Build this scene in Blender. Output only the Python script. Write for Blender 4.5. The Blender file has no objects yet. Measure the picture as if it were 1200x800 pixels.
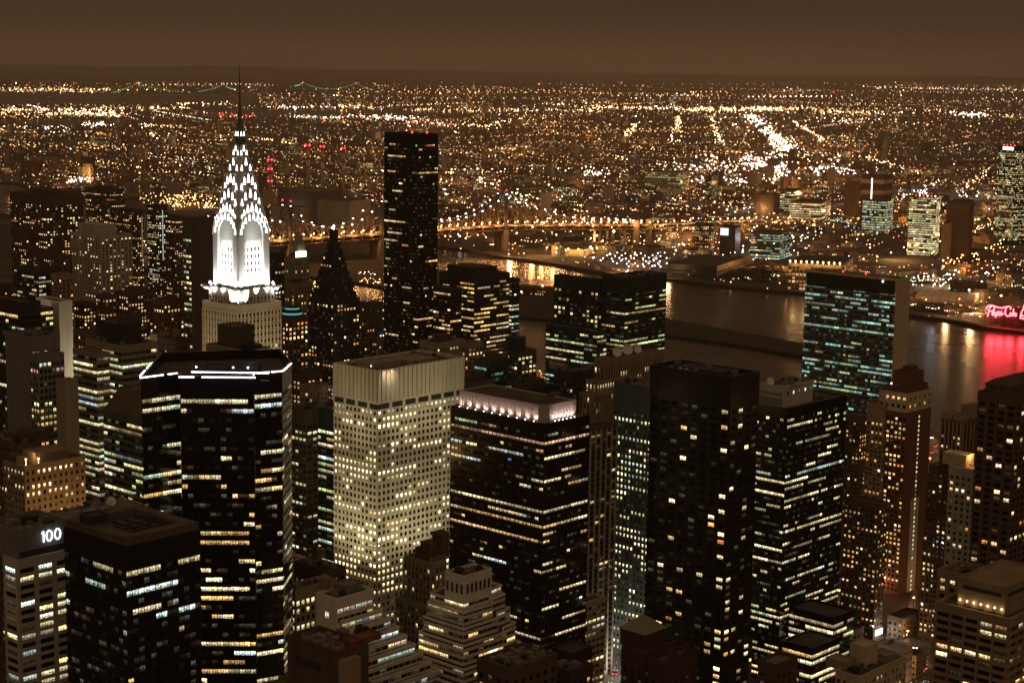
import bpy, math, random
from mathutils import Vector, Matrix

random.seed(7)
R = math.radians
scene = bpy.context.scene
COL = scene.collection

# ------------------------------------------------------------------ camera
FPX = 2080.0                      # focal length in pixels of the 1200 px wide photograph
CAMZ = 335.0
PITCH = math.atan((400 - 72) / FPX)
ROLL = R(0.8)
_f = Vector((0, math.cos(PITCH), -math.sin(PITCH)))
_r0 = Vector((1, 0, 0)); _u0 = _r0.cross(_f)
CR = _r0 * math.cos(ROLL) + _u0 * math.sin(ROLL)
CU = _u0 * math.cos(ROLL) - _r0 * math.sin(ROLL)
CF = _f
CAM = Vector((0, 0, CAMZ))
cam_d = bpy.data.cameras.new('camera')
cam = bpy.data.objects.new('camera', cam_d); COL.objects.link(cam)
cam_d.sensor_width = 36; cam_d.lens = FPX / 1200 * 36
cam_d.clip_start = 1.0; cam_d.clip_end = 200000
cam.matrix_world = Matrix(((CR.x, CU.x, -CF.x, 0), (CR.y, CU.y, -CF.y, 0), (CR.z, CU.z, -CF.z, CAMZ), (0, 0, 0, 1)))
scene.camera = cam

# ------------------------------------------------------------------ night sky, city glow, exposure
world = bpy.data.worlds.new('World'); scene.world = world
world.use_nodes = True
nt = world.node_tree; nt.nodes.clear()
wo = nt.nodes.new('ShaderNodeOutputWorld'); bg = nt.nodes.new('ShaderNodeBackground')
tc = nt.nodes.new('ShaderNodeTexCoord'); sx = nt.nodes.new('ShaderNodeSeparateXYZ')
ramp = nt.nodes.new('ShaderNodeValToRGB')
nt.links.new(tc.outputs['Generated'], sx.inputs[0]); nt.links.new(sx.outputs['Z'], ramp.inputs[0])
e = ramp.color_ramp.elements
e[0].position = 0.0; e[0].color = (0.086, 0.0425, 0.0215, 1)
e[1].position = 1.0; e[1].color = (0.105, 0.053, 0.026, 1)
for p_, c_ in ((0.010, (0.074, 0.0385, 0.0195, 1)), (0.032, (0.057, 0.032, 0.0172, 1)), (0.20, (0.088, 0.044, 0.0215, 1))):
    k_ = e.new(p_); k_.color = c_
ns = nt.nodes.new('ShaderNodeTexNoise'); ns.inputs['Scale'].default_value = 2.2
mx = nt.nodes.new('ShaderNodeMix'); mx.data_type = 'RGBA'; mx.blend_type = 'MULTIPLY'
mr = nt.nodes.new('ShaderNodeMapRange'); mr.inputs[1].default_value = .3; mr.inputs[2].default_value = .7
mr.inputs[3].default_value = .93; mr.inputs[4].default_value = 1.05
nt.links.new(tc.outputs['Generated'], ns.inputs['Vector']); nt.links.new(ns.outputs[0], mr.inputs[0])
mx.inputs[0].default_value = 1.0
nt.links.new(ramp.outputs[0], mx.inputs[6]); nt.links.new(mr.outputs[0], mx.inputs[7])
nt.links.new(mx.outputs[2], bg.inputs['Color']); bg.inputs['Strength'].default_value = 1.0
nt.links.new(bg.outputs[0], wo.inputs['Surface'])

# the glow of the lit avenues behind and around the viewpoint: one very soft, weak, warm lamp
sun_d = bpy.data.lights.new('city_glow', 'SUN'); sun = bpy.data.objects.new('city_glow', sun_d); COL.objects.link(sun)
sun_d.energy = 0.37; sun_d.angle = R(120); sun_d.color = (1.0, 0.76, 0.46)
sun.rotation_euler = Vector((-0.10, 0.86, -0.5)).to_track_quat('-Z', 'Y').to_euler()

scene.view_settings.view_transform = 'Standard'; scene.view_settings.look = 'None'
scene.view_settings.exposure = 0.0; scene.view_settings.gamma = 1.0
try: scene.view_settings.use_curve_mapping = False
except Exception: pass
cy = scene.cycles
cy.max_bounces = 4; cy.diffuse_bounces = 2; cy.glossy_bounces = 3; cy.transmission_bounces = 2
cy.volume_bounces = 0; cy.transparent_max_bounces = 4
cy.sample_clamp_indirect = 1.5; cy.use_denoising = True
cy.caustics_reflective = False; cy.caustics_refractive = False

# ------------------------------------------------------------------ geometry of the view
def ray(px, py):
    return (CF * FPX + CR * (px - 600) - CU * (py - 400))
def W(px, py, Y):                 # the point at distance Y that shows at a pixel of the photograph
    d = ray(px, py); return CAM + d * (Y / d.y)
def G(px, py, z=0.0):             # the point at height z
    d = ray(px, py); return CAM + d * ((z - CAMZ) / d.z)
def P(v):
    q = Vector(v) - CAM; d = q.dot(CF)
    return (600 + FPX * q.dot(CR) / d, 400 - FPX * q.dot(CU) / d)
TH = R(47.4)                      # the street grid against the view
SD = Vector((math.cos(TH), math.sin(TH), 0)); AD = Vector((-math.sin(TH), math.cos(TH), 0))
def reach(p0, d, px):             # how far to go from p0 along d to show at column px
    v = p0 - CAM; k = (px - 600) / FPX
    return (k * v.dot(CF) - v.dot(CR)) / (d.dot(CR) - k * d.dot(CF))

# ------------------------------------------------------------------ objects
def tag(o, label=None, cat=None, group=None, kind=None):
    if label: o['label'] = label
    if cat: o['category'] = cat
    if group: o['group'] = group
    if kind: o['kind'] = kind
    return o
def empty(name, loc=(0, 0, 0), rz=0.0):
    o = bpy.data.objects.new(name, None); COL.objects.link(o)
    o.location = loc; o.rotation_euler = (0, 0, rz); o.empty_display_size = 1
    return o

class MB:                         # collects faces; build() links them as one mesh object
    def __init__(s): s.v = []; s.f = []; s.m = []; s.uv = []; s.c = []
    def quad(s, pts, m=0, uv=None, c=None):
        n = len(s.v); s.v += [tuple(p) for p in pts]; s.f.append(tuple(range(n, n + len(pts)))); s.m.append(m)
        s.uv.append(uv); s.c.append(c)
    def box(s, x0, x1, y0, y1, z0, z1, m=0, c=None):
        n = len(s.v)
        s.v += [(x0, y0, z0), (x1, y0, z0), (x1, y1, z0), (x0, y1, z0), (x0, y0, z1), (x1, y0, z1), (x1, y1, z1), (x0, y1, z1)]
        for q in ((0, 3, 2, 1), (4, 5, 6, 7), (0, 1, 5, 4), (1, 2, 6, 5), (2, 3, 7, 6), (3, 0, 4, 7)):
            s.f.append(tuple(n + k for k in q)); s.m.append(m); s.uv.append(None); s.c.append(c)
    def obox(s, p, q, w, z0, z1, m=0, o0=0.0, c=None):   # a box along segment p-q, from o0 to o0+w outward (right of p->q)
        d = Vector((q[0] - p[0], q[1] - p[1])).normalized(); nx, ny = d.y, -d.x
        a = [(p[0] + nx * o0, p[1] + ny * o0), (p[0] + nx * (o0 + w), p[1] + ny * (o0 + w)), (q[0] + nx * (o0 + w), q[1] + ny * (o0 + w)), (q[0] + nx * o0, q[1] + ny * o0)]
        s.prism(a, z0, z1, m, c=c)
    def prism(s, poly, z0, z1, m=0, cap=True, bottom=True, mt=None, c=None):   # poly counter-clockwise
        n = len(s.v); k = len(poly)
        s.v += [(p[0], p[1], z0) for p in poly] + [(p[0], p[1], z1) for p in poly]
        for i in range(k):
            j = (i + 1) % k
            s.f.append((n + i, n + j, n + k + j, n + k + i)); s.m.append(m); s.uv.append(None); s.c.append(c)
        if cap:
            s.f.append(tuple(n + k + i for i in range(k))); s.m.append(m if mt is None else mt); s.uv.append(None); s.c.append(c)
        if bottom:
            s.f.append(tuple(n + i for i in reversed(range(k)))); s.m.append(m); s.uv.append(None); s.c.append(c)
    def frustum(s, p0, z0, p1, z1, m=0, cap=True):
        n = len(s.v); k = len(p0)
        s.v += [(p[0], p[1], z0) for p in p0] + [(p[0], p[1], z1) for p in p1]
        for i in range(k):
            j = (i + 1) % k
            s.f.append((n + i, n + j, n + k + j, n + k + i)); s.m.append(m); s.uv.append(None); s.c.append(None)
        if cap: s.f.append(tuple(n + k + i for i in range(k))); s.m.append(m); s.uv.append(None); s.c.append(None)
    def cyl(s, x, y, r, z0, z1, n=14, m=0, r1=None, c=None):
        r1 = r if r1 is None else r1
        a = [(x + r * math.cos(2 * math.pi * i / n), y + r * math.sin(2 * math.pi * i / n)) for i in range(n)]
        b = [(x + r1 * math.cos(2 * math.pi * i / n), y + r1 * math.sin(2 * math.pi * i / n)) for i in range(n)]
        s.frustum(a, z0, b, z1, m)
    def bar(s, a, b, r, m=0, n=4, c=None):               # a straight bar between two points
        a = Vector(a); b = Vector(b); d = (b - a)
        if d.length < 1e-6: return
        d.normalize(); u = d.orthogonal().normalized(); w = d.cross(u)
        k0 = len(s.v)
        for p in (a, b):
            for i in range(n):
                t = 2 * math.pi * (i + .5) / n; s.v.append(tuple(p + u * (r * math.cos(t)) + w * (r * math.sin(t))))
        for i in range(n):
            j = (i + 1) % n
            s.f.append((k0 + i, k0 + j, k0 + n + j, k0 + n + i)); s.m.append(m); s.uv.append(None); s.c.append(c)
        s.f.append(tuple(k0 + i for i in reversed(range(n)))); s.f.append(tuple(k0 + n + i for i in range(n)))
        s.m += [m, m]; s.uv += [None, None]; s.c += [c, c]
    def ball(s, p, r, m=0, c=None, rz=None):             # a small eight-sided bulb
        rz = r if rz is None else rz
        k = len(s.v); x, y, z = p
        s.v += [(x + r, y, z), (x, y + r, z), (x - r, y, z), (x, y - r, z), (x, y, z + rz), (x, y, z - rz)]
        for q in ((0, 1, 4), (1, 2, 4), (2, 3, 4), (3, 0, 4), (1, 0, 5), (2, 1, 5), (3, 2, 5), (0, 3, 5)):
            s.f.append(tuple(k + i for i in q)); s.m.append(m); s.uv.append(None); s.c.append(c)
    def build(s, name, mats, parent=None, smooth=False):
        me = bpy.data.meshes.new(name); me.from_pydata(s.v, [], s.f)
        for m in (mats if isinstance(mats, (list, tuple)) else [mats]): me.materials.append(m)
        if any(s.m): me.polygons.foreach_set('material_index', s.m)
        if any(u is not None for u in s.uv):
            l = me.uv_layers.new(name='pane'); buf = []
            for f, u in zip(s.f, s.uv): 
                for i in range(len(f)): buf += list(u[i]) if u else [0, 0]
            l.data.foreach_set('uv', buf)
        if any(c is not None for c in s.c):
            at = me.color_attributes.new('glow', 'FLOAT_COLOR', 'CORNER'); buf = []
            for f, c in zip(s.f, s.c):
                cc = list(c) if c else [0, 0, 0, 1]
                if len(cc) == 3: cc.append(1.0)
                buf += cc * len(f)
            at.data.foreach_set('color', buf)
        if smooth: me.polygons.foreach_set('use_smooth', [True] * len(me.polygons))
        o = bpy.data.objects.new(name, me); COL.objects.link(o)
        if parent is not None: o.parent = parent
        return o

def copy_tree(o, parent=None):
    c = o.copy(); COL.objects.link(c)
    if parent is not None: c.parent = parent
    for ch in list(o.children): copy_tree(ch, c)
    return c

def inset(poly, d):               # polygon moved outward by d (counter-clockwise polygons)
    n = len(poly); out = []
    for i in range(n):
        p0 = Vector(poly[i - 1]); p1 = Vector(poly[i]); p2 = Vector(poly[(i + 1) % n])
        d1 = (p1 - p0).normalized(); d2 = (p2 - p1).normalized()
        n1 = Vector((d1.y, -d1.x)); n2 = Vector((d2.y, -d2.x))
        b = n1 + n2; L = b.length
        if L < 0.2: out.append(tuple(p1 + n1 * d)); continue
        b /= L; out.append(tuple(p1 + b * (d / max(.35, b.dot(n1)))))
    return out

# ------------------------------------------------------------------ materials
def newmat(name):
    m = bpy.data.materials.new(name); m.use_nodes = True
    t = m.node_tree; t.nodes.clear(); return m, t, t.nodes, t.links
_cache = {}
def wall(name, rgb, rough=.8, var=.25, spec=.3, metal=0.0, scale=.12):
    key = (name, rgb, rough, var, metal)
    if key in _cache: return _cache[key]
    m, t, N, L = newmat(name)
    out = N.new('ShaderNodeOutputMaterial'); b = N.new('ShaderNodeBsdfPrincipled')
    tcn = N.new('ShaderNodeTexCoord'); mp = N.new('ShaderNodeMapping'); mp.inputs['Scale'].default_value = (1, 1, .25)
    n1 = N.new('ShaderNodeTexNoise'); n1.inputs['Scale'].default_value = scale; n1.inputs['Detail'].default_value = 6; n1.inputs['Roughness'].default_value = .65
    r = N.new('ShaderNodeMapRange'); r.inputs[1].default_value = .25; r.inputs[2].default_value = .75
    r.inputs[3].default_value = 1 - var; r.inputs[4].default_value = 1 + var
    c = N.new('ShaderNodeMix'); c.data_type = 'RGBA'; c.blend_type = 'MULTIPLY'; c.inputs[0].default_value = 1
    c.inputs[6].default_value = (*rgb, 1)
    L.new(tcn.outputs['Object'], mp.inputs[0]); L.new(mp.outputs[0], n1.inputs['Vector']); L.new(n1.outputs[0], r.inputs[0])
    L.new(r.outputs[0], c.inputs[7]); L.new(c.outputs[2], b.inputs['Base Color'])
    b.inputs['Roughness'].default_value = rough; b.inputs['Specular IOR Level'].default_value = spec; b.inputs['Metallic'].default_value = metal
    L.new(b.outputs[0], out.inputs[0]); _cache[key] = m; return m

def window_material():
    m, t, N, L = newmat('window_glass')
    def math_(op, a, b=None, c=None):
        n = N.new('ShaderNodeMath'); n.operation = op
        for i, x in enumerate((a, b, c)):
            if x is None: continue
            if isinstance(x, (int, float)): n.inputs[i].default_value = x
            else: L.new(x, n.inputs[i])
        return n.outputs[0]
    out = N.new('ShaderNodeOutputMaterial'); b = N.new('ShaderNodeBsdfPrincipled')
    at = N.new('ShaderNodeAttribute'); at.attribute_name = 'glow'
    uv = N.new('ShaderNodeUVMap'); uv.uv_map = 'pane'
    s = N.new('ShaderNodeSeparateXYZ'); L.new(uv.outputs[0], s.inputs[0])
    fl = N.new('ShaderNodeVectorMath'); fl.operation = 'FLOOR'; L.new(uv.outputs[0], fl.inputs[0])
    wn = N.new('ShaderNodeTexWhiteNoise'); wn.noise_dimensions = '2D'; L.new(fl.outputs[0], wn.inputs['Vector'])
    sc = N.new('ShaderNodeSeparateColor'); L.new(wn.outputs['Color'], sc.inputs[0])
    fx = math_('FRACT', s.outputs[0]); fy = math_('FRACT', s.outputs[1])
    panes = math_('MULTIPLY', fx, at.outputs['Alpha'])
    pf = math_('FRACT', panes)
    edge = math_('ABSOLUTE', math_('SUBTRACT', pf, .5))
    mull = math_('SUBTRACT', 1.0, math_('MULTIPLY', math_('GREATER_THAN', edge, .43), .85))
    # a blind pulled part of the way down in each pane group
    pid = N.new('ShaderNodeCombineXYZ'); L.new(math_('ADD', math_('FLOOR', panes), math_('MULTIPLY', wn.outputs['Value'], 91.7)), pid.inputs[0]); L.new(fl.outputs[0], pid.inputs[1])
    wn2 = N.new('ShaderNodeTexWhiteNoise'); wn2.noise_dimensions = '2D'; L.new(pid.outputs[0], wn2.inputs['Vector'])
    blind = math_('MULTIPLY', math_('GREATER_THAN', wn2.outputs['Value'], .55), math_('MULTIPLY', wn2.outputs['Value'], .75))
    isb = math_('GREATER_THAN', fy, math_('SUBTRACT', 1.0, blind))
    bl = math_('SUBTRACT', 1.0, math_('MULTIPLY', isb, .45))
    pv = math_('ADD', .42, math_('MULTIPLY', wn2.outputs['Value'], .85))
    # the room behind: ceiling lamps above, furniture below
    no = N.new('ShaderNodeTexNoise'); no.inputs['Scale'].default_value = 1.9; no.inputs['Detail'].default_value = 4
    nc = N.new('ShaderNodeCombineXYZ'); L.new(math_('ADD', panes, math_('MULTIPLY', wn.outputs['Value'], 313.0)), nc.inputs[0]); L.new(math_('MULTIPLY', s.outputs[1], 1.7), nc.inputs[1])
    L.new(nc.outputs[0], no.inputs['Vector'])
    room = N.new('ShaderNodeMapRange'); room.inputs[1].default_value = .40; room.inputs[2].default_value = .62; room.inputs[3].default_value = .10; room.inputs[4].default_value = 1.35
    L.new(no.outputs[0], room.inputs[0])
    top = math_('MULTIPLY', math_('MULTIPLY', math_('GREATER_THAN', fy, .55), math_('LESS_THAN', fy, .82)), .55)
    low = math_('SUBTRACT', 1.0, math_('MULTIPLY', math_('LESS_THAN', fy, .30), .6))
    k = math_('MULTIPLY', math_('MULTIPLY', math_('ADD', room.outputs[0], top), low), math_('MULTIPLY', math_('MULTIPLY', bl, mull), pv))
    vm = N.new('ShaderNodeVectorMath'); vm.operation = 'SCALE'; L.new(at.outputs['Color'], vm.inputs[0]); L.new(k, vm.inputs['Scale'])
    b.inputs['Base Color'].default_value = (.006, .007, .007, 1); b.inputs['Roughness'].default_value = .08
    b.inputs['Specular IOR Level'].default_value = .45
    L.new(vm.outputs[0], b.inputs['Emission Color']); b.inputs['Emission Strength'].default_value = 1.9
    L.new(b.outputs[0], out.inputs[0]); m.cycles.emission_sampling = 'NONE'; return m
WIN = window_material()

def glowmat(name, rgb=None, s=1.0, sampled=False):       # something that gives off light
    m, t, N, L = newmat(name)
    out = N.new('ShaderNodeOutputMaterial'); em = N.new('ShaderNodeEmission')
    if rgb is None:
        at = N.new('ShaderNodeAttribute'); at.attribute_name = 'glow'; L.new(at.outputs['Color'], em.inputs[0])
    else: em.inputs[0].default_value = (*rgb, 1)
    em.inputs[1].default_value = s; L.new(em.outputs[0], out.inputs[0])
    m.cycles.emission_sampling = 'FRONT_BACK' if sampled else 'NONE'
    return m
LAMPS = glowmat('lamp_glow')
M_ROOF = wall('roof_felt', (.075, .068, .058), .9, .5, scale=.25)
M_ROOFL = wall('roof_gravel', (.17, .155, .13), .9, .4, scale=.25)
M_DARK = wall('dark_metal', (.03, .029, .028), .5, .3)
M_STEEL = wall('grey_steel', (.16, .155, .15), .5, .3)
M_BLACK = wall('black_glass_panel', (.006, .006, .0065), .18, .3, .5)
M_MULL = wall('dark_mullion', (.050, .045, .038), .45, .3, .5)
M_BRONZE = wall('bronze_panel', (.014, .0115, .0095), .3, .3, .5)
M_BEIGE = wall('beige_limestone', (.56, .50, .36), .85, .18)
M_PALE = wall('pale_concrete', (.42, .39, .33), .85, .2)
M_WHITE = wall('white_brick', (.60, .56, .48), .85, .2)
M_GREY = wall('grey_cladding', (.17, .16, .145), .7, .2)
M_TAN = wall('tan_brick', (.25, .185, .115), .9, .25)
M_BROWN = wall('brown_brick', (.088, .060, .040), .9, .3)
M_RED = wall('red_brick', (.135, .056, .036), .9, .25)
M_DRED = wall('dark_red_brick', (.06, .029, .021), .9, .3)
M_GREEN = wall('green_glass_panel', (.022, .036, .030), .2, .3, .5)
M_CREAM = wall('cream_brick', (.50, .40, .26), .85, .2)
M_OLIVE = wall('olive_stone', (.26, .23, .165), .85, .2)
M_TEALP = wall('teal_grey_panel', (.055, .066, .058), .35, .25, .4)
M_MARBLE = wall('veined_marble', (.56, .42, .27), .6, .15)

WARM = (1.0, .60, .20); WW = (1.0, .77, .38); GRN = (.86, 1.0, .46); COOL = (.78, .98, .88); ORG = (1.0, .34, .07)
TEAL = (.46, 1.0, .78); BLU = (.16, .30, 1.0); PINK = (1.0, .58, .36); PALEY = (1.0, .86, .47)
OFFICE = [PALEY] * 5 + [WW] * 4 + [WARM] * 2 + [GRN] * 3 + [COOL]
HOME = [WARM] * 5 + [WW] * 4 + [ORG] * 2 + [PALEY] * 2 + [PINK] * 2
GREENISH = [GRN] * 5 + [PALEY] * 4 + [WW] * 2 + [COOL] * 2
UNPAL = [TEAL] * 5 + [COOL] * 3 + [GRN] * 3
# ------------------------------------------------------------------ building with rows of windows
def ring(mb, po, pi, z0, z1, m=0):
    k = len(po); n = len(mb.v)
    mb.v += [(p[0], p[1], z0) for p in po] + [(p[0], p[1], z1) for p in po] + [(p[0], p[1], z0) for p in pi] + [(p[0], p[1], z1) for p in pi]
    for i in range(k):
        j = (i + 1) % k
        for q in ((n + i, n + j, n + k + j, n + k + i), (n + 2 * k + j, n + 2 * k + i, n + 3 * k + i, n + 3 * k + j), (n + k + i, n + k + j, n + 3 * k + j, n + 3 * k + i)):
            mb.f.append(q); mb.m.append(m); mb.uv.append(None); mb.c.append(None)

def lit_colour(pal, s, rnd):
    c = rnd.choice(pal); k = s * min(2.2, math.exp(rnd.gauss(-.15, .5)))
    return (c[0] * k, c[1] * k, c[2] * k)

class Tower: pass
_seed = [100]

def facade(T, p, q, zt, zb, fh, bay, ww, wh, sill, lit, pal, s, run, panes, off, rows, cols, rnd, floor0=0, dim=.45):
    """windows of one face, left to right as seen from outside; returns number of bays"""
    d = Vector((q[0] - p[0], q[1] - p[1])); L = d.length; d.normalize(); nx, ny = d.y, -d.x
    n = max(1, round(L / bay)); b = L / n; nf = int((zt - zb) / fh)
    for k in range(nf):
        kk = k + floor0
        zw0 = zt - (k + 1) * fh + sill; zw1 = zw0 + wh
        ov = rows.get((T.face, kk), rows.get(kk)) if hasattr(T, 'face') else rows.get(kk)
        if kk not in T.rowp: T.rowp[kk] = min(.95, lit * math.exp(rnd.gauss(-.12, .55)))
        pr = ov[0] if ov else T.rowp[kk]; ss = ov[1] if ov else s; pl = ov[2] if ov else pal
        on = None
        for i in range(n):
            if on is None or rnd.random() > run:
                on = lit_colour(pl, ss, rnd) if rnd.random() < pr else (0, 0, 0)
            j_ = rnd.uniform(.5, 1.2); c = (on[0] * j_, on[1] * j_ * rnd.uniform(.88, 1.08), on[2] * j_ * rnd.uniform(.72, 1.25))
            cp = cols.get(i) if cols else None
            if cp is not None: c = lit_colour(pl, ss, rnd) if rnd.random() < cp else (0, 0, 0)
            if c[0] + c[1] + c[2] == 0 and rnd.random() < dim:
                g = rnd.random() ** 3 * .07; a = rnd.choice(pal); c = (a[0] * g, a[1] * g, a[2] * g)
            u0 = (i + .5 - ww / 2) * b; u1 = (i + .5 + ww / 2) * b
            A = (p[0] + d.x * u0 + nx * off, p[1] + d.y * u0 + ny * off); B = (p[0] + d.x * u1 + nx * off, p[1] + d.y * u1 + ny * off)
            T.nw += 1; ci = T.nw % 977; cj = T.nw // 977 + T.seed % 50
            T.wins.append(([(A[0], A[1], zw0), (B[0], B[1], zw0), (B[0], B[1], zw1), (A[0], A[1], zw1)],
                           [(ci, cj), (ci + .999, cj), (ci + .999, cj + .999), (ci, cj + .999)], (c[0], c[1], c[2], panes)))
    return n, b, nf

def flush_windows(T, nwin):
    w = sorted(T.wins, key=lambda x: -x[0][0][2])
    for pts, uv, c in w[:nwin]:
        m = MB(); m.quad(pts, 0, uv, c); m.build('window', WIN, T.root)
    if len(w) > nwin:
        m = MB()
        for pts, uv, c in w[nwin:]: m.quad(pts, 0, uv, c)
        o = m.build('windows', WIN, T.root); o['kind'] = 'stuff'

def tower(name, label, cat, corner, Y, xl, xr, wm, style='punch', fh=3.7, bay=3.2, ww=.55, wh=1.9, sill=1.0, tb=3.0, lit=.3, pal=OFFICE, s=.9,
          run=.4, panes=2, d=.28, group=None, rows={}, cols={}, blank=(), poly=None, La=None, Ls=None, z0=0, roof=M_ROOF, parap=1.2, pd=None,
          nwin=100, zend=None, dim=.45, sm=None, rot=TH, flat=False, minl=8, grid=True, root=None, bmat=None, top=None):
    _seed[0] += 1; rnd = random.Random(_seed[0])
    T = Tower(); T.seed = _seed[0]; T.wins = []; T.nw = rnd.randint(0, 400) ; T.rowp = {}
    sd = Vector((math.cos(rot), math.sin(rot), 0)); ad = Vector((-sd.y, sd.x, 0))
    P0 = W(corner[0], corner[1], Y)
    zt = P0.z
    if poly is None:
        Ls = Ls or max(minl, reach(P0, sd, xr)); La = La or max(minl, reach(P0, ad, xl))
        poly = [(0, 0), (Ls, 0), (Ls, La), (0, La)]
    T.Ls, T.La, T.zt, T.P0, T.poly, T.rot = Ls, La, zt, P0, poly, rot
    if root is None:
        T.root = empty(name, (P0.x, P0.y, 0), rot); tag(T.root, label, cat, group)
    else: T.root = root
    mb = MB()
    zr = zt - parap
    zlow = max(z0, min(W(corner[0], 815, Y * 1.06).z, zt - 10)) if zend is None else zend
    ztw = zt - tb
    mb.prism(poly, z0, zr, 0)                              # core
    sp = MB() if sm else mb
    po = inset(poly, d)
    if style != 'none':
        nf = int((ztw - zlow) / fh)
        mb.prism(po, ztw - (fh - sill - wh), zr - .05, 0)  # blank band above the top row
        for k in range(nf):
            za = ztw - (k + 1) * fh + sill
            zb2 = ztw - (k + 1) * fh - (fh - sill - wh) if k < nf - 1 else max(z0, za - fh)
            sp.prism(po, zb2, za, 0)
        base = ztw - nf * fh + sill - fh
        if base > z0 + .5: mb.prism(po, z0, base - .02, 0)
    else:
        po = poly
    ring(mb, po, inset(poly, -.45), zr - .05, zt, 0)
    M0 = Matrix.Rotation(rot, 4, 'Z'); M0.translation = (P0.x, P0.y, 0)
    T.M = M0
    vis = []
    n = len(poly)
    for i in range(n):
        p = poly[i]; q = poly[(i + 1) % n]
        a = M0 @ Vector((p[0], p[1], zt)); b_ = M0 @ Vector((q[0], q[1], zt)); dd = b_ - a
        nn = Vector((dd.y, -dd.x, 0))
        if nn.dot(CAM - (a + b_) / 2) > 0: vis.append((P((a + b_) / 2)[0], i, p, q))
    vis.sort()
    T.vis = vis
    if style != 'none':
        dd_ = d - .03 if style == 'punch' else (d * .45 if style == 'ribbon' else d + .45)
        if pd is not None: dd_ = pd
        for x, i, p, q in vis:
            if i in blank:
                mb.obox(p, q, d - .02, z0, ztw + .1, 0); continue
            T.face = i
            nb, b, nf = facade(T, p, q, ztw, zlow, fh, bay, ww, wh, sill, lit, pal, s, run, panes, .03, rows, cols.get(i) if cols else None, rnd, dim=dim)
            e = Vector((q[0] - p[0], q[1] - p[1])).normalized(); hw = b * (1 - ww) / 2
            zp0 = ztw - nf * fh - fh * .3; zp1 = ztw + (.02 if style != 'stripe' else (zr - ztw) * .98)
            if grid:
                for j in range(nb + 1):
                    u = j * b; ua = max(0, u - hw); ub = min(nb * b, u + hw)
                    mb.obox((p[0] + e.x * ua, p[1] + e.y * ua), (p[0] + e.x * ub, p[1] + e.y * ub), dd_, max(z0, zp0), zp1, 1 if bmat else 0)
    T.wall = mb.build('wall', [wm, bmat] if bmat else wm, T.root)
    if sm: sp.build('spandrel', sm, T.root)
    r = MB(); r.quad([(p[0], p[1], zr + .02) for p in inset(poly, -.5)], 0); r.build('roof', roof, T.root)
    flush_windows(T, nwin)
    T.zr = zr + .02
    T.rnd = rnd
    return T

def block(T, x0, x1, y0, y1, h, name='penthouse', mat=M_DARK, z=None, parap=.5):
    z = T.zr if z is None else z
    m = MB(); poly = [(x0, y0), (x1, y0), (x1, y1), (x0, y1)]
    m.prism(poly, z, z + h - parap, 0)
    ring(m, inset(poly, .12), inset(poly, -.3), z + h - parap - .1, z + h, 0)
    return m.build(name, mat, T.root)

def clutter(T, n=6, mats=(M_DARK, M_STEEL, M_GREY), zone=None, big=1.0):
    rnd = T.rnd; x0, x1, y0, y1 = zone or (1.5, T.Ls - 1.5, 1.5, T.La - 1.5)
    placed = []
    n = int(n * 1.7) + 2
    for _ in range(n * 4):
        if len(placed) >= n: break
        w = rnd.uniform(1.2, 4.0) * big; l = rnd.uniform(1.2, 4.0) * big; h = rnd.uniform(.8, 2.6) * big
        if x1 - x0 < w + .5 or y1 - y0 < l + .5: continue
        x = rnd.uniform(x0, x1 - w); y = rnd.uniform(y0, y1 - l)
        if any(x < a[1] + .3 and x + w > a[0] - .3 and y < a[3] + .3 and y + l > a[2] - .3 for a in placed): continue
        placed.append((x, x + w, y, y + l))
        m = MB(); m.box(x, x + w, y, y + l, T.zr, T.zr + h)
        if rnd.random() < .5:
            m.cyl(x + w / 2, y + l / 2, min(w, l) * .33, T.zr + h, T.zr + h + .5, 10)
        m.build('roof_unit', rnd.choice(mats), T.root)
    roof_pipes(T, 1 + n // 4)

def roof_pipes(T, n=3):
    rnd = T.rnd
    for _ in range(n):
        x = rnd.uniform(1.5, max(2, T.Ls - 6)); y = rnd.uniform(1.5, max(2, T.La - 6)); l = rnd.uniform(4, 12); m = MB()
        if rnd.random() < .5: m.bar((x, y, T.zr + .4), (min(T.Ls - 1, x + l), y, T.zr + .4), .22, n=6)
        else: m.bar((x, y, T.zr + .4), (x, min(T.La - 1, y + l), T.zr + .4), .22, n=6)
        m.bar((x, y, T.zr), (x, y, T.zr + rnd.uniform(1.2, 2.6)), .18, n=6); m.build('roof_pipe', M_STEEL, T.root)

def water_tank(T, x, y, r=1.9, h=3.6, leg=2.2, z=None):
    z = T.zr if z is None else z
    m = MB(); m.cyl(x, y, r, z + leg, z + leg + h, 16); m.cyl(x, y, r * 1.08, z + leg + h, z + leg + h + r * .75, 16, r1=.05)
    for a in range(4):
        t = math.pi / 4 + a * math.pi / 2; m.bar((x + r * .7 * math.cos(t), y + r * .7 * math.sin(t), z), (x + r * .7 * math.cos(t), y + r * .7 * math.sin(t), z + leg), .12)
    m.build('water_tank', wall('cedar_wood', (.20, .13, .075), .9, .3, scale=1.2), T.root)

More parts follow.
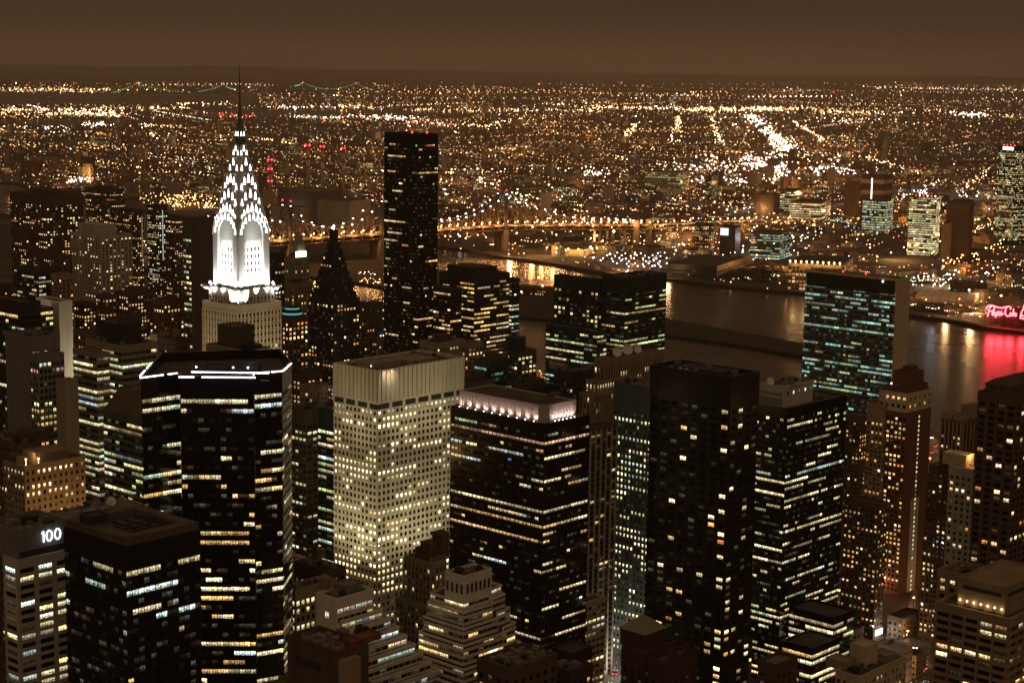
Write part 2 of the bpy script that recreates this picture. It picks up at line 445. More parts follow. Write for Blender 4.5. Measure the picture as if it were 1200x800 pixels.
def dish(T, x, y, r, z=None, aim=(-.5, -.7, .35)):
    z = T.zr if z is None else z
    a = Vector(aim).normalized(); u = a.orthogonal().normalized(); w = a.cross(u)
    c = Vector((x, y, z + r * 1.15)); m = MB(); n = 18; rings = []
    for k in range(5):
        rr = r * k / 4; dp = (k / 4) ** 2 * r * .28
        rings.append([c + a * dp + u * (rr * math.cos(2 * math.pi * i / n)) + w * (rr * math.sin(2 * math.pi * i / n)) for i in range(n)])
    for k in range(4):
        for i in range(n):
            j = (i + 1) % n
            m.quad([rings[k][i], rings[k][j], rings[k + 1][j], rings[k + 1][i]])
            m.quad([p - a * .12 for p in (rings[k][j], rings[k][i], rings[k + 1][i], rings[k + 1][j])])
    m.bar(c - a * .1, (x, y, z), .22); m.bar(c, c + a * r * .7, .07); m.ball(c + a * r * .72, .22)
    m.build('satellite_dish', wall('dish_white', (.62, .58, .50), .6, .06), T.root)

def point(name, loc, rgb, watts, radius=.3, parent=None):
    l = bpy.data.lights.new(name, 'POINT'); l.energy = watts; l.color = rgb; l.shadow_soft_size = radius
    o = bpy.data.objects.new(name, l); COL.objects.link(o); o.location = loc
    if parent is not None: o.parent = parent
    return o
def spot(name, loc, to, rgb, watts, ang=70, blend=.6, parent=None, radius=.4):
    l = bpy.data.lights.new(name, 'SPOT'); l.energy = watts; l.color = rgb; l.spot_size = R(ang); l.spot_blend = blend; l.shadow_soft_size = radius
    o = bpy.data.objects.new(name, l); COL.objects.link(o); o.location = loc
    o.rotation_euler = (Vector(to) - Vector(loc)).to_track_quat('-Z', 'Y').to_euler()
    if parent is not None: o.parent = parent
    return o
# ------------------------------------------------------------------ ground, river, shores, haze
def struct(name, mb, mat):
    o = mb.build(name, mat); o['kind'] = 'structure'; return o

def ground_material():
    m, t, N, L = newmat('city_ground')
    out = N.new('ShaderNodeOutputMaterial'); b = N.new('ShaderNodeBsdfPrincipled')
    tcn = N.new('ShaderNodeTexCoord'); n1 = N.new('ShaderNodeTexNoise'); n1.inputs['Scale'].default_value = .012; n1.inputs['Detail'].default_value = 8
    v = N.new('ShaderNodeTexVoronoi'); v.inputs['Scale'].default_value = .02
    r = N.new('ShaderNodeValToRGB'); r.color_ramp.elements[0].color = (.028, .025, .022, 1); r.color_ramp.elements[1].color = (.13, .105, .08, 1)
    r.color_ramp.elements[0].position = .35; r.color_ramp.elements[1].position = .75
    mxn = N.new('ShaderNodeMix'); mxn.data_type = 'RGBA'; mxn.blend_type = 'MULTIPLY'; mxn.inputs[0].default_value = .6
    L.new(tcn.outputs['Object'], n1.inputs['Vector']); L.new(tcn.outputs['Object'], v.inputs['Vector'])
    L.new(n1.outputs[0], r.inputs[0]); L.new(r.outputs[0], mxn.inputs[6]); L.new(v.outputs['Color'], mxn.inputs[7])
    L.new(mxn.outputs[2], b.inputs['Base Color']); b.inputs['Roughness'].default_value = .9
    L.new(b.outputs[0], out.inputs[0]); return m
GROUND = ground_material()
g = MB(); g.quad([(-60000, -2000, 0), (60000, -2000, 0), (60000, 60000, 0), (-60000, 60000, 0)]); struct('ground', g, GROUND)

def water_material():
    m, t, N, L = newmat('river_water')
    out = N.new('ShaderNodeOutputMaterial'); b = N.new('ShaderNodeBsdfPrincipled')
    tcn = N.new('ShaderNodeTexCoord')
    mp = N.new('ShaderNodeMapping'); mp.inputs['Rotation'].default_value = (0, 0, R(35)); mp.inputs['Scale'].default_value = (.12, .045, .1)
    n1 = N.new('ShaderNodeTexNoise'); n1.inputs['Scale'].default_value = 1; n1.inputs['Detail'].default_value = 5; n1.inputs['Roughness'].default_value = .6
    bu = N.new('ShaderNodeBump'); bu.inputs['Strength'].default_value = .25; bu.inputs['Distance'].default_value = .6
    L.new(tcn.outputs['Object'], mp.inputs[0]); L.new(mp.outputs[0], n1.inputs['Vector']); L.new(n1.outputs[0], bu.inputs['Height'])
    L.new(bu.outputs[0], b.inputs['Normal'])
    n2 = N.new('ShaderNodeTexNoise'); n2.inputs['Scale'].default_value = .004; n2.inputs['Detail'].default_value = 4
    r = N.new('ShaderNodeMapRange'); r.inputs[1].default_value = .3; r.inputs[2].default_value = .7; r.inputs[3].default_value = .20; r.inputs[4].default_value = .32
    L.new(tcn.outputs['Object'], n2.inputs['Vector']); L.new(n2.outputs[0], r.inputs[0]); L.new(r.outputs[0], b.inputs['Roughness'])
    b.inputs['Base Color'].default_value = (.006, .006, .005, 1); b.inputs['IOR'].default_value = 1.33; b.inputs['Specular IOR Level'].default_value = .5
    L.new(b.outputs[0], out.inputs[0]); return m
WATER = water_material()
def flat(pts): return [(p.x, p.y) for p in pts]
def area2(poly): return sum(poly[i - 1][0] * poly[i][1] - poly[i][0] * poly[i - 1][1] for i in range(len(poly)))
def sheet(name, pix, z, mat):
    pl = [G(x, y, z) for x, y in pix]; poly = flat(pl)
    if area2(poly) < 0: poly.reverse()
    me = MB(); me.quad([(p[0], p[1], z) for p in poly]); return struct(name, me, mat)

EAST_BANK = [(-60, 214), (20, 216), (60, 232), (300, 268), (420, 279), (513, 291), (540, 293.5), (580, 302), (612, 306), (648, 311), (680, 317), (740, 327), (780, 329.5), (800, 331), (840, 336), (880, 340), (936, 345), (1000, 357),
             (1067, 371), (1120, 378.5), (1152, 386), (1200, 392), (1300, 408)]
WEST_BANK = [(1300, 560), (1200, 536), (1100, 510), (940, 478), (800, 455), (640, 437), (560, 420), (440, 396), (340, 372), (200, 330), (60, 262), (-60, 240)]
sheet('river', EAST_BANK + WEST_BANK, .4, WATER)
M_BANK = wall('river_wall_stone', (.05, .042, .034), .95, .3, scale=.05)
def bank(pix, h=4.0, w=7.0, z=0.0):
    m = MB(); pl = [G(x, y, .4) for x, y in pix]
    for a, b in zip(pl, pl[1:]):
        dv = (b - a).normalized(); nrm = Vector((-dv.y, dv.x, 0)) * w
        m.quad([(a.x, a.y, h), (b.x, b.y, h), (b.x + nrm.x, b.y + nrm.y, h), (a.x + nrm.x, a.y + nrm.y, h)])
        m.quad([(a.x, a.y, 0), (b.x, b.y, 0), (b.x, b.y, h), (a.x, a.y, h)])
        a2 = a + nrm; b2 = b + nrm
        m.quad([(b2.x, b2.y, 0), (a2.x, a2.y, 0), (a2.x, a2.y, h), (b2.x, b2.y, h)])
    return m
struct('river_wall', bank(EAST_BANK, 4.5, 9), M_BANK)
struct('river_wall', bank(WEST_BANK, 4.0, 8), M_BANK)
M_PARK = wall('dark_park_soil', (.035, .032, .022), .95, .5, scale=.03)
ISLAND = [(300, 288), (430, 300), (520, 319), (560, 332), (610, 344), (690, 353), (781, 376), (867, 391), (940, 405), (990, 416), (1004, 422),
          (1000, 426), (940, 419), (867, 406.5), (781, 394.5), (700, 384), (648, 377), (600, 372), (520, 353), (430, 335), (300, 318)]
pl = flat([G(x, y, 0.4) for x, y in ISLAND])
if area2(pl) < 0: pl.reverse()
m = MB(); m.prism(pl, 0, 3.6, 0); o = struct('island', m, M_PARK)
# far bays beyond the near boroughs
sheet('bay', [(-60, 109.5), (120, 109.5), (230, 110), (300, 111), (300, 120), (200, 123), (-60, 122)], 1.0, WATER)
sheet('cove', [(-60, 140), (130, 140), (200, 141), (215, 145), (100, 147), (-60, 146)], 1.0, WATER)
sheet('inlet', [(235, 129), (300, 128), (480, 129), (560, 131), (560, 134), (460, 136), (330, 137), (235, 138)], 1.0, WATER)
sheet('pond', [(738, 133.5), (800, 133.2), (800, 136.2), (738, 136.6)], 1.0, WATER)
# low hills on the skyline
M_HILL = wall('far_hills', (.03, .03, .022), .95, .3, scale=.0005)
hm = MB(); rnd = random.Random(3)
xs = [-26000 + i * 800 for i in range(66)]
hh = [60 + 50 * math.sin(i * .31) + 30 * math.sin(i * .83 + 1) + rnd.uniform(-12, 12) for i in range(66)]
for i in range(65):
    for (y0, s0), (y1, s1) in (((39000, 0), (41500, .75)), ((41500, .75), (44000, 1)), ((44000, 1), (52000, 0))):
        hm.quad([(xs[i] , y0, hh[i] * s0), (xs[i + 1], y0, hh[i + 1] * s0), (xs[i + 1], y1, hh[i + 1] * s1), (xs[i], y1, hh[i] * s1)])
struct('hills', hm, M_HILL)

# the air over the city
HAZE = 3.1e-5
hz = MB(); hz.box(-70000, 70000, -3000, 70000, -2, 430); ho = hz.build('haze', [])
hmats, t_, N_, L_ = newmat('haze_air')
out_ = N_.new('ShaderNodeOutputMaterial'); pv = N_.new('ShaderNodeVolumePrincipled')
pv.inputs['Color'].default_value = (.95, .83, .72, 1); pv.inputs['Density'].default_value = HAZE
L_.new(pv.outputs[0], out_.inputs['Volume']); ho.data.materials.append(hmats); ho['kind'] = 'stuff'
# ------------------------------------------------------------------ the near towers
# black faceted tower with the lit crown line
def crown_tower():
    pts = [(166, 690), (211, 702), (211.6, 692.5), (297, 693.5), (298.2, 703), (330, 709), (341, 730), (328, 762), (190, 748), (180, 722)]
    zc = W(166, 441, 690).z
    base = W(166, 441, 690)
    poly = []
    for x, Y in pts:
        q = W(x, 440, Y); poly.append((q.x - base.x, q.y - base.y))
    PB = [PALEY] * 5 + [WARM] * 5 + [WW] * 3 + [COOL] * 2
    T = tower('glass_tower', 'broad black faceted glass tower whose roof edge is outlined by white light strips', 'tower', (166, 441), 690, 0, 0, M_BLACK, 'ribbon',
              fh=3.85, bay=2.15, ww=.95, wh=1.8, sill=1.0, tb=8.2, lit=.38, pal=PB, s=1.1, run=.74, panes=2, poly=poly, La=30, Ls=50, rot=0.0, d=.3, bmat=M_MULL, dim=.5,
              rows={0: (.6, .75, [PALEY]), 1: (.6, .8, [PALEY, COOL]), 10: (.6, 1.1, [WARM, WARM, PALEY]), 11: (.05, .8, PB), 16: (.06, .8, PB), 20: (.8, 1.2, [COOL, PALEY]), 22: (.06, .8, PB), 24: (.05, .8, PB), 27: (.6, 1.0, [COOL, PALEY])}, parap=4.0)
    st = glowmat('white_light_strip', (.93, .90, 1.0), 7.0, True)
    po = inset(poly, .75); z = T.zt
    runs = [(0, .02, .62), (0, .74, .98), (2, .0, .20), (2, .30, 1.0), (4, .05, .48), (4, .56, .98), (5, .05, .45), (5, .6, .85)]
    for e_, a, b in runs:
        p = Vector(po[e_]); q = Vector(po[(e_ + 1) % len(po)]); A = p.lerp(q, a); B = p.lerp(q, b)
        m = MB(); m.bar((A.x, A.y, z - .3), (B.x, B.y, z - .3), .24, n=6); m.build('light_strip', st, T.root)
    for a, b in ((.05, .45), (.6, .95)):
        p = Vector(po[0]); q = Vector(po[-1]); A = p.lerp(q, a); B = p.lerp(q, b)
        m = MB(); m.bar((A.x, A.y, z + .1), (B.x, B.y, z + .1), .24, n=6); m.build('light_strip', st, T.root)
    # the raised screen behind the front strip, its second strip and the machine house
    A = Vector(poly[2]); B = Vector(poly[3])
    m = MB(); m.bar((A.x + 3, A.y + 7, z + .4), (A.x + 34, A.y + 7, z + .4), .22, n=6); m.build('light_strip', st, T.root)
    block(T, 36, 43, 22, 28, 6.5, 'machine_house', M_DARK); block(T, 20, 30, 24, 30, 4.2, 'machine_house', M_DARK)
    for x in (18, 33, 39): 
        m = MB(); m.ball((x, 20, T.zr + 4.6), .45); m.build('roof_lamp', st, T.root)
    clutter(T, 6, zone=(14, 48, 14, 34))
    return T
crown_tower()

# pale gridded tower
T = tower('office_tower', 'pale limestone office tower, square window grid under a fluted blank crown', 'tower', (442, 434), 900, 391.5, 543, M_BEIGE, 'punch',
      fh=3.55, bay=3.1, ww=.52, wh=2.0, sill=.9, tb=21, lit=.34, pal=[PALEY] * 6 + [WW] * 3 + [GRN], s=2.0, run=.55, panes=2, d=.35, parap=1.6,
      rows={0: (.85, 1.2, [PALEY]), 8: (.8, 1.2, [PALEY]), 10: (.75, 1.2, [PALEY])})
# fluted crown: vertical fins and a dark louvred band under it
m = MB(); f = MB()
for p, q in (((0, T.La), (0, 0)), ((0, 0), (T.Ls, 0))):
    L = math.dist(p, q); e = Vector((q[0] - p[0], q[1] - p[1])) / L; n = round(L / 3.1)
    for i in range(n + 1):
        u = i * L / n; a = max(0, u - .55); b = min(L, u + .55)
        m.obox((p[0] + e.x * a, p[1] + e.y * a), (p[0] + e.x * b, p[1] + e.y * b), .55, T.zt - 16.5, T.zt - .4, o0=.34)
    for i in range(0, n - 1, 3):
        a = i * L / n + .8; b = (i + 2.6) * L / n
        f.obox((p[0] + e.x * a, p[1] + e.y * a), (p[0] + e.x * b, p[1] + e.y * b), .05, T.zt - 20.6, T.zt - 17.8, o0=.36)
m.build('crown_fin', M_BEIGE, T.root); f.build('louvre', M_DARK, T.root)
block(T, 6, 26, 10, 22, 3.2, 'penthouse', M_OLIVE); block(T, 30, 50, 6, 24, 2.2, 'penthouse', M_OLIVE); clutter(T, 5)
m = MB(); m.ball((4.5, 9.5, T.zr + 2.2), .4); m.build('roof_lamp', glowmat('green_white_lamp', (.8, 1, .7), 6), T.root)

for x, y, z, tx, ty in ((-34, 6, 70, 0, 8), (-34, 24, 70, 0, 22), (12, -36, 70, 12, 0), (34, -36, 70, 34, 0)):  # boxes and beams added low down to brighten the pale walls
    m = MB(); m.box(x - .6, x + .6, y - .6, y + .6, z - 1, z); m.build('added_floodlight', M_DARK, T.root)
    spot('added_flood_beam', (x, y, z + .5), (tx, ty, 112), (1, .88, .58), 30000, 110, .9, T.root, 1.0)
for x, y, tx, ty in ((-30, 12, 0, 12), (18, -34, 18, 0), (42, -34, 42, 0)):  # more added beams, brightening the crown
    m = MB(); m.box(x - .5, x + .5, y - .5, y + .5, T.zt - 62, T.zt - 61); m.build('added_floodlight', M_DARK, T.root)
    spot('added_flood_beam', (x, y, T.zt - 60.5), (tx, ty, T.zt - 6), (1, .88, .60), 30000, 70, .9, T.root, 1.0)
for x in (4, 9):
    m = MB(); m.bar((x, .2, T.zt - .2), (x, -4.5, T.zt + 1.0), .12); m.box(x - .4, x + .4, -4.9, -4.2, T.zt + .8, T.zt + 1.3); m.build('crown_lamp', M_STEEL, T.root)
    spot('crown_lamp_beam', (x, -4.6, T.zt + .6), (x + 1, 0, T.zt - 5), (1, .80, .62), 2300, 80, .8, T.root)
# black tower with the row of uplights round its penthouse
T = tower('office_tower', 'black ribbon-window office tower with a penthouse washed by a row of bright uplights', 'tower', (638, 496.5), 800, 529, 690.5, M_BLACK, 'ribbon',
      fh=3.6, bay=2.53, ww=.94, wh=1.45, sill=1.1, tb=4.0, lit=.22, pal=[PALEY] * 5 + [WW] * 4 + [WARM] * 2 + [COOL], s=.95, run=.70, panes=2, d=.3, parap=.5, roof=M_ROOFL, bmat=M_MULL, pd=.34,
      rows={0: (.45, .5, [GRN, PALEY]), 1: (1.0, .62, [PINK]), 3: (.5, 1.0, [PALEY, COOL]), 4: (.05, .7, [BLU, PALEY]), 8: (0, 0, [PALEY]), 9: (0, 0, [PALEY]), 10: (.8, 1.0, [PALEY]), 12: (.8, 1, [WARM, PALEY]), 14: (.6, .9, [WARM, PINK])})
pl_ = [(6, 2.5), (T.Ls - 7, 2.5), (T.Ls - 7, T.La - 3), (2.5, T.La - 3), (2.5, 6)]
M_PANEL = wall('pale_metal_panel', (.36, .31, .28), .45, .12, .5)
m = MB(); z = T.zr; m.prism(pl_, z, z + 7.6, 0); ring(m, inset(pl_, .2), inset(pl_, -.4), z + 7.5, z + 8.3, 0)
for p, q in ((pl_[3], pl_[4]), (pl_[0], pl_[1]), (pl_[4], pl_[0])):
    L = math.dist(p, q); e = Vector((q[0] - p[0], q[1] - p[1])) / L; n = round(L / 2.1)
    for i in range(n + 1):
        u = i * L / n; a = max(0, u - .12); b = min(L, u + .12)
        m.obox((p[0] + e.x * a, p[1] + e.y * a), (p[0] + e.x * b, p[1] + e.y * b), .16, z, z + 7.45)
ph = m.build('penthouse', M_PANEL, T.root)
r = MB(); r.quad([(p[0], p[1], z + 7.65) for p in inset(pl_, -.45)]); r.box(8, 20, 12, 24, z + 7.66, z + 8.2); r.box(24, 30, 16, 20, z + 7.66, z + 9.2); r.build('penthouse_roof', M_ROOF, T.root)
UPL = glowmat('uplight_glow', (1.0, .86, .92), 10)
def uplight(T, x, y, nx, ny, z, watts=640, col=(1.0, .73, .63)):
    m = MB(); m.box(x - .25, x + .25, y - .25, y + .25, z, z + .35); o = m.build('uplight', M_DARK, T.root)
    b = MB(); b.ball((x, y, z + .62), .30); b.build('bulb', UPL, o)
    spot('uplight_lamp', (x, y, z + .9), (x + nx * 1.7, y + ny * 1.7, z + 3.1), col, watts * 2.2, 112, .9, o)
for i in range(10): uplight(T, 1.0, 7.5 + i * (T.La - 12) / 9, 1, 0, z)
for i in range(6): uplight(T, 8.5 + i * (T.Ls - 18) / 5, 1.0, 0, 1, z)

# big dark tower right of centre
T = tower('office_tower', 'tall blackish tower, flat dark roof, a few lit windows in vertical stacks', 'tower', (857, 441.5), 800, 763.5, 889.5, M_BRONZE, 'ribbon',
      fh=3.62, bay=5.6, ww=.62, wh=1.95, sill=.9, tb=15, lit=.05, pal=[PALEY] * 4 + [WARM] * 3 + [WW] * 3 + [ORG], s=1.15, run=.15, panes=3, d=.3, parap=2.4, dim=.3, pd=.25,
      cols={3: {4: .10, 7: .42}, 0: {0: .14, 1: .2, 2: .16}})
block(T, 5, 20, 10, T.La - 8, 2.6, 'penthouse', M_DARK); clutter(T, 8)
dish(T, 4, T.La * .62, 1.1); dish(T, 4, T.La * .70, 1.1)
m = MB(); m.bar((3, 6, T.zr), (3, 6, T.zr + 6), .12); m.bar((3, 6, T.zr + 4), (1.6, 6, T.zr + 6.5), .1); m.build('antenna', M_DARK, T.root)

# glass tower with the pale penthouse, and its podium
T = tower('glass_tower', 'black glass tower with broken lit strips and a pale penthouse carrying a dish', 'tower', (923, 478.5), 900, 886, 992, M_BLACK, 'ribbon',
      fh=3.3, bay=2.2, ww=.93, wh=1.5, sill=1.0, tb=5, lit=.34, pal=[PALEY] * 5 + [WW] * 3 + [GRN] * 2 + [COOL], s=.9, run=.66, panes=2, d=.16, parap=.8, bmat=M_MULL, pd=.2,
      rows={9: (.6, 1, [COOL, PALEY]), 10: (.5, 1, [PALEY]), 38: (.9, 1.2, [WW]), 41: (.95, 1.3, [WW, WARM]), 42: (.95, 1.3, [WW, WARM])})
m = MB(); x0, x1, y0, y1 = 2, 30, 4.5, 19; z = T.zr
m.prism([(x0, y0), (x1, y0), (x1, y1), (x0, y1)], z, z + 10.4); ring(m, [(x0 - .2, y0 - .2), (x1 + .2, y0 - .2), (x1 + .2, y1 + .2), (x0 - .2, y1 + .2)], [(x0 + .4, y0 + .4), (x1 - .4, y0 + .4), (x1 - .4, y1 - .4), (x0 + .4, y1 - .4)], z + 10.3, z + 11.4)
ph = m.build('penthouse', M_PALE, T.root)
m = MB(); m.obox((x0, y1 - .5), (x0, y0 + .5), .12, z + 6.0, z + 7.6); m.obox((x0, y1 - .5), (x0, y0 + .5), .1, z + 1.0, z + 4.9); m.build('louvre', M_GREY, ph)
for u, k in ((4, 0), (9, .8), (14, .2), (20, 1.2), (25, .1)):
    m = MB(); m.quad([(x0 + u, y0 - .05, z + 6.2), (x0 + u + 1.4, y0 - .05, z + 6.2), (x0 + u + 1.4, y0 - .05, z + 8.2), (x0 + u, y0 - .05, z + 8.2)], 0, [(u, 1), (u + .99, 1), (u + .99, 1.99), (u, 1.99)], (k * .7, k, k * .9, 1)); m.build('window', WIN, ph)
T.zr += 10.5; dish(T, 4, 14, 2.0); clutter(T, 6, zone=(8, 28, 6, 18)); T.zr -= 10.5; clutter(T, 3, zone=(32, 44, 4, 20))
PODP = [PALEY] * 5 + [WW] * 4 + [WARM]
tower('office_building', 'dark lower glass block stepping out at the foot of the broken-strip glass tower', 'building', (977, 723), 885, 925, 1001, M_BLACK, 'ribbon', fh=3.5, bay=3.4, ww=.93, wh=1.9, tb=3.5, lit=.4, pal=PODP, s=.85, run=.7, panes=3, d=.16, nwin=60, rows={3: (.9, 1.1, PODP)})
tower('office_building', 'small black block with two full yellow window strips below the broken-strip glass tower', 'building', (952, 759), 862, 917, 984, M_BLACK, 'ribbon', fh=3.5, bay=3.4, ww=.93, wh=2.0, tb=3.2, lit=.45, pal=PODP, s=1.0, run=.8, panes=3, d=.16, nwin=60, rows={0: (.95, 1.25, [WW, WARM]), 1: (.8, 1.0, [PALEY])})

# dark green grid tower in between
T = tower('office_tower', 'dark green-grey tower with a regular grid of square lit windows between two darker towers', 'tower', (792, 458), 955, 720.5, 806, M_TEALP, 'punch',
      fh=3.5, bay=2.75, ww=.50, wh=1.9, tb=16, lit=.42, pal=[PALEY] * 5 + [GRN] * 3 + [COOL], s=1.15, run=.5, panes=1, d=.3, parap=.6, roof=M_ROOFL, dim=.8)
clutter(T, 4)
# ribbed tan tower behind
T = tower('office_tower', 'tan tower with vertical dark and pale ribs and dishes on the roof', 'tower', (709, 421.5), 1050, 701, 777, M_TAN, 'stripe', fh=3.6, bay=2.35, ww=.55, wh=3.0, sill=.3, tb=5, lit=.10, s=.9, d=.2, pal=OFFICE, panes=1, parap=1, dim=.2, nwin=60,
      rows={}, pd=.8)
for x, r in ((16, 3.0), (26, 3.4), (36, 2.6)): dish(T, x, 4, r)
tower('office_building', 'tan ribbed shoulder block with two bright window rows on the step', 'building', (699, 447), 1035, 690, 726, M_TAN, 'stripe', fh=3.6, bay=2.35, ww=.55, wh=2.6, sill=.3, tb=1.5, lit=.06, s=1.2, d=.2, pd=.7, panes=1, pal=[WW], nwin=50, rows={0: (.9, 1.3, [WW]), 1: (.95, 1.4, [WW, PALEY]), 2: (.4, 1.2, [WW])})
tower('office_building', 'lowest tan ribbed step beside the uplit black tower', 'building', (692, 461.5), 1022, 684, 724, M_TAN, 'stripe', fh=3.6, bay=2.35, ww=.55, wh=3.0, sill=.3, tb=2, lit=.05, s=.9, d=.2, pd=.7, panes=1, pal=[WW], nwin=40)
# narrow striped tower, and the pale block at its foot
T = tower('apartment_tower', 'slim tower of pale vertical piers with orange windows behind the uplit black tower', 'tower', (691.5, 502.5), 930, 686, 722.5, M_BROWN, 'stripe', fh=3.0, bay=4.6, ww=.86, wh=1.7, tb=3.5, lit=.10, pal=HOME, s=.6, run=.2, panes=4, d=.25, pd=.9, bmat=M_PALE, nwin=80)
T = tower('office_building', 'pale low building with lit windows at the foot of the slim striped tower', 'building', (684, 706), 890, 676, 709, M_CREAM, 'punch', fh=3.6, bay=3.6, ww=.75, wh=1.8, tb=2.5, lit=.5, pal=PODP, s=.8, panes=3, nwin=60)

# left: dark brown box with the sunken roof
T = tower('office_tower', 'dark brown square office tower with a sunken plant well in its flat roof', 'tower', (147, 640), 600, 75.5, 234, M_BRONZE, 'ribbon',
      fh=3.55, bay=2.47, ww=.93, wh=2.0, sill=.9, tb=8.5, lit=.05, pal=[PALEY] * 4 + [COOL] * 2 + [WARM] * 2, s=1.0, run=.68, panes=2, d=.25, parap=.4, dim=.6, nwin=100, roof=M_ROOFL,
      rows={(3, 0): (.3, .9, [PALEY]), (3, 1): (.05, .8, [PALEY]), (3, 2): (.18, .9, [WARM, COOL]), (3, 5): (.22, .9, [COOL]), (3, 6): (.15, .9, [COOL]), 0: (.2, .8, [PALEY]), 1: (.35, .85, [PALEY, WW, WARM]), 2: (.92, .95, [COOL]), 5: (.4, .9, [COOL]), 6: (.35, .9, [COOL, PALEY]), 8: (.12, 1, [WARM])})
z = T.zr
po_ = [(0.3, .3), (T.Ls - .3, .3), (T.Ls - .3, T.La - .3), (.3, T.La - .3)]
pi_ = [(6, 5), (T.Ls - 5, 5), (T.Ls - 5, T.La - 5), (6, T.La - 5)]
m = MB(); ring(m, po_, pi_, z, z + 3.2); m.build('roof_rim', wall('brown_roof_rim', (.10, .078, .06), .8, .3), T.root)
m = MB(); m.quad([(p[0], p[1], z + .1) for p in pi_]); m.build('plant_well', M_DARK, T.root)
for i in range(5):
    m = MB(); x = 9 + i * 5.2; m.box(x, x + 3.4, 8, T.La - 9, z + .1, z + 1.6)
    for j in range(3): m.cyl(x + 1.7, 11 + j * 4.5, 1.2, z + 1.6, z + 2.2, 12)
    m.build('cooling_unit', M_DARK, T.root)
T.zr += 3.2; block(T, 1.2, 8.5, T.La - 15, T.La - 8, 3.4, 'roof_house', M_DARK); T.zr -= 3.2

# left: the tower with the number
T = tower('office_tower', 'grey-white office tower with a glowing 100 at its top left of the brown box', 'tower', (20, 656), 700, 4, 84, M_PALE, 'punch',
      fh=3.52, bay=8.6, ww=.74, wh=2.0, tb=3.5, lit=.30, pal=[PALEY] * 6 + [COOL] * 3 + [WARM], s=1.2, run=.2, panes=5, d=.3, parap=1.0, dim=.6,
      rows={1: (.8, 1.1, [PALEY]), 4: (.8, 1.35, [COOL, PALEY]), 8: (.9, 1.2, [PALEY, WARM])})
x0, x1, y0, y1 = .6, T.Ls - .5, .6, T.La + 14; z = T.zr
m = MB(); m.prism([(x0, y0), (x1, y0), (x1, y1), (x0, y1)], z, z + 10.5); ring(m, inset([(x0, y0), (x1, y0), (x1, y1), (x0, y1)], .15), inset([(x0, y0), (x1, y0), (x1, y1), (x0, y1)], -.5), z + 10.4, z + 13.2)
ph = m.build('mechanical_floor', M_GREY, T.root)
m = MB(); m.obox((x0 + 1.0, y0), (x1 - 1.0, y0), .12, z + .8, z + 3.8); m.build('louvre', M_DARK, ph)
T.zr = z + 10.5; clutter(T, 5, zone=(3, T.Ls - 3, 3, T.La + 10), big=1.3); T.zr = z
SIGN = glowmat('white_sign_glow', (.78, .84, 1.0), 4.0, True)
sg = empty('number_sign', (0, 0, 0)); sg.parent = T.root
def ellipse(cx, cz, rx, rz, n=18): return [(cx + rx * math.cos(2 * math.pi * i / n), cz + rz * math.sin(2 * math.pi * i / n)) for i in range(n + 1)]
s0 = T.Ls * .46; hh_ = 4.6; zb_ = z + 6.0
for k, st in enumerate(([(0.2, hh_ * .80), (.9, hh_), (.9, 0)], ellipse(3.6, hh_ / 2, 1.35, hh_ / 2 - .1), ellipse(7.6, hh_ / 2, 1.35, hh_ / 2 - .1))):
    m = MB()
    for a, b in zip(st, st[1:]): m.bar((s0 + a[0], y0 - .35, zb_ + a[1]), (s0 + b[0], y0 - .35, zb_ + b[1]), .26, n=6)
    m.build('digit', SIGN, sg)
point('sign_lamp', (s0 + 4, y0 - 2.2, zb_ + 2), (.8, .86, 1.0), 160, 1.0, sg)

# ziggurat with white bands
ZP = [WW] * 4 + [PALEY] * 3 + [WARM] * 2
T = tower('stepped_building', 'pale banded stepped building with a blank box on top and dark slots in it', 'building', (543.5, 674.5), 715, 521.5, 576.5, M_WHITE, 'none', parap=1.0, zend=60, minl=4)
KF = .84
z = T.zt
for p, q in (((0, T.La), (0, 0)), ((0, 0), (T.Ls, 0))):
    L = math.dist(p, q); e = Vector((q[0] - p[0], q[1] - p[1])) / L; n = 4 if p[1] else 6
    for i in range(n):
        u = L * (.14 + .75 * i / (n - 1) if n > 1 else .5); m = MB(); m.obox((p[0] + e.x * (u - .65), p[1] + e.y * (u - .65)), (p[0] + e.x * (u + .65), p[1] + e.y * (u + .65)), .06, z - 8.1, z - 4.0); m.build('slot_window', M_DARK, T.root)
clutter(T, 6, big=1.1)
zroot = T.root
zz = z - 11.0
RT = T.root
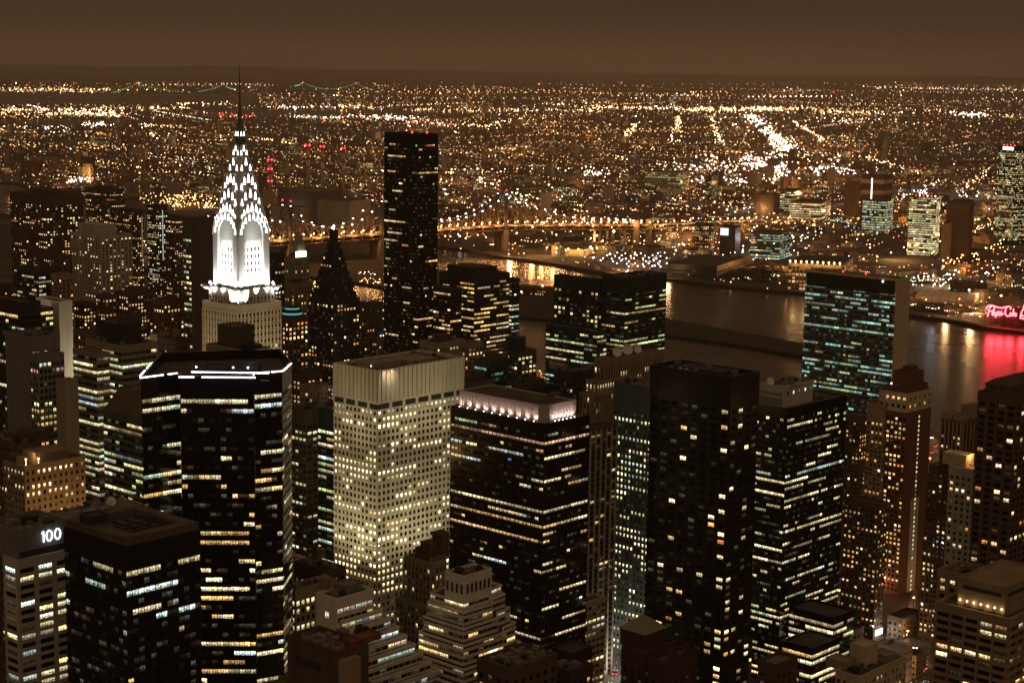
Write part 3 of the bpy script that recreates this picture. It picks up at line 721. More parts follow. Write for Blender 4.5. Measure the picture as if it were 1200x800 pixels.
for k, (o_, w_, dpt) in enumerate(((1.0, 11, 6), (4.0, 13, 9), (8.5, 16, 12), (14, 19, 15), (20, 23, 19), (27, 27, 23))):
    hgt = (4.2, 7.0, 7.2, 10.4, 7.0, 40)[k] * KF; o_ *= KF; w_ *= KF
    t2 = Tower(); t2.seed = 900 + k; t2.wins = []; t2.nw = k * 77; t2.rowp = {}; rnd = random.Random(90 + k)
    o2 = o_ * .62
    poly = [(-o2, -o2), (T.Ls + w_ * .30 - 5, -o2), (T.Ls + w_ * .30, -o2 + 5), (T.Ls + w_ * .30 + 9, -o2 + 6), (T.Ls + w_ * .30 + 9, T.La + 12), (-o2, T.La + 8)]
    m = MB(); zb = zz - hgt
    m.prism(poly, max(0, zb), zz - .9); po = inset(poly, .3); ring(m, po, inset(poly, -.3), zz - 1.0, zz)
    nf = max(1, round(hgt / 2.9)) if k < 5 else 8; fh = hgt / nf if k < 5 else 2.9
    t2.root = RT
    for f_ in range(nf):
        zt2 = zz - .2 - f_ * fh
        m.prism(po, zt2 - fh, zt2 - fh + fh * .42); 
    for i_ in range(len(poly)):
        p, q = poly[i_], poly[(i_ + 1) % len(poly)]
        if i_ in (0, 1, 2, 5): facade(t2, p, q, zz - .2, zz - .2 - nf * fh - .05, fh, 3.0, .93, fh * .5, fh * .43, .8 if k == 0 else .28, ZP, 1.15 if k == 0 else .75, .55, 3, .03, {}, None, rnd, dim=.8)
    m.build('setback_tier', M_WHITE, RT)
    rr = MB(); rr.quad([(p[0], p[1], zz - .88) for p in inset(poly, -.32)]); rr.build('terrace', M_ROOF, RT)
    T.tierw = t2; flush_windows(t2, 18); zz = zb

# old brown tower left of the ziggurat
for nm, lb, c, Y, xl, xr, tb in (('brick_tower', 'old brown tower with paired windows, crenellated top and a brick stack', (505, 659), 800, 474, 522.5, 3),):
    T = tower(nm, lb, 'tower', c, Y, xl, xr, M_OLIVE, 'stripe', fh=3.6, bay=2.6, ww=.55, wh=2.1, tb=tb, lit=.08, pal=ZP, s=1.0, panes=2, d=.2, pd=.55, parap=.6, zend=60, nwin=70, dim=.5)
    block(T, 1.5, 9, 2, 12, 5.5, 'penthouse', M_BROWN); block(T, 9.6, 15, 3, 9, 12, 'brick_stack', M_BROWN); block(T, 3, 8, 4, 10, 8.5, 'penthouse', M_BROWN)
    for i in range(5):
        m = MB(); x = i * (T.Ls - .8) / 4; m.box(x, x + .8, -.1, .7, T.zt, T.zt + 2.2); m.build('finial', M_OLIVE, T.root)
    for k, (zz, o_, ex) in enumerate(((T.zt - 21, 1.8, 3.5), (T.zt - 42, 4.5, 7), )):
        poly = [(-o_, -o_), (T.Ls + ex, -o_), (T.Ls + ex, T.La + ex), (-o_, T.La + ex)]
        m = MB(); m.prism(poly, 0, zz - .8); ring(m, inset(poly, .3), inset(poly, -.4), zz - 1, zz + .4)
        t2 = Tower(); t2.seed = 950 + k; t2.wins = []; t2.nw = k * 60; t2.rowp = {}; t2.root = T.root; rnd = random.Random(50 + k)
        for p, q in (((-o_, T.La + ex), (-o_, -o_)), ((-o_, -o_), (T.Ls + ex, -o_))):
            nb, b, nf = facade(t2, p, q, zz - 1.5, zz - 22, 3.6, 2.6, .55, 2.1, .8, .12, ZP, 1.1, .3, 2, .03, {}, None, rnd, dim=.6)
            L = math.dist(p, q); e = Vector((q[0] - p[0], q[1] - p[1])) / L
            for j in range(nb + 1):
                a = max(0, j * b - .55); c2 = min(L, j * b + .55); m.obox((p[0] + e.x * a, p[1] + e.y * a), (p[0] + e.x * c2, p[1] + e.y * c2), .4, 0, zz - 1.1)
            for f_ in range(nf): m.obox(p, q, .22, zz - 1.5 - f_ * 3.6 - .7, zz - 1.5 - f_ * 3.6 + .1)
        m.build('setback_tier', M_OLIVE, T.root); flush_windows(t2, 40)

# small white stepped building with the water tank
T = tower('stepped_building', 'white stepped building with balconied terraces and a wooden water tank on its roof', 'building', (395, 701), 680, 371.5, 437, M_WHITE, 'ribbon', fh=3.7, bay=3.1, ww=.86, wh=1.9, tb=3.6, lit=.3, pal=[COOL, PALEY, COOL, WW], s=.9, run=.6, panes=3, d=.3, parap=1.0, blank=(3,), rows={0: (.85, .9, [COOL, PALEY])}, nwin=40, zend=110)
T.root['label'] = 'white stepped building with lit terraces and a wooden water tank on its roof'
water_tank(T, 5.5, 13.5, 2.6, 4.0, 1.6); block(T, 8, 17, 4, 11, 3.6, 'penthouse', M_GREY); clutter(T, 4, zone=(2, 8, 2, 9))
for (wx, wz, k) in ((4.5, 9.2, .7), (4.5, 15.8, .9), (4, 22, 0), (12, 21, 0)):
    m = MB(); m.quad([(-.34, wx + 2.4, T.zt - wz), (-.34, wx, T.zt - wz), (-.34, wx, T.zt - wz + 2.6), (-.34, wx + 2.4, T.zt - wz + 2.6)], 0, [(0, 0), (.99, 0), (.99, .99), (0, .99)], (k, k * .85, k * .5, 2)); m.build('window', WIN, T.root)
zz = T.zt - 9
for k in range(8):
    o_ = 1.2 + k * 1.5; ex = 4 + k * 3.2; h_ = 4.1
    poly = [(1.5, -o_), (T.Ls + ex, -o_), (T.Ls + ex, T.La - 2), (1.5, T.La - 2)]
    m = MB(); m.prism(poly, zz - h_, zz - .9); po = inset(poly, .3); ring(m, po, inset(poly, -.3), zz - 1.6, zz); m.prism(po, zz - h_, zz - h_ + .5)
    m.build('setback_tier', M_WHITE, T.root)
    t2 = Tower(); t2.seed = 970 + k; t2.wins = []; t2.nw = k * 60; t2.rowp = {}; t2.root = T.root; rnd = random.Random(150 + k)
    facade(t2, poly[0], poly[1], zz - .6, zz - .6 - 3.5, 3.45, 3.4, .90, 1.9, .75, .5, [COOL, PALEY, WW], .85, .5, 4, .03, {}, None, rnd, dim=.8); flush_windows(t2, 20)
    zz -= h_

# brown plant building with the fans
T = tower('plant_building', 'low brown-black building with a row of round fans along its roof edge', 'building', (394, 763), 560, 336.5, 432, M_BROWN, 'none', parap=2.2)
M_FAN = wall('fan_housing', (.20, .16, .13), .6, .2)
for i in range(4):
    m = MB(); y = 3.2 + i * 5.0; m.cyl(3.4, y, 2.2, T.zr, T.zr + 3.0, 20); o = m.build('fan_housing', M_FAN, T.root)
    m = MB(); m.cyl(3.4, y, 1.7, T.zr + 3.01, T.zr + 3.06, 20); m.build('fan', M_DARK, o)
m = MB()
for i in range(6): m.cyl(9, T.La - 6, 3.0 * math.cos(i * .25), T.zr + i * .4, T.zr + (i + 1) * .4, 18, r1=3.0 * math.cos((i + 1) * .25))
m.build('dome', M_FAN, T.root)
block(T, 11, 24, 4, 9, 2.2, 'duct', wall('rust_red_duct', (.22, .07, .035), .8, .3)); clutter(T, 4, zone=(8, 26, 10, 20))
m = MB(); m.obox((0, 20), (0, 8), .1, T.zt - 9, T.zt - 6); m.build('louvre', M_DARK, T.root)
m = MB(); m.box(.8, 8.5, -2.6, -.02, T.zt - 16, T.zt - 3); m.build('lift_shaft', wall('salmon_render', (.30, .20, .15), .85, .2), T.root)
p4 = [(-4, -4), (T.Ls + 5, -4), (T.Ls + 5, T.La + 4), (-4, T.La + 4)]
m = MB(); m.prism(p4, 0, T.zt - 17); m.prism(inset(p4, .25), T.zt - 18.4, T.zt - 16.6); bo = m.build('base_block', M_DARK, T.root)
t2 = Tower(); t2.seed = 1; t2.wins = []; t2.nw = 5; t2.rowp = {}; t2.root = T.root; rnd = random.Random(5)
for p, q in ((p4[3], p4[0]), (p4[0], p4[1])): facade(t2, p, q, T.zt - 17.6, T.zt - 30, 3.6, 3.2, .9, 1.9, .8, .5, GREENISH, .9, .4, 3, .04, {}, None, rnd, dim=.8)
flush_windows(t2, 60)

# buildings behind those
T = tower('office_building', 'brown building with a block of bright square windows beside the black faceted tower', 'building', (346, 690), 740, 338, 392, M_OLIVE, 'punch', fh=3.7, bay=2.75, ww=.6, wh=2.2, tb=5, lit=.62, pal=[PALEY, WW], s=1.2, run=.5, panes=2, nwin=60, roof=M_ROOF)
clutter(T, 3)
T = tower('brick_building', 'small brown rooftop building with a bulkhead in front of the pale gridded tower', 'building', (384, 668), 770, 345, 404, M_BROWN, 'punch', fh=3.8, bay=4, ww=.4, wh=1.8, tb=3, lit=.03, s=.5, nwin=30, roof=M_ROOFL)
water_tank(T, 10, 16, 2.2); clutter(T, 5)
tower('brick_building', 'white narrow brick building with dark windows under the teal tower', 'building', (343.5, 656), 830, 338, 358.5, M_CREAM, 'punch', fh=3.6, bay=3.4, ww=.45, wh=1.9, tb=4, lit=.15, pal=HOME, s=.8, nwin=30)
tower('glass_tower', 'teal-green glass building lit in yellow-green strips between black and pale towers', 'tower', (402, 482), 960, 357, 420, M_GREEN, 'ribbon', fh=3.7, bay=4.6, ww=.92, wh=1.9, tb=12, lit=.5, pal=GREENISH, s=.75, run=.7, panes=4, d=.15, nwin=80)
T = tower('office_building', 'drab brown office slab left of the teal-green glass building', 'building', (359, 480), 945, 337, 366, M_BROWN, 'punch', fh=3.6, bay=3.4, ww=.75, wh=1.7, tb=8, lit=.3, pal=GREENISH, s=.7, panes=3, nwin=40, roof=M_ROOFL)
clutter(T, 3)
# fluted drum in front of the spire tower
def fluted():
    T = tower('office_tower', 'olive fluted drum-topped tower with a dark box, before the white spired tower', 'tower', (288, 411), 765, 241, 318, M_OLIVE, 'none', parap=.8, zend=150)
    m = MB(); fl_poly = []
    for p, q in (((0, T.La), (0, 0)), ((0, 0), (T.Ls, 0))):
        L = math.dist(p, q); e = Vector((q[0] - p[0], q[1] - p[1])) / L; n = 11 if p[1] else 5
        for i in range(n):
            u0 = L * i / n + .25; u1 = L * (i + 1) / n - .25
            pts = [(p[0] + e.x * u0, p[1] + e.y * u0)]
            nx, ny = e.y, -e.x
            for k in range(1, 6):
                t = k / 6; u = u0 + (u1 - u0) * t; o = math.sin(math.pi * t) * .9
                pts.append((p[0] + e.x * u + nx * o, p[1] + e.y * u + ny * o))
            pts.append((p[0] + e.x * u1, p[1] + e.y * u1))
            m.prism(pts, T.zt - 22, T.zt - .5)
    m.build('fluting', M_TAN, T.root)
    block(T, 2, 13, T.La - 18, T.La - 6, 10, 'roof_house', M_BROWN); block(T, 4, T.Ls - 3, 3, T.La - 20, 2.4, 'roof_house', M_DARK)
fluted()
# ------------------------------------------------------------------ the white spired tower
def spire_tower():
    Yc = 921
    near = W(279.5, 334, Yc - 14)
    P0 = near
    root = empty('spire_tower', (P0.x, P0.y, 0), TH)
    tag(root, 'white floodlit art deco tower with tiers of glowing triangular windows and a needle spire', 'tower')
    zc = lambda y: W(277, y, Yc).z
    cx = 10.0
    L = 20.0
    wh_ = wall('white_glazed_brick', (.62, .60, .55), .6, .08)
    gr_ = wall('grey_glazed_brick', (.20, .19, .18), .6, .1)
    low_ = wall('warm_lit_brick', (.56, .49, .36), .7, .1)  # warm light on the lower tiers put into the brick colour
    steel = wall('bright_steel', (.60, .60, .56), .38, .1, .5, .6)
    dkst = wall('weathered_steel', (.17, .165, .15), .4, .2, .5, .6)
    glow = glowmat('triangle_window_glow', (.97, .98, .93), 6.0)
    spring = zc(300); zb = zc(334)
    # shaft under the crown: corner piers, and a tall arched recess in each face
    I0, I1 = 1.7, L - 1.7
    m = MB(); m.prism([(I0, I0), (I1, I0), (I1, I1), (I0, I1)], 60, spring + 12)
    for x0 in (0.05, L - 3.65):
        for y0 in (0.05, L - 3.65): m.box(x0, x0 + 3.6, y0, y0 + 3.6, zb - 3, spring + 5)
    for u in (6.2, 8.6, 10.9, 13.3):
        m.box(u, u + .5, I0 - .45, I0, zb, spring + 9); m.box(I0 - .45, I0, u, u + .5, zb, spring + 9)
    m.build('shaft', wh_, root)
    t = Tower(); t.seed = 400; t.wins = []; t.nw = 3; t.rowp = {}; t.root = root; rnd = random.Random(8)
    for p, q in (((I0, L - 4.0), (I0, 4.0)), ((4.0, I0), (L - 4.0, I0))):
        facade(t, p, q, spring + 6, zb + 1, 3.6, 2.35, .42, 1.9, .8, .12, [PALEY, COOL], 1.0, .3, 1, .04, {}, None, rnd, dim=.9)
    for p, q in (((.05, L - .3), (.05, L - 3.4)), ((.3, .05), (3.4, .05)), ((.05, 3.4), (.05, .3)), ((L - 3.4, .05), (L - .3, .05))):
        facade(t, p, q, spring + 3, zb + 2, 3.6, 1.55, .42, 1.9, .8, .25, [PALEY, WW], 1.0, .3, 1, .04, {}, None, rnd, dim=.9)
    # lower bodies
    for (a, b, zt, zlo) in ((-1.9, 1.9, zb, 60), (-4.5, 4.5, zc(351), 0)):
        mm = MB(); poly = [(a, a), (L + b, a), (L + b, L + b), (a, L + b)]
        mm.prism(poly, zlo, zt - .8); ring(mm, inset(poly, .2), inset(poly, -.5), zt - .9, zt - .4)
        for p, q in (((a, L + b), (a, a)), ((a, a), (L + b, a))):
            nb, bb, nf = facade(t, p, q, zt - 4, zt - 4 - 3.6 * 24, 3.6, 2.35, .46, 1.8, .8, .24, [WW, PALEY, PALEY], 1.2, .45, 2, .03, {}, None, rnd, dim=.7)
            LL = math.dist(p, q); ee = Vector((q[0] - p[0], q[1] - p[1])) / LL
            for j in range(nb + 1):
                u0 = max(0, j * bb - .6); u1 = min(LL, j * bb + .6); mm.obox((p[0] + ee.x * u0, p[1] + ee.y * u0), (p[0] + ee.x * u1, p[1] + ee.y * u1), .3, 0, zt - 3.9)
        mm.build('setback_tier', low_, root)
        g2 = MB()
        for k in range(24):
            for p, q in (((a, L + b), (a, a)), ((a, a), (L + b, a))):
                g2.obox(p, q, .12, zt - 4 - (k + 1) * 3.6 - .6, zt - 4 - (k + 1) * 3.6 + .3)
        g2.build('grey_band', gr_, root)
        r = MB(); r.quad([(p[0], p[1], zt - .7) for p in inset(poly, -.55)]); r.build('terrace', M_ROOFL, root)
    # bright corner bay under the recess
    m = MB(); m.box(-2.6, 4.6, -2.6, 4.6, zb - 11.5, zb - .9); m.build('corner_bay', wh_, root)
    facade(t, (-2.6, 4.6), (-2.6, -2.6), zb - 5, zb - 9, 3.6, 2.3, .35, 1.6, .8, .1, [WW], .6, .3, 1, .04, {}, None, rnd); facade(t, (-2.6, -2.6), (4.6, -2.6), zb - 5, zb - 9, 3.6, 2.3, .35, 1.6, .8, .1, [WW], .6, .3, 1, .04, {}, None, rnd)
    flush_windows(t, 100)
    # crown: seven cross vaults of shrinking size
    rows = [(264, 20.4, 24, 12.5, 9), (250, 17.8, 14, 10.5, 7), (233, 15.4, 15, 9.8, 5), (215, 12.4, 14, 9.3, 5), (196, 8.6, 12.5, 8.8, 3), (178, 5.4, 9, 6.5, 3), (157, 3.4, 7, 5, 2)]
    tops = []
    for k, (yw, Lk, hk, rise, nwin) in enumerate(rows):
        zwin = zc(yw); z1 = zwin + rise * .62; z0 = z1 - hk - (6 if k else 0) if k else zb - .6
        n = 16; prof = []
        for i in range(n + 1):
            a = math.pi * i / n; prof.append((-Lk / 2 * math.cos(a), rise * math.sin(a) ** .85))
        spz = z1 - rise
        mm = MB(); ext = Lk / 2 + .25
        for axis in (0, 1):
            def put(u, v, z): return (cx + u, cx + v, z) if axis == 0 else (cx + v, cx - u, z)
            pr = [(-Lk / 2, z0)] + [(u, spz + w) for u, w in prof] + [(Lk / 2, z0)]
            if k == 0:                # a deep arch frame open below, round the lit recess
                n_i = 6.3; r_i = 8.2
                inn = [(-n_i, z0)] + [(-n_i * math.cos(math.pi * i / n), spz + r_i * math.sin(math.pi * i / n) ** .85) for i in range(n + 1)] + [(n_i, z0)]
                for v0, v1 in ((-ext, -ext + 1.6), (ext - 1.6, ext)):
                    for i in range(len(pr) - 1):
                        j = i + 1
                        A, B, C, D = pr[i], pr[j], inn[j], inn[i]
                        mm.quad([put(*(q[0], v0, q[1])) for q in (D, C, B, A)]); mm.quad([put(q[0], v1, q[1]) for q in (A, B, C, D)])
                        mm.quad([put(A[0], v0, A[1]), put(B[0], v0, B[1]), put(B[0], v1, B[1]), put(A[0], v1, A[1])])
                        mm.quad([put(D[0], v1, D[1]), put(C[0], v1, C[1]), put(C[0], v0, C[1]), put(D[0], v0, D[1])])
            else:
                fr = [put(u, -ext, z) for u, z in pr]; bk = [put(u, ext, z) for u, z in pr]
                mm.quad(fr); mm.quad(list(reversed(bk)))
                for i in range(len(pr)):
                    j = (i + 1) % len(pr); mm.quad([fr[j], fr[i], bk[i], bk[j]])
            fr = [put(u, -ext - .05, z) for u, z in pr]
            for i in range(1, len(pr) - 2): mm.bar(fr[i], fr[i + 1], .30)
        o = mm.build('crown_tier', steel if k < 6 else dkst, root)
        # triangular windows
        for axis in (0, 1):
            for i in range(nwin):
                f = (i + .5) / nwin; a = math.pi * (.02 + .96 * f); ce = math.sin(a)
                if k == 0: u = -8.5 * math.cos(a); zb2 = spz + 10.2 * ce ** .85 - 1.7; h = 2.9 + .6 * ce; w = .70
                else:
                    f = (i + .5) / nwin; a = math.pi * (.07 + .86 * f); ce = math.sin(a); u = -Lk * .41 * math.cos(a)
                    h = (2.6 + 1.7 * ce) * min(1, .45 + Lk / 22); zb2 = spz + rise * max(.25, 1 - (abs(u) / (Lk / 2)) ** 2.2) - h - .55; w = (.52 + .34 * ce) * min(1, .4 + Lk / 20)
                tri = [(u - w, zb2), (u + w, zb2), (u + w * .75, zb2 + h * .5), (u + w * .12, zb2 + h), (u - w * .12, zb2 + h), (u - w * .75, zb2 + h * .5)]
                mt_ = MB(); oo = ext + .12
                if axis == 0: mt_.quad([(cx + a_, cx - oo, b_) for a_, b_ in tri])
                else: mt_.quad([(cx - oo, cx - a_, b_) for a_, b_ in tri])
                mt_.build('triangular_window', glow, o)
    # spire
    z1 = zc(160); z2 = zc(118); z3 = zc(76)
    def sq(r): return [(cx - r, cx - r), (cx + r, cx - r), (cx + r, cx + r), (cx - r, cx + r)]
    m = MB(); m.frustum(sq(1.5), zc(172), sq(.95), zc(148)); m.frustum(sq(.95), zc(148), sq(.34), z2); m.frustum(sq(.34), z2, sq(.10), z3)
    m.build('spire', dkst, root)
    # eagle heads, their lamps, and floodlights in the recesses
    for x, y in ((-1.9, -1.9), (-1.9, L + 1.9), (L + 1.9, -1.9)):
        d = Vector((x - cx, y - cx, 0)).normalized(); m = MB()
        m.bar((x, y, zb - 1.5), (x + d.x * 3.4, y + d.y * 3.4, zb - .3), .8, n=6); m.ball((x + d.x * 3.9, y + d.y * 3.9, zb), .9)
        m.build('eagle_gargoyle', steel, root)
    fl = glowmat('floodlight_glow', (.96, .94, 1.0), 10.0)
    for x, y in ((-1.7, L + 1.4), (L + 1.4, -1.7)):
        m = MB(); m.ball((x, y, zb + 1.4), .9); m.ball((x + 1, y + .3, zb + .6), .6); m.build('floodlight', fl, root)
        point('floodlight_lamp', (x - 1.6 if x < 0 else x + 1, y - 1.6 if y < 0 else y + 1, zb - 2.5), (.93, .92, 1.0), 900, .5, root)
    def flood(x, y, z, to, w, ang=75):
        m = MB(); m.box(x - .3, x + .3, y - .3, y + .3, z - .5, z + .15); o = m.build('floodlight', M_DARK, root)
        spot('floodlight_lamp', (x, y, z + .5), to, (1.0, .985, .94), w, ang, .7, root)
    for u in (5.2, 7.6, 10.0, 12.4, 14.8):
        flood(u, .35, zb - .2, (u, I0 + .6, zb + 16), 22000, 120); flood(.35, u, zb - .2, (I0 + .6, u, zb + 16), 22000, 120)
    for u in (1.5, 6, 14, 18.5):
        flood(u, -1.1, zb - .2, (u, .4, zb + 18), 24000, 110); flood(-1.1, u, zb - .2, (.4, u, zb + 18), 24000, 110)
    flood(-3.9, -3.9, zc(351) + .2, (-1.5, -1.5, zb - 3), 4200, 120)
    for x, y in ((-3.9, 3), (3, -3.9)): flood(x, y, zc(351) + .2, (-2 if x < -3 else 1.5, -2 if y < -3 else 1.5, zb - 4), 2200, 110)
    for u in (3, 10, 17): flood(u, -4.1, zc(351) + .3, (u, 1, zb + 25), 75000, 44); flood(-4.1, u, zc(351) + .3, (1, u, zb + 25), 75000, 44)
    for p_ in ((16, -26), (-26, 16), (-20, -20)): spot('added_warm_spot', (p_[0], p_[1], zc(351) - 62), (8 if p_[0] > 0 else 0, 8 if p_[1] > 0 else 0, zc(351) - 14), (1, .82, .5), 42000, 70, .9, root, 1.5)  # warm spots added without fixtures to light the lower tiers
    for x, y in ((-4, -4), (-4, cx), (cx, -4), (-4, L + 4), (L + 4, -4)): flood(x, y, zc(351) + .3, (cx, cx, zc(222)), 130000, 32)
spire_tower()

# ------------------------------------------------------------------ the riverside slab and the black slab
T = tower('office_slab', 'wide green-glass slab, teal-lit window rows, blank marble end wall, by the river', 'tower', (1050.5, 327), 1440, 944.5, 1067, M_MARBLE, 'ribbon',
      fh=3.72, bay=2.5, ww=.93, wh=2.0, sill=.9, tb=11, lit=.40, pal=UNPAL, s=.55, run=.55, panes=3, d=.14, parap=1.5, blank=(0,), sm=None, nwin=100, dim=.75, bmat=M_GREEN, pd=.12,
      rows={10: (.05, .4, UNPAL), 11: (.05, .4, UNPAL), 24: (0, 0, UNPAL), 25: (0, 0, UNPAL), 33: (.75, .7, UNPAL)})
m = MB(); m.obox((0, T.La), (0, 0), .12, 0, T.zt - .5, o0=-.05); 
# green glass curtain between the marble ends
m = MB(); m.obox((0, T.La - 1.2), (0, .8), .10, T.zt - 13.2, T.zt - 1.8, o0=.15); m.build('louvre_band', M_GREEN, T.root)
m = MB()
for k in range(44): 
    z_ = T.zt - 11 - (k + 1) * 3.72 + .68
    m.obox((0, T.La - 1.2), (0, .8), .05, z_ - 1.2, z_, o0=.15)
m.build('spandrel_glass', M_GREEN, T.root)
block(T, 3, 16, 8, 70, 2.2, 'penthouse', M_OLIVE)
RED = glowmat('red_beacon', (1.0, .03, .02), 8)
for y in (30, 52): 
    m = MB(); m.ball((2, y, T.zr + 3.0), .9); m.build('red_beacon', RED, T.root)
m = MB(); m.ball((-1.0, 12, T.zt - 3), 1.0); m.build('roof_lamp', glowmat('white_lamp', (.95, .95, 1), 5), T.root)

T = tower('glass_tower', 'tall slender black slab tower rising alone above the river', 'tower', (491, 157), 1600, 450.5, 513.5, M_BLACK, 'ribbon',
      fh=3.5, bay=2.2, ww=.93, wh=1.8, sill=.9, tb=9, lit=.07, pal=HOME + OFFICE, s=.85, run=.68, panes=2, d=.08, parap=1.0, nwin=100, dim=.4, bmat=M_MULL, pd=.12,
      rows={7: (.6, .7, HOME), 30: (.4, .8, HOME), 37: (.5, .8, OFFICE), 45: (.5, .9, HOME)})
m = MB(); m.ball((3, 12, T.zr + 2), 1.3); m.build('red_beacon', RED, T.root)
m = MB(); m.ball((14, 4, T.zr + 2), 1.3); m.build('red_beacon', RED, T.root)

# twin slant-footed glass towers
T = tower('glass_tower', 'dark green glass tower with short lit strips, right one of the faceted riverside pair', 'tower', (733, 325.5), 1330, 706, 781, M_GREEN, 'ribbon', fh=3.5, bay=4.2, ww=.92, wh=1.6, tb=12, lit=.34, pal=[PALEY] * 4 + [WARM] * 3 + [GRN] * 3, s=.8, run=.6, panes=2, d=.12, nwin=100, dim=.6, rows={19: (.1, .5, [TEAL]), 20: (.1, .5, [TEAL])})
clutter(T, 3)
T = tower('glass_tower', 'dark green glass tower with scattered paired lights, left one of the faceted riverside pair', 'tower', (702, 328), 1345, 649.5, 709, M_GREEN, 'ribbon', fh=3.5, bay=4.0, ww=.55, wh=2.2, tb=10, lit=.24, pal=[PALEY] * 4 + [WARM] * 3 + [GRN] * 2, s=.95, run=.35, panes=2, d=.12, nwin=100, dim=.6)
tower('glass_tower', 'lower sloped foot of the left faceted riverside tower', 'tower', (700, 388), 1325, 640, 711, M_GREEN, 'ribbon', fh=3.5, bay=4.4, ww=.9, wh=1.7, tb=3, lit=.5, pal=GREENISH, s=.7, run=.65, panes=3, d=.12, nwin=60)
T = tower('office_building', 'dark ribbed office block, long tank on its roof, before the riverside pair', 'building', (672, 436), 1110, 650, 712, M_DARK, 'stripe', fh=3.7, bay=2.8, ww=.7, wh=2.2, tb=7, lit=.14, pal=GREENISH, s=1.0, run=.5, panes=2, d=.2, pd=.5, nwin=70)
m = MB(); m.bar((6, 12, T.zr + 2.6), (6, 24, T.zr + 2.6), 2.0, n=10); m.build('roof_tank', M_TAN, T.root); clutter(T, 4)

# the red brick tower on the right
T = tower('apartment_tower', 'tall red brick tower with a cream top band and one column of stair windows', 'tower', (1064, 461), 1100, 1031, 1092, M_RED, 'punch', fh=3.0, bay=3.0, ww=.55, wh=1.7, tb=16, lit=.42, pal=HOME, s=1.2, run=.3, panes=2, d=.22, blank=(0,), nwin=100, rows={})
cream = M_CREAM
m = MB(); e_ = inset(T.poly, .30); ring(m, e_, T.poly, T.zt - 12.5, T.zt - .02); m.build('cream_band', cream, T.root)
t2 = Tower(); t2.seed = 77; t2.wins = []; t2.nw = 9; t2.rowp = {}; t2.root = T.root; rnd = random.Random(12)
facade(t2, (-.32, T.La), (-.32, 0), T.zt - 1.5, T.zt - 12.5, 5, 4.2, .5, 2.2, 1.5, .6, HOME, 1.0, .2, 2, .02, {}, None, rnd); facade(t2, (0, -.32), (T.Ls, -.32), T.zt - 1.5, T.zt - 12.5, 5, 6, .25, 2.2, 1.5, .4, HOME, 1.0, .2, 2, .02, {}, None, rnd)
m = MB(); u_ = T.Ls * .5; m.obox((u_ - 5, 0), (u_ + 5, 0), .16, 0, 62, o0=.25); m.build('pale_bay', M_PALE, T.root)
for k in range(40):
    z_ = T.zt - 16 - k * 3.0; m = MB(); y_ = -.43
    g_ = .9 if rnd.random() < .8 else .15
    m.quad([(u_ - .8, y_, z_ - 1.7), (u_ + .8, y_, z_ - 1.7), (u_ + .8, y_, z_), (u_ - .8, y_, z_)], 0, [(k, 5), (k + .99, 5), (k + .99, 5.99), (k, 5.99)], (g_ * 1.0, g_ * .8, g_ * .42, 2)); m.build('stair_window', WIN, T.root)
flush_windows(t2, 40)
block(T, 2, T.Ls - 2, 2, T.La - 3, 5, 'penthouse', M_RED); block(T, 8, T.Ls - 4, 4, 16, 13, 'penthouse', M_RED); block(T, 13, T.Ls - 8, 6, 12, 16, 'penthouse', M_RED)
m = MB(); m.ball((1.5, 13, T.zr + 5.8), .7); m.build('roof_lamp', glowmat('white_lamp_b', (1, .95, .85), 5), T.root)
m = MB(); m.box(-2.2, -.1, T.La - 2.0, T.La + 3, 0, T.zt - 9); m.build('pale_pier', M_OLIVE, T.root)
T2 = tower('apartment_tower', 'brown apartment wing with balconies behind the red brick tower', 'tower', (1036, 474), 1108, 1017, 1052, M_TAN, 'punch', fh=3.0, bay=3.0, ww=.55, wh=1.7, tb=12, lit=.22, pal=HOME, s=.95, run=.3, nwin=70)
tower('apartment_tower', 'narrow dim reddish apartment tower behind the broken-strip glass tower', 'tower', (1008, 487), 1190, 988, 1022, M_BROWN, 'punch', fh=3.0, bay=3.0, ww=.5, wh=1.7, tb=5, lit=.22, pal=HOME, s=.95, run=.3, nwin=60)
T = tower('brick_building', 'mid-height red-brown apartment block in front of the red brick tower', 'building', (1030, 590), 1010, 990, 1040, M_BROWN, 'punch', fh=3.0, bay=2.8, ww=.5, wh=1.6, tb=4, lit=.3, pal=HOME, s=.9, run=.3, nwin=80)
for k in range(4):
    m = MB(); u = 2 + k * T.Ls / 4.6; m.box(u, u + T.Ls / 5.6, -.7, -.45, 2.2, 5.6); m.build('shop_window', glowmat('shop_glow', (1, .95, .85), 3.5), T.root)
point('shop_light', (T.Ls / 2, -7, 5), (1, .9, .75), 5000, 1, T.root)

# right edge
T = tower('apartment_tower', 'dark gridded apartment tower with a low domed top at the right edge', 'tower', (1192, 464), 760, 1147, 1232, M_BROWN, 'punch', fh=2.95, bay=4.1, ww=.62, wh=1.8, tb=4.5, lit=.16, pal=HOME + [COOL, PALEY], s=1.25, run=.25, panes=2, d=.3, nwin=100, dim=.35)
m = MB(); c_ = [(2, 4), (T.Ls - 2, 4), (T.Ls - 2, T.La - 2), (2, T.La - 2)]
m.prism(c_, T.zr, T.zr + 4.5); m.frustum(inset(c_, .4), T.zr + 4.5, inset(c_, -2.5), T.zr + 6.5); m.frustum(inset(c_, -2.5), T.zr + 6.5, inset(c_, -6), T.zr + 7.6)
m.build('domed_penthouse', M_BROWN, T.root)
T = tower('apartment_tower', 'pale apartment wing with small windows and an orange-lit roof at the right', 'tower', (1147, 551), 800, 1113, 1160, M_PALE, 'punch', fh=2.95, bay=3.1, ww=.5, wh=1.6, tb=4, lit=.16, pal=HOME, s=1.2, run=.25, nwin=80, roof=wall('orange_lit_roof', (.24, .13, .06), .9, .3))  # roof colour carries the orange light that falls on it
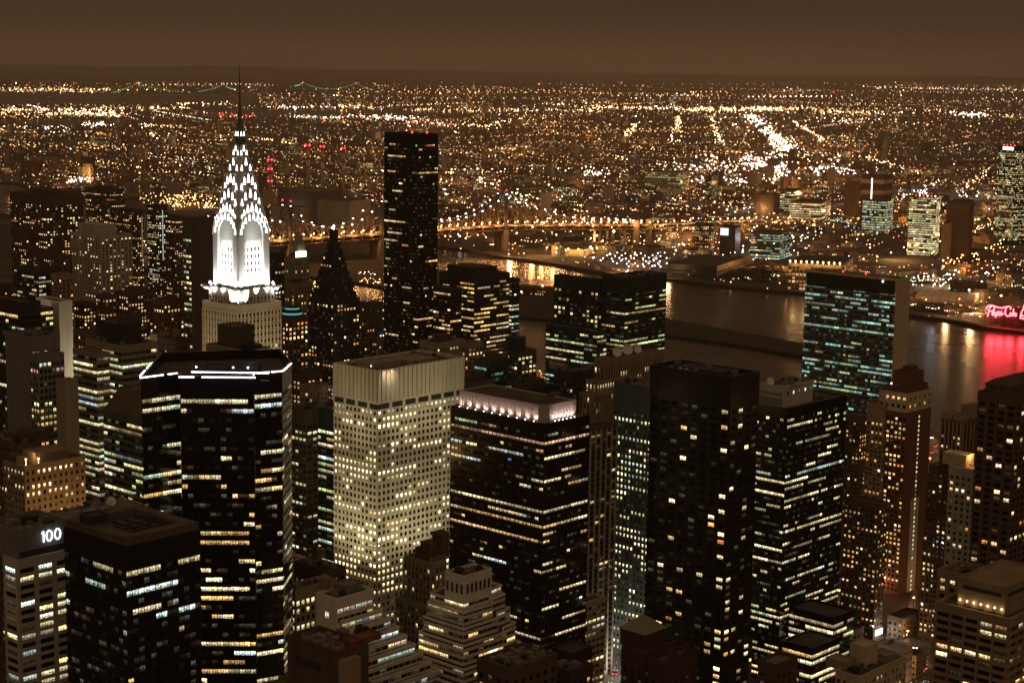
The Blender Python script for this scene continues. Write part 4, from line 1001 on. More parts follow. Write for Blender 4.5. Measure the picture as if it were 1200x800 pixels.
point('terrace_lamp', (10, 8, T.zr + 6), (1, .55, .2), 2600, 1.0, T.root)
block(T, 6, 14, 10, 22, 5.5, 'penthouse', M_CREAM)
T = tower('apartment_tower', 'red-brown tower with cream gothic gables, half hidden at the right', 'tower', (1128, 494), 1000, 1103, 1150, M_DRED, 'punch', fh=3.0, bay=3.2, ww=.45, wh=1.6, tb=6, lit=.14, pal=HOME, s=1.1, run=.25, nwin=80)
for x0, x1, y0, y1, h in ((0, 8, 0, 6, 4), (0, 8, T.La - 7, T.La, 4.5), (T.Ls - 12, T.Ls - 2, 0, 7, 9)): block(T, x0, x1, y0, y1, h, 'gable', M_TAN)
m = MB()
for p, q in (((0, T.La), (0, 0)), ((0, 0), (T.Ls, 0))):
    L = math.dist(p, q); e = Vector((q[0] - p[0], q[1] - p[1])) / L
    for i in range(6): u = (L - 1) * i / 5; m.obox((p[0] + e.x * u, p[1] + e.y * u), (p[0] + e.x * (u + 1), p[1] + e.y * (u + 1)), .4, T.zt - 26, T.zt - .5, o0=.3)
m.build('cream_pier', M_TAN, T.root)

T = tower('apartment_building', 'broad tan apartment block, deep balcony rows, string of bulbs on its roof deck', 'building', (1183, 724), 600, 1099, 1240, M_TAN, 'ribbon', fh=2.95, bay=5.4, ww=.86, wh=1.75, sill=.9, tb=3.0, lit=.2, pal=HOME + [PALEY] * 3, s=1.2, run=.15, panes=3, d=.9, pd=.95, nwin=100, dim=.5)
m = MB(); z = T.zr; x0, x1, y0, y1 = 3, T.Ls - 2, 3.5, 22; pp = [(x0, y0), (x1, y0), (x1, y1), (x0, y1)]
m.prism(pp, z, z + 10.2); ring(m, inset(pp, .2), inset(pp, -.4), z + 10, z + 11)
ph = m.build('penthouse', M_TAN, T.root)
m = MB(); m.obox((x0, y1 - 2), (x0, y0 + 1.5), .08, z + 7.0, z + 8.4); m.obox((x0 + 2, y0), (x1 - 2, y0), .08, z + 7.0, z + 8.4); m.build('louvre', M_DARK, ph)
BULB = glowmat('warm_bulb', (1.0, .70, .36), 9)
for i in range(7):
    m = MB(); y_ = 4.5 + i * 2.7; m.ball((x0 - .4, y_, z + 2.8), .36); m.bar((x0 - .05, y_, z + 3.1), (x0 - .5, y_, z + 3.1), .08); m.build('wall_bulb', BULB, T.root)
    if i % 2 == 0: point('bulb_lamp', (x0 - .9, y_, z + 2.6), (1, .66, .32), 110, .4, T.root)
m = MB(); m.obox((.2, T.La), (.2, .3), .1, z, z + 1.2); m.build('deck_rail', M_STEEL, T.root)
M_LEAF = wall('planter_shrub', (.05, .065, .03), .9, .4, scale=2)
for k in range(9):
    m = MB(); y_ = 3 + k * (T.La - 8) / 8; rnd = random.Random(k)
    for j in range(22): m.ball((1.6 + rnd.gauss(0, .35), y_ + rnd.gauss(0, .9), z + .7 + abs(rnd.gauss(0, .4))), rnd.uniform(.18, .4))
    m.build('planter', M_LEAF, T.root)
T = tower('apartment_building', 'taller back wing of the block with the roof-deck bulbs, dark roof', 'building', (1146, 676), 636, 1100, 1170, M_TAN, 'punch', fh=2.95, bay=4.2, ww=.5, wh=1.6, tb=3, lit=.25, pal=HOME, s=1.1, nwin=50, d=.3); clutter(T, 3)
T = tower('brick_building', 'brick apartment house with orange windows down in the street gap', 'building', (1104, 614), 1010, 1083, 1120, M_BROWN, 'punch', fh=3.1, bay=3.2, ww=.5, wh=1.8, tb=3, lit=.42, pal=HOME, s=1.1, nwin=60)
T = tower('brick_building', 'darker apartment house behind the orange-windowed brick one', 'building', (1108, 566), 1130, 1082, 1128, M_BROWN, 'punch', fh=3.1, bay=3.2, ww=.5, wh=1.8, tb=3, lit=.2, pal=HOME, s=1.0, nwin=60)

tower('brick_building', 'low dark flat-roofed block behind the parking garage', 'building', (1058, 724), 1010, 1041, 1080, M_BROWN, 'punch', fh=3.4, bay=3.4, ww=.45, wh=1.7, tb=3, lit=.12, pal=HOME, s=.9, nwin=20)
tower('brick_building', 'low brick house row lit orange just right of the parking garage', 'building', (1074, 768), 945, 1069, 1085, M_TAN, 'punch', fh=3.2, bay=2.8, ww=.45, wh=1.7, tb=3, lit=.25, pal=HOME, s=.9, nwin=20)
tower('brick_building', 'low dark building at the foot of the red brick tower, bare roof', 'building', (1072, 692), 1120, 1060, 1090, M_BROWN, 'punch', fh=3.4, bay=3.4, ww=.45, wh=1.7, tb=3, lit=.1, pal=HOME, s=.9, nwin=20)
tower('brick_building', 'low dark building with a bulkhead, left of the parking garage deck', 'building', (1000, 738), 1000, 985, 1012, M_DRED, 'punch', fh=3.4, bay=3.4, ww=.45, wh=1.7, tb=3, lit=.1, pal=HOME, s=.9, nwin=20)
# garage with cars on its roof, and low buildings at the bottom edge
T = tower('parking_garage', 'low pale parking garage with a lit side wall and a few cars on its roof', 'garage', (1033, 771.5), 890, 1000, 1069.5, wall('pink_grey_screen', (.40, .30, .25), .8, .2), 'ribbon', fh=4.2, bay=5, ww=.9, wh=.5, sill=1.8, tb=1.0, lit=.1, pal=HOME, s=.9, panes=6, d=.12, nwin=40, roof=wall('deck_concrete', (.26, .25, .22), .9, .2), parap=1.1)
GAR = T
point('garage_lamp', (20, -9, 9), (1, .6, .35), 3000, 1, T.root); point('garage_lamp', (6, T.La - 4, T.zr + 9), (.9, .95, .85), 2200, 1, T.root)
m = MB(); m.bar((24, 20, T.zr), (24, 20, T.zr + 8), .15); lp_ = m.build('lamp_pole', M_DARK, T.root); m = MB(); m.ball((24, 20, T.zr + 8.6), .6); m.build('lamp_head', glowmat('white_lamp_c', (.9, .92, 1), 6), lp_)
T = tower('brick_building', 'low cream building with stepped roof terraces and a small turret', 'building', (1008, 792), 735, 980, 1062, M_CREAM, 'punch', fh=3.4, bay=3.2, ww=.45, wh=1.8, tb=3, lit=.3, pal=HOME, s=.9, nwin=30)
block(T, 14, 24, 6, 14, 9.5, 'turret', M_CREAM); block(T, 4, 12, 10, 20, 4, 'penthouse', M_OLIVE); block(T, 26, 34, 2, 10, 3.5, 'penthouse', M_OLIVE); clutter(T, 4)
T = tower('brick_building', 'dark brown flat-roofed box in front of the lit podium', 'building', (910, 778), 690, 889, 934, M_BROWN, 'punch', fh=3.6, bay=3.6, ww=.4, wh=1.7, tb=4, lit=.08, pal=HOME, s=.8, nwin=30, roof=M_ROOFL)
m = MB(); m.bar((4, 6, T.zr), (4, 6, T.zr + 3.5), .12); m.build('antenna', M_DARK, T.root)
T = tower('brick_building', 'dark red brick building with a pale pyramid roof on its corner turret', 'building', (755, 764), 640, 729, 792, M_DRED, 'punch', fh=3.6, bay=3.4, ww=.4, wh=1.8, tb=7, lit=.08, pal=[PALEY], s=1.0, nwin=30)
m = MB(); z = T.zr; pp = [(4, 3), (16.5, 3), (16.5, 15), (4, 15)]; m.prism(pp, z, z + 6.5); m.build('turret', M_DRED, T.root)
m = MB(); pr = inset(pp, .7); cx_ = (10.2, 9); m.frustum(pr, z + 6.5, [(cx_[0] + a, cx_[1] + b) for a, b in ((-.1, -.1), (.1, -.1), (.1, .1), (-.1, .1))], z + 11.8); m.build('pyramid_roof', wall('slate', (.20, .185, .15), .85, .2), T.root)
T = tower('brick_building', 'dark red gabled brick building beside the pyramid-roofed turret', 'building', (782, 776), 618, 764, 816, M_DRED, 'punch', fh=3.6, bay=3.4, ww=.4, wh=1.8, tb=7, lit=.06, pal=[PALEY], s=1.0, nwin=20)
m = MB(); m.quad([(0, 0.3, T.zt), (8, .3, T.zt), (4, .3, T.zt + 4)]); m.quad([(T.Ls - 9, .3, T.zt), (T.Ls - 1, .3, T.zt), (T.Ls - 5, .3, T.zt + 4)]); 
for a in (0, T.Ls - 9): m.prism([(a, .3), (a + 8, .3), (a + 8, 1.2), (a, 1.2)], T.zt - .4, T.zt + .1); m.frustum([(a, .35), (a + 8, .35), (a + 8, 1.15), (a, 1.15)], T.zt + .1, [(a + 3.6, .35), (a + 4.4, .35), (a + 4.4, 1.15), (a + 3.6, 1.15)], T.zt + 4)
m.build('gable', M_DRED, T.root)
T = tower('brick_building', 'dim brown building with a cluttered roof at the bottom centre', 'building', (600, 783), 610, 560, 652, M_BROWN, 'punch', fh=3.8, bay=4, ww=.45, wh=1.9, tb=4, lit=.1, pal=HOME, s=.8, nwin=20); clutter(T, 14, big=.9)
T = tower('brick_building', 'dark flat block beside the cluttered roof at the bottom edge', 'building', (668, 786), 640, 642, 694, M_DRED, 'punch', fh=3.8, bay=4, ww=.4, wh=1.9, tb=4, lit=.05, pal=HOME, s=.8, nwin=20); block(T, 8, 20, 6, 16, 5, 'penthouse', M_DARK); clutter(T, 5)

# left side
T = tower('office_tower', 'banded office tower of rounded olive ledges with yellow-green lit strips', 'tower', (143, 405), 1000, 101, 183.5, M_OLIVE, 'ribbon', fh=3.72, bay=3.9, ww=.96, wh=1.85, sill=1.0, tb=3.4, lit=.46, pal=GREENISH + [PALEY] * 3, s=.85, run=.66, panes=3, d=.32, pd=.1, nwin=100,
      poly=None, rows={0: (.35, .9, [WW]), 8: (.85, 1.1, [PALEY]), 9: (.7, 1.0, GREENISH)})
block(T, 5, T.Ls - 6, 6, T.La - 4, 12, 'mechanical_floor', M_DARK); T.zr += 11.5; block(T, 8, 20, 8, 16, 5, 'penthouse', M_BROWN); T.zr -= 11.5; clutter(T, 6)
T = tower('office_tower', 'lower front wing of the banded tower, bright yellow-green strips', 'tower', (113, 414), 985, 86, 128, M_OLIVE, 'ribbon', fh=3.72, bay=3.9, ww=.96, wh=1.85, sill=1.0, tb=2, lit=.55, pal=GREENISH + [PALEY] * 3, s=.9, run=.66, panes=3, d=.32, pd=.1, nwin=80)
T = tower('glass_tower', 'green-grey glass office block with a slanted top in front of the banded tower', 'tower', (172, 491), 900, 121, 190, M_TEALP, 'ribbon', fh=3.6, bay=3.6, ww=.94, wh=1.9, tb=4, lit=.45, pal=GREENISH + [TEAL], s=.75, run=.55, panes=3, d=.12, nwin=90, parap=.4)
m = MB(); z = T.zt; L_ = T.La
m.quad([(.2, .2, z), (.2, L_ - .2, z), (11, L_ - .2, z + 11), (11, .2, z + 11)][::-1]); m.quad([(11, .2, z), (11, L_ - .2, z), (11, L_ - .2, z + 11), (11, .2, z + 11)]); m.quad([(.2, .2, z), (11, .2, z), (11, .2, z + 11)]); m.quad([(.2, L_ - .2, z), (11, L_ - .2, z + 11), (11, L_ - .2, z)])
m.build('slanted_roof', M_BROWN, T.root)
T = tower('office_tower', 'dark grey office tower with a blank side wall at the left', 'tower', (36, 394.5), 950, 6, 69.5, M_GREY, 'stripe', fh=3.6, bay=2.6, ww=.72, wh=2.0, tb=8, lit=.22, pal=OFFICE, s=.95, run=.5, panes=2, d=.2, pd=.4, blank=(3,), nwin=90)
clutter(T, 4)
tower('office_tower', 'lower ribbed wing of the dark grey tower with lit rows', 'tower', (45, 416), 935, 36, 74.5, M_GREY, 'stripe', fh=3.6, bay=2.6, ww=.72, wh=2.0, tb=4, lit=.4, pal=OFFICE + [WARM] * 3, s=1.0, run=.6, panes=2, d=.2, pd=.4, nwin=90, rows={1: (.9, .9, [PINK, WARM]), 8: (.8, 1.0, OFFICE)})
T = tower('office_tower', 'blank pale slab tower with a single column of edge windows at the left', 'tower', (69, 353), 1150, 42, 84.5, M_WHITE, 'none'); point('facade_light', (22, -26, T.zt - 50), (1, .86, .58), 26000, 2, T.root); point('facade_light', (-20, 14, T.zt - 30), (1, .86, .58), 9000, 2, T.root)  # two added point lights brighten the blank slab
T = tower('office_building', 'dark building with yellow lit rows in front of the blank pale slab', 'building', (49, 361), 1130, 28.5, 62, M_DARK, 'ribbon', fh=3.6, bay=3, ww=.9, wh=2, tb=2, lit=.6, pal=[WW, WARM, PALEY], s=.9, run=.6, panes=2, nwin=40)
m = MB(); m.ball((3, 8, T.zr + 2), 1.1); m.ball((4, 11, T.zr + 1.6), 1.0); m.build('roof_lamp', glowmat('pink_lamp', (1, .7, .6), 6), T.root)
tower('office_tower', 'near-black flat-topped tower at the left edge with a few lit rows', 'tower', (28, 354), 1060, -30, 47, M_DARK, 'ribbon', fh=3.7, bay=3.4, ww=.9, wh=2.0, tb=8, lit=.3, pal=OFFICE, s=.8, run=.6, panes=3, d=.2, nwin=70)
tower('office_building', 'pale low slab beside the dark grey tower, windowless', 'building', (76, 446), 905, 74, 88, M_OLIVE, 'none', zend=40)
T = tower('hotel', 'orange-lit tan brick hotel with stepped top floors at the left', 'building', (28.5, 546), 820, 4, 99, M_TAN, 'punch', fh=3.5, bay=3.0, ww=.42, wh=1.9, tb=2.2, lit=.25, pal=[WW, PALEY, WARM], s=1.2, run=.45, panes=2, nwin=100, d=.25, rows={0: (.55, 1.1, [WW]), 3: (.6, 1.2, [WW, PALEY])})
block(T, 8, 26, 3, 14, 6, 'penthouse', M_TAN); block(T, 27, T.Ls - 8, 3, 12, 3.5, 'penthouse', M_TAN); block(T, 2, 9, 10, 22, 4, 'roof_house', M_BROWN)
OR_ = glowmat('orange_lamp', (1, .62, .25), 8)
for x, y in ((4, 5), (9, 2)):
    m = MB(); m.bar((x, y, T.zr), (x, y, T.zr + 2.6), .1); m.ball((x, y, T.zr + 3), .6); m.build('roof_lamp', OR_, T.root)
point('facade_light', (8, -22, T.zt - 26), (1, .55, .2), 9000, 2, T.root); point('facade_light', (34, -20, T.zt - 30), (1, .55, .2), 7000, 2, T.root); point('roof_glow', (6, 3, T.zr + 4.5), (1, .6, .25), 700, 1, T.root)
T = tower('low_building', 'low building with a yellow wall and a big round dish on its flat roof', 'building', (64, 611), 770, 40, 168, wall('yellow_render', (.42, .31, .10), .85, .15), 'none', parap=.5, roof=M_ROOFL)
for k in (1, 2):
    m = MB(); x = 8 + k * 9; m.box(x, x + 6, 2.0, 5, T.zr, T.zr + 1.8); m.build('roof_unit', M_STEEL, T.root)
dish(T, 34, 6, 2.3); clutter(T, 5, zone=(5, 60, 8, 20))
point('yard_lamp', (22, -8, T.zt - 2), (1, .78, .35), 900, 1, T.root)
T = tower('brick_building', 'dim brown roof complex behind the orange-lit hotel', 'building', (20, 520), 900, -20, 48, M_BROWN, 'punch', fh=3.6, bay=3.4, ww=.45, wh=1.8, tb=3, lit=.12, pal=HOME, s=.9, nwin=30); clutter(T, 8); block(T, 10, 24, 6, 16, 5, 'penthouse', M_BROWN)

# slender slab left of the spire tower, and other mid-distance towers
T = tower('office_tower', 'slender brown slab, blank face beside a window strip, left of the spired tower', 'tower', (223.5, 256), 1250, 214.5, 250, M_BROWN, 'ribbon', fh=3.8, bay=3.4, ww=.85, wh=1.8, tb=14, lit=.35, pal=OFFICE, s=.95, run=.3, panes=2, d=.15, blank=(0,), nwin=40)
MIDS = [
 ('apartment_tower', 'very wide dark apartment slab with hundreds of small lit windows at the upper left', (54, 229), 2000, 12, 97, M_BROWN, 'punch', dict(fh=2.9, bay=3.6, ww=.55, wh=1.8, tb=12, lit=.30, pal=HOME + OFFICE, s=1.25, run=.35, panes=1)),
 ('apartment_tower', 'pale ribbed apartment tower with a blank penthouse block at the left', (118, 276), 1780, 83, 154, M_PALE, 'stripe', dict(fh=2.9, bay=4.6, ww=.5, wh=1.7, tb=4, lit=.22, pal=HOME, s=1.2, run=.2, panes=1, pd=.6)),
 ('apartment_tower', 'brown stepped tower in front of the wide dark apartment slab', (30, 270), 1720, 13, 45, M_BROWN, 'punch', dict(lit=.15, pal=HOME, s=1.2, fh=3.0, panes=1)),
 ('apartment_tower', 'plain brown apartment tower between the wide slab and the pale ribbed tower', (60, 300), 1650, 40, 84, M_BROWN, 'punch', dict(lit=.2, pal=HOME, s=1.1, fh=3.0, panes=1)),
 ('office_building', 'dark block with white-green lit strips below the brown stepped tower', (45, 318), 1400, 20, 66, M_DARK, 'ribbon', dict(lit=.35, pal=GREENISH, s=.9, panes=2, bay=3.4, ww=.9)),
 ('brick_building', 'tan brick building with lit windows right of the dark striped block', (72, 322), 1380, 60, 86, M_TAN, 'punch', dict(lit=.3, pal=HOME, s=1.0, fh=3.0, panes=1)),
 ('apartment_tower', 'tower with an orange lit edge on the upper left', (160, 246), 2150, 128, 168, M_BROWN, 'punch', dict(lit=.3, pal=HOME, s=1.2, fh=3.0, panes=1)),
 ('apartment_tower', 'tower with a bright white stair column at the upper left', (186, 241), 2250, 172, 196, M_DARK, 'punch', dict(lit=.3, pal=OFFICE, s=1.3, fh=3.0, panes=1)),
 ('apartment_tower', 'dim tower with many small lights behind the pale ribbed tower', (128, 222), 2350, 100, 146, M_BROWN, 'punch', dict(lit=.3, pal=HOME, s=1.2, fh=3.0, panes=1)),
 ('apartment_tower', 'short dark tower with amber lights beside the slender brown slab', (206, 256), 2200, 194, 218, M_BROWN, 'punch', dict(lit=.35, pal=HOME, s=1.2, fh=3.0, panes=1)),
 ('brick_building', 'rosy brick apartment house with a row of bright windows near the slender slab', (192, 352), 1270, 180, 219, M_RED, 'punch', dict(lit=.32, pal=[WW, PALEY, WARM], s=1.2, fh=3.1, bay=3.0, rows={7: (.85, 1.3, [WW])})),
 ('brick_building', 'brick apartment house with bright rows left of the banded tower top', (123, 346), 1450, 112, 136, M_RED, 'punch', dict(lit=.3, pal=HOME, s=1.2, fh=3.0)),
 ('brick_building', 'wide brick apartment house with amber lights above the banded tower', (150, 343), 1500, 134, 182, M_BROWN, 'punch', dict(lit=.35, pal=HOME, s=1.2, fh=3.0)),
 ('brick_building', 'dark red building with lit stripes beside the blank pale slab', (98, 356), 1420, 84, 112, M_DRED, 'punch', dict(lit=.35, pal=[WW, WARM], s=1.1, fh=3.0)),
 ('brick_building', 'tan blank-walled block just right of the banded tower', (184, 392), 1150, 178, 199, M_TAN, 'none', dict()),
 ('brick_building', 'dark rooftop block with a water tank left of the spired tower', (206, 398), 1120, 186, 219, M_BROWN, 'punch', dict(lit=.1, pal=HOME, s=.9)),
 ('brick_building', 'pinkish low building with small windows under the blank pale slab', (100, 388), 1250, 86, 110, M_BROWN, 'punch', dict(lit=.15, pal=HOME, s=.9)),
 ('apartment_tower', 'black apartment tower with sparse lights just right of the spired tower', (318, 298), 1300, 310, 333, M_DARK, 'punch', dict(lit=.22, pal=OFFICE, s=1.1, fh=3.0)),
 ('office_tower', 'grey-green tower with a bright sign on top, right of the spired tower', (345, 302), 1480, 332, 362, M_OLIVE, 'stripe', dict(lit=.1, pal=OFFICE, s=1.0, pd=.5)),
 ('apartment_tower', 'tan tower with vertical ribs and orange windows right of the spired tower', (345, 332), 1420, 328, 366, M_TAN, 'stripe', dict(lit=.28, pal=HOME, s=1.1, fh=3.0, pd=.5)),
 ('brick_building', 'brick tower with a blue-lit round pavilion on its roof', (338, 372), 1180, 324, 361, M_BROWN, 'punch', dict(lit=.4, pal=HOME, s=1.15, fh=3.1)),
 ('apartment_tower', 'thin brown tower with few lights at the right of the dark tapered tower', (427, 356), 1450, 418, 439, M_BROWN, 'punch', dict(lit=.12, pal=HOME, s=1.0, fh=3.0)),
 ('brick_building', 'brick house row with amber lights at the foot of the dark tapered tower', (352, 440), 1100, 335, 378, M_BROWN, 'punch', dict(lit=.35, pal=HOME, s=1.1, fh=3.0)),
 ('brick_building', 'tan corner house with a bulkhead below the dark tapered tower', (362, 452), 1020, 352, 384, M_TAN, 'punch', dict(lit=.15, pal=HOME, s=1.0)),
 ('office_tower', 'dark office tower with broken warm strips in front of the gold water', (556, 323), 1550, 515, 597, M_DARK, 'ribbon', dict(lit=.34, pal=[WARM] * 4 + [WW] * 3 + [PALEY] * 2, s=1.0, run=.55, bay=4.2, ww=.92, wh=1.7, tb=6, fh=3.8, bmat=M_BROWN, rows={13: (.8, 1.1, [WARM, WW]), 19: (.7, 1.1, [WW]), 20: (.6, 1, [WARM])})),
 ('office_tower', 'dark lower wing with lit squares beside the black slab tower', (528, 338), 1530, 508, 541, M_DARK, 'ribbon', dict(lit=.32, pal=HOME, s=1.0, run=.5, bay=3.4, ww=.9)),
 ('office_building', 'small dark end block with white strips at the river edge', (600, 326), 1620, 594, 608.5, M_DARK, 'ribbon', dict(lit=.4, pal=[COOL, PALEY], s=.8, run=.7, bay=3.4, ww=.9)),
 ('brick_building', 'low pale building in front of the black slab tower', (512, 402), 1250, 492, 545, M_OLIVE, 'punch', dict(lit=.18, pal=OFFICE, s=.9)),
 ('apartment_tower', 'tan apartment block with small warm windows beside the pale gridded tower', (549, 402), 1180, 538, 566, M_TAN, 'punch', dict(lit=.34, pal=HOME, s=1.1, fh=3.0)),
 ('office_building', 'dark glass building with dim teal strips in the centre', (575, 424), 1150, 556, 600, M_GREEN, 'ribbon', dict(lit=.3, pal=[TEAL, GRN], s=.4, run=.7, bay=4, ww=.92)),
 ('apartment_building', 'small grey building with yellow windows and a dark bulkhead by the river', (607, 412), 1190, 600, 628.5, M_TEALP, 'punch', dict(lit=.5, pal=[WARM, WW, PALEY], s=1.15, fh=3.2, bay=3.4, ww=.65)),
 ('brick_building', 'low dark building near the highway lights by the river', (622, 455), 1130, 606, 650, M_DARK, 'punch', dict(lit=.1, pal=HOME, s=.9)),
 ('brick_building', 'brown rooftop block between the pale gridded tower and the uplit black tower', (556, 448), 1000, 538, 580, M_BROWN, 'punch', dict(lit=.12, pal=HOME, s=.9)),
]
def mid(nm, lb, c, Y, xl, xr, mat, style, kw):
    k = dict(fh=3.4, bay=3.2, ww=.5, wh=1.8, tb=4, lit=.2, d=.22, nwin=24); k.update(kw)
    T = tower(nm, lb, 'tower' if 'tower' in nm else 'building', c, Y, xl, xr, mat, style, **k)
    return T
mids = {}
for a in MIDS: mids[a[1]] = mid(*a)
for lb, T in mids.items():
    if T.Ls > 14 and T.La > 10: block(T, T.Ls * .25, T.Ls * .7, T.La * .25, T.La * .7, T.rnd.uniform(3, 6), 'penthouse', M_BROWN)
def find(s): return next(T for l, T in mids.items() if s in l)
T = find('blank penthouse'); block(T, 2, T.Ls * .62, 6, T.La * .8, 11, 'penthouse', M_PALE)
T = find('gold water'); block(T, 6, T.Ls * .75, 5, T.La - 4, 7, 'mechanical_floor', M_DARK)
T = find('dark bulkhead by'); block(T, 2, 11, 3, 11, 10, 'bulkhead', M_DARK)
T = find('white stair column'); m = MB(); m.obox((T.Ls * .35, 0), (T.Ls * .35 + 1.5, 0), .3, T.zt - 70, T.zt - 6, o0=.3); m.build('stair_strip', glowmat('stair_glow', (.85, .95, 1), .4), T.root)
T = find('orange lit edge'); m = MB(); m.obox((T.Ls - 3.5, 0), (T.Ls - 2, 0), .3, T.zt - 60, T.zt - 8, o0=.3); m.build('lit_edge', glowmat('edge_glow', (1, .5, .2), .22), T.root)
T = find('bright sign'); m = MB(); m.box(3, 14, 1, 2, T.zr + .5, T.zr + 6); m.build('roof_sign', glowmat('sign_green_white', (.9, 1, .75), 3), T.root)
m = MB(); pp = [(T.Ls * .45, 4), (T.Ls - 1, 4), (T.Ls - 1, T.La - 4), (T.Ls * .45, T.La - 4)]; m.prism(pp, T.zr, T.zr + 12); m.frustum(pp, T.zr + 12, inset(pp, -3), T.zr + 22); m.build('pointed_top', M_OLIVE, T.root)
T = find('round pavilion'); m = MB(); m.cyl(T.Ls * .5, T.La * .5, 7, T.zr, T.zr + 2.2, 22); m.cyl(T.Ls * .5, T.La * .5, 7, T.zr + 3.4, T.zr + 5.6, 22); m.cyl(T.Ls * .5, T.La * .5, 5, T.zr + 6.6, T.zr + 8, 22); pv_ = m.build('pavilion', M_DARK, T.root)
m = MB(); m.cyl(T.Ls * .5, T.La * .5, 6.7, T.zr + 2.2, T.zr + 3.4, 22); m.cyl(T.Ls * .5, T.La * .5, 4.8, T.zr + 5.6, T.zr + 6.6, 22); m.build('teal_light', glowmat('teal_glow', (.12, .5, .48), .8), pv_)
T = find('water tank left'); water_tank(T, 5, 7, 2.2)

# the dark tapered tower
T = tower('apartment_tower', 'dark apartment tower whose top tapers in steps to a flat peak', 'tower', (391, 352), 1350, 361.5, 421, M_DARK, 'punch', fh=3.1, bay=3.4, ww=.55, wh=1.9, tb=4, lit=.17, pal=HOME + [BLU], s=1.1, run=.4, panes=2, d=.25, nwin=100)
zz = T.zr; n = 9
for k in range(n):
    o_ = 1.6 + k * 1.25; h_ = 5.6 if k < n - 1 else 9
    p_ = [(o_, o_), (T.Ls - o_ * 1.0, o_), (T.Ls - o_, T.La - o_), (o_, T.La - o_)]
    m = MB(); m.prism(p_, zz - (1 if k == 0 else 0), zz + h_ - .8); ring(m, p_, inset(p_, -.5), zz + h_ - .85, zz + h_)
    m.build('tapered_tier', M_DARK, T.root)
    t2 = Tower(); t2.seed = 30 + k; t2.wins = []; t2.nw = k * 40; t2.rowp = {}; t2.root = T.root; rnd = random.Random(70 + k)
    if k < 7:
        facade(t2, p_[3], p_[0], zz + h_ - .6, zz, 2.7, 3.4, .5, 1.6, .6, .16, HOME, 1.1, .3, 2, .05, {}, None, rnd); facade(t2, p_[0], p_[1], zz + h_ - .6, zz, 2.7, 3.4, .5, 1.6, .6, .16, HOME, 1.1, .3, 2, .05, {}, None, rnd); flush_windows(t2, 6)
    zz += h_
m = MB(); m.ball((T.Ls / 2, T.La / 2, zz + 2.5), 1.4); m.bar((T.Ls / 2, T.La / 2, zz - .5), (T.Ls / 2, T.La / 2, zz + 2), .3); m.build('beacon', glowmat('violet_beacon', (.85, .8, 1), 7), T.root)
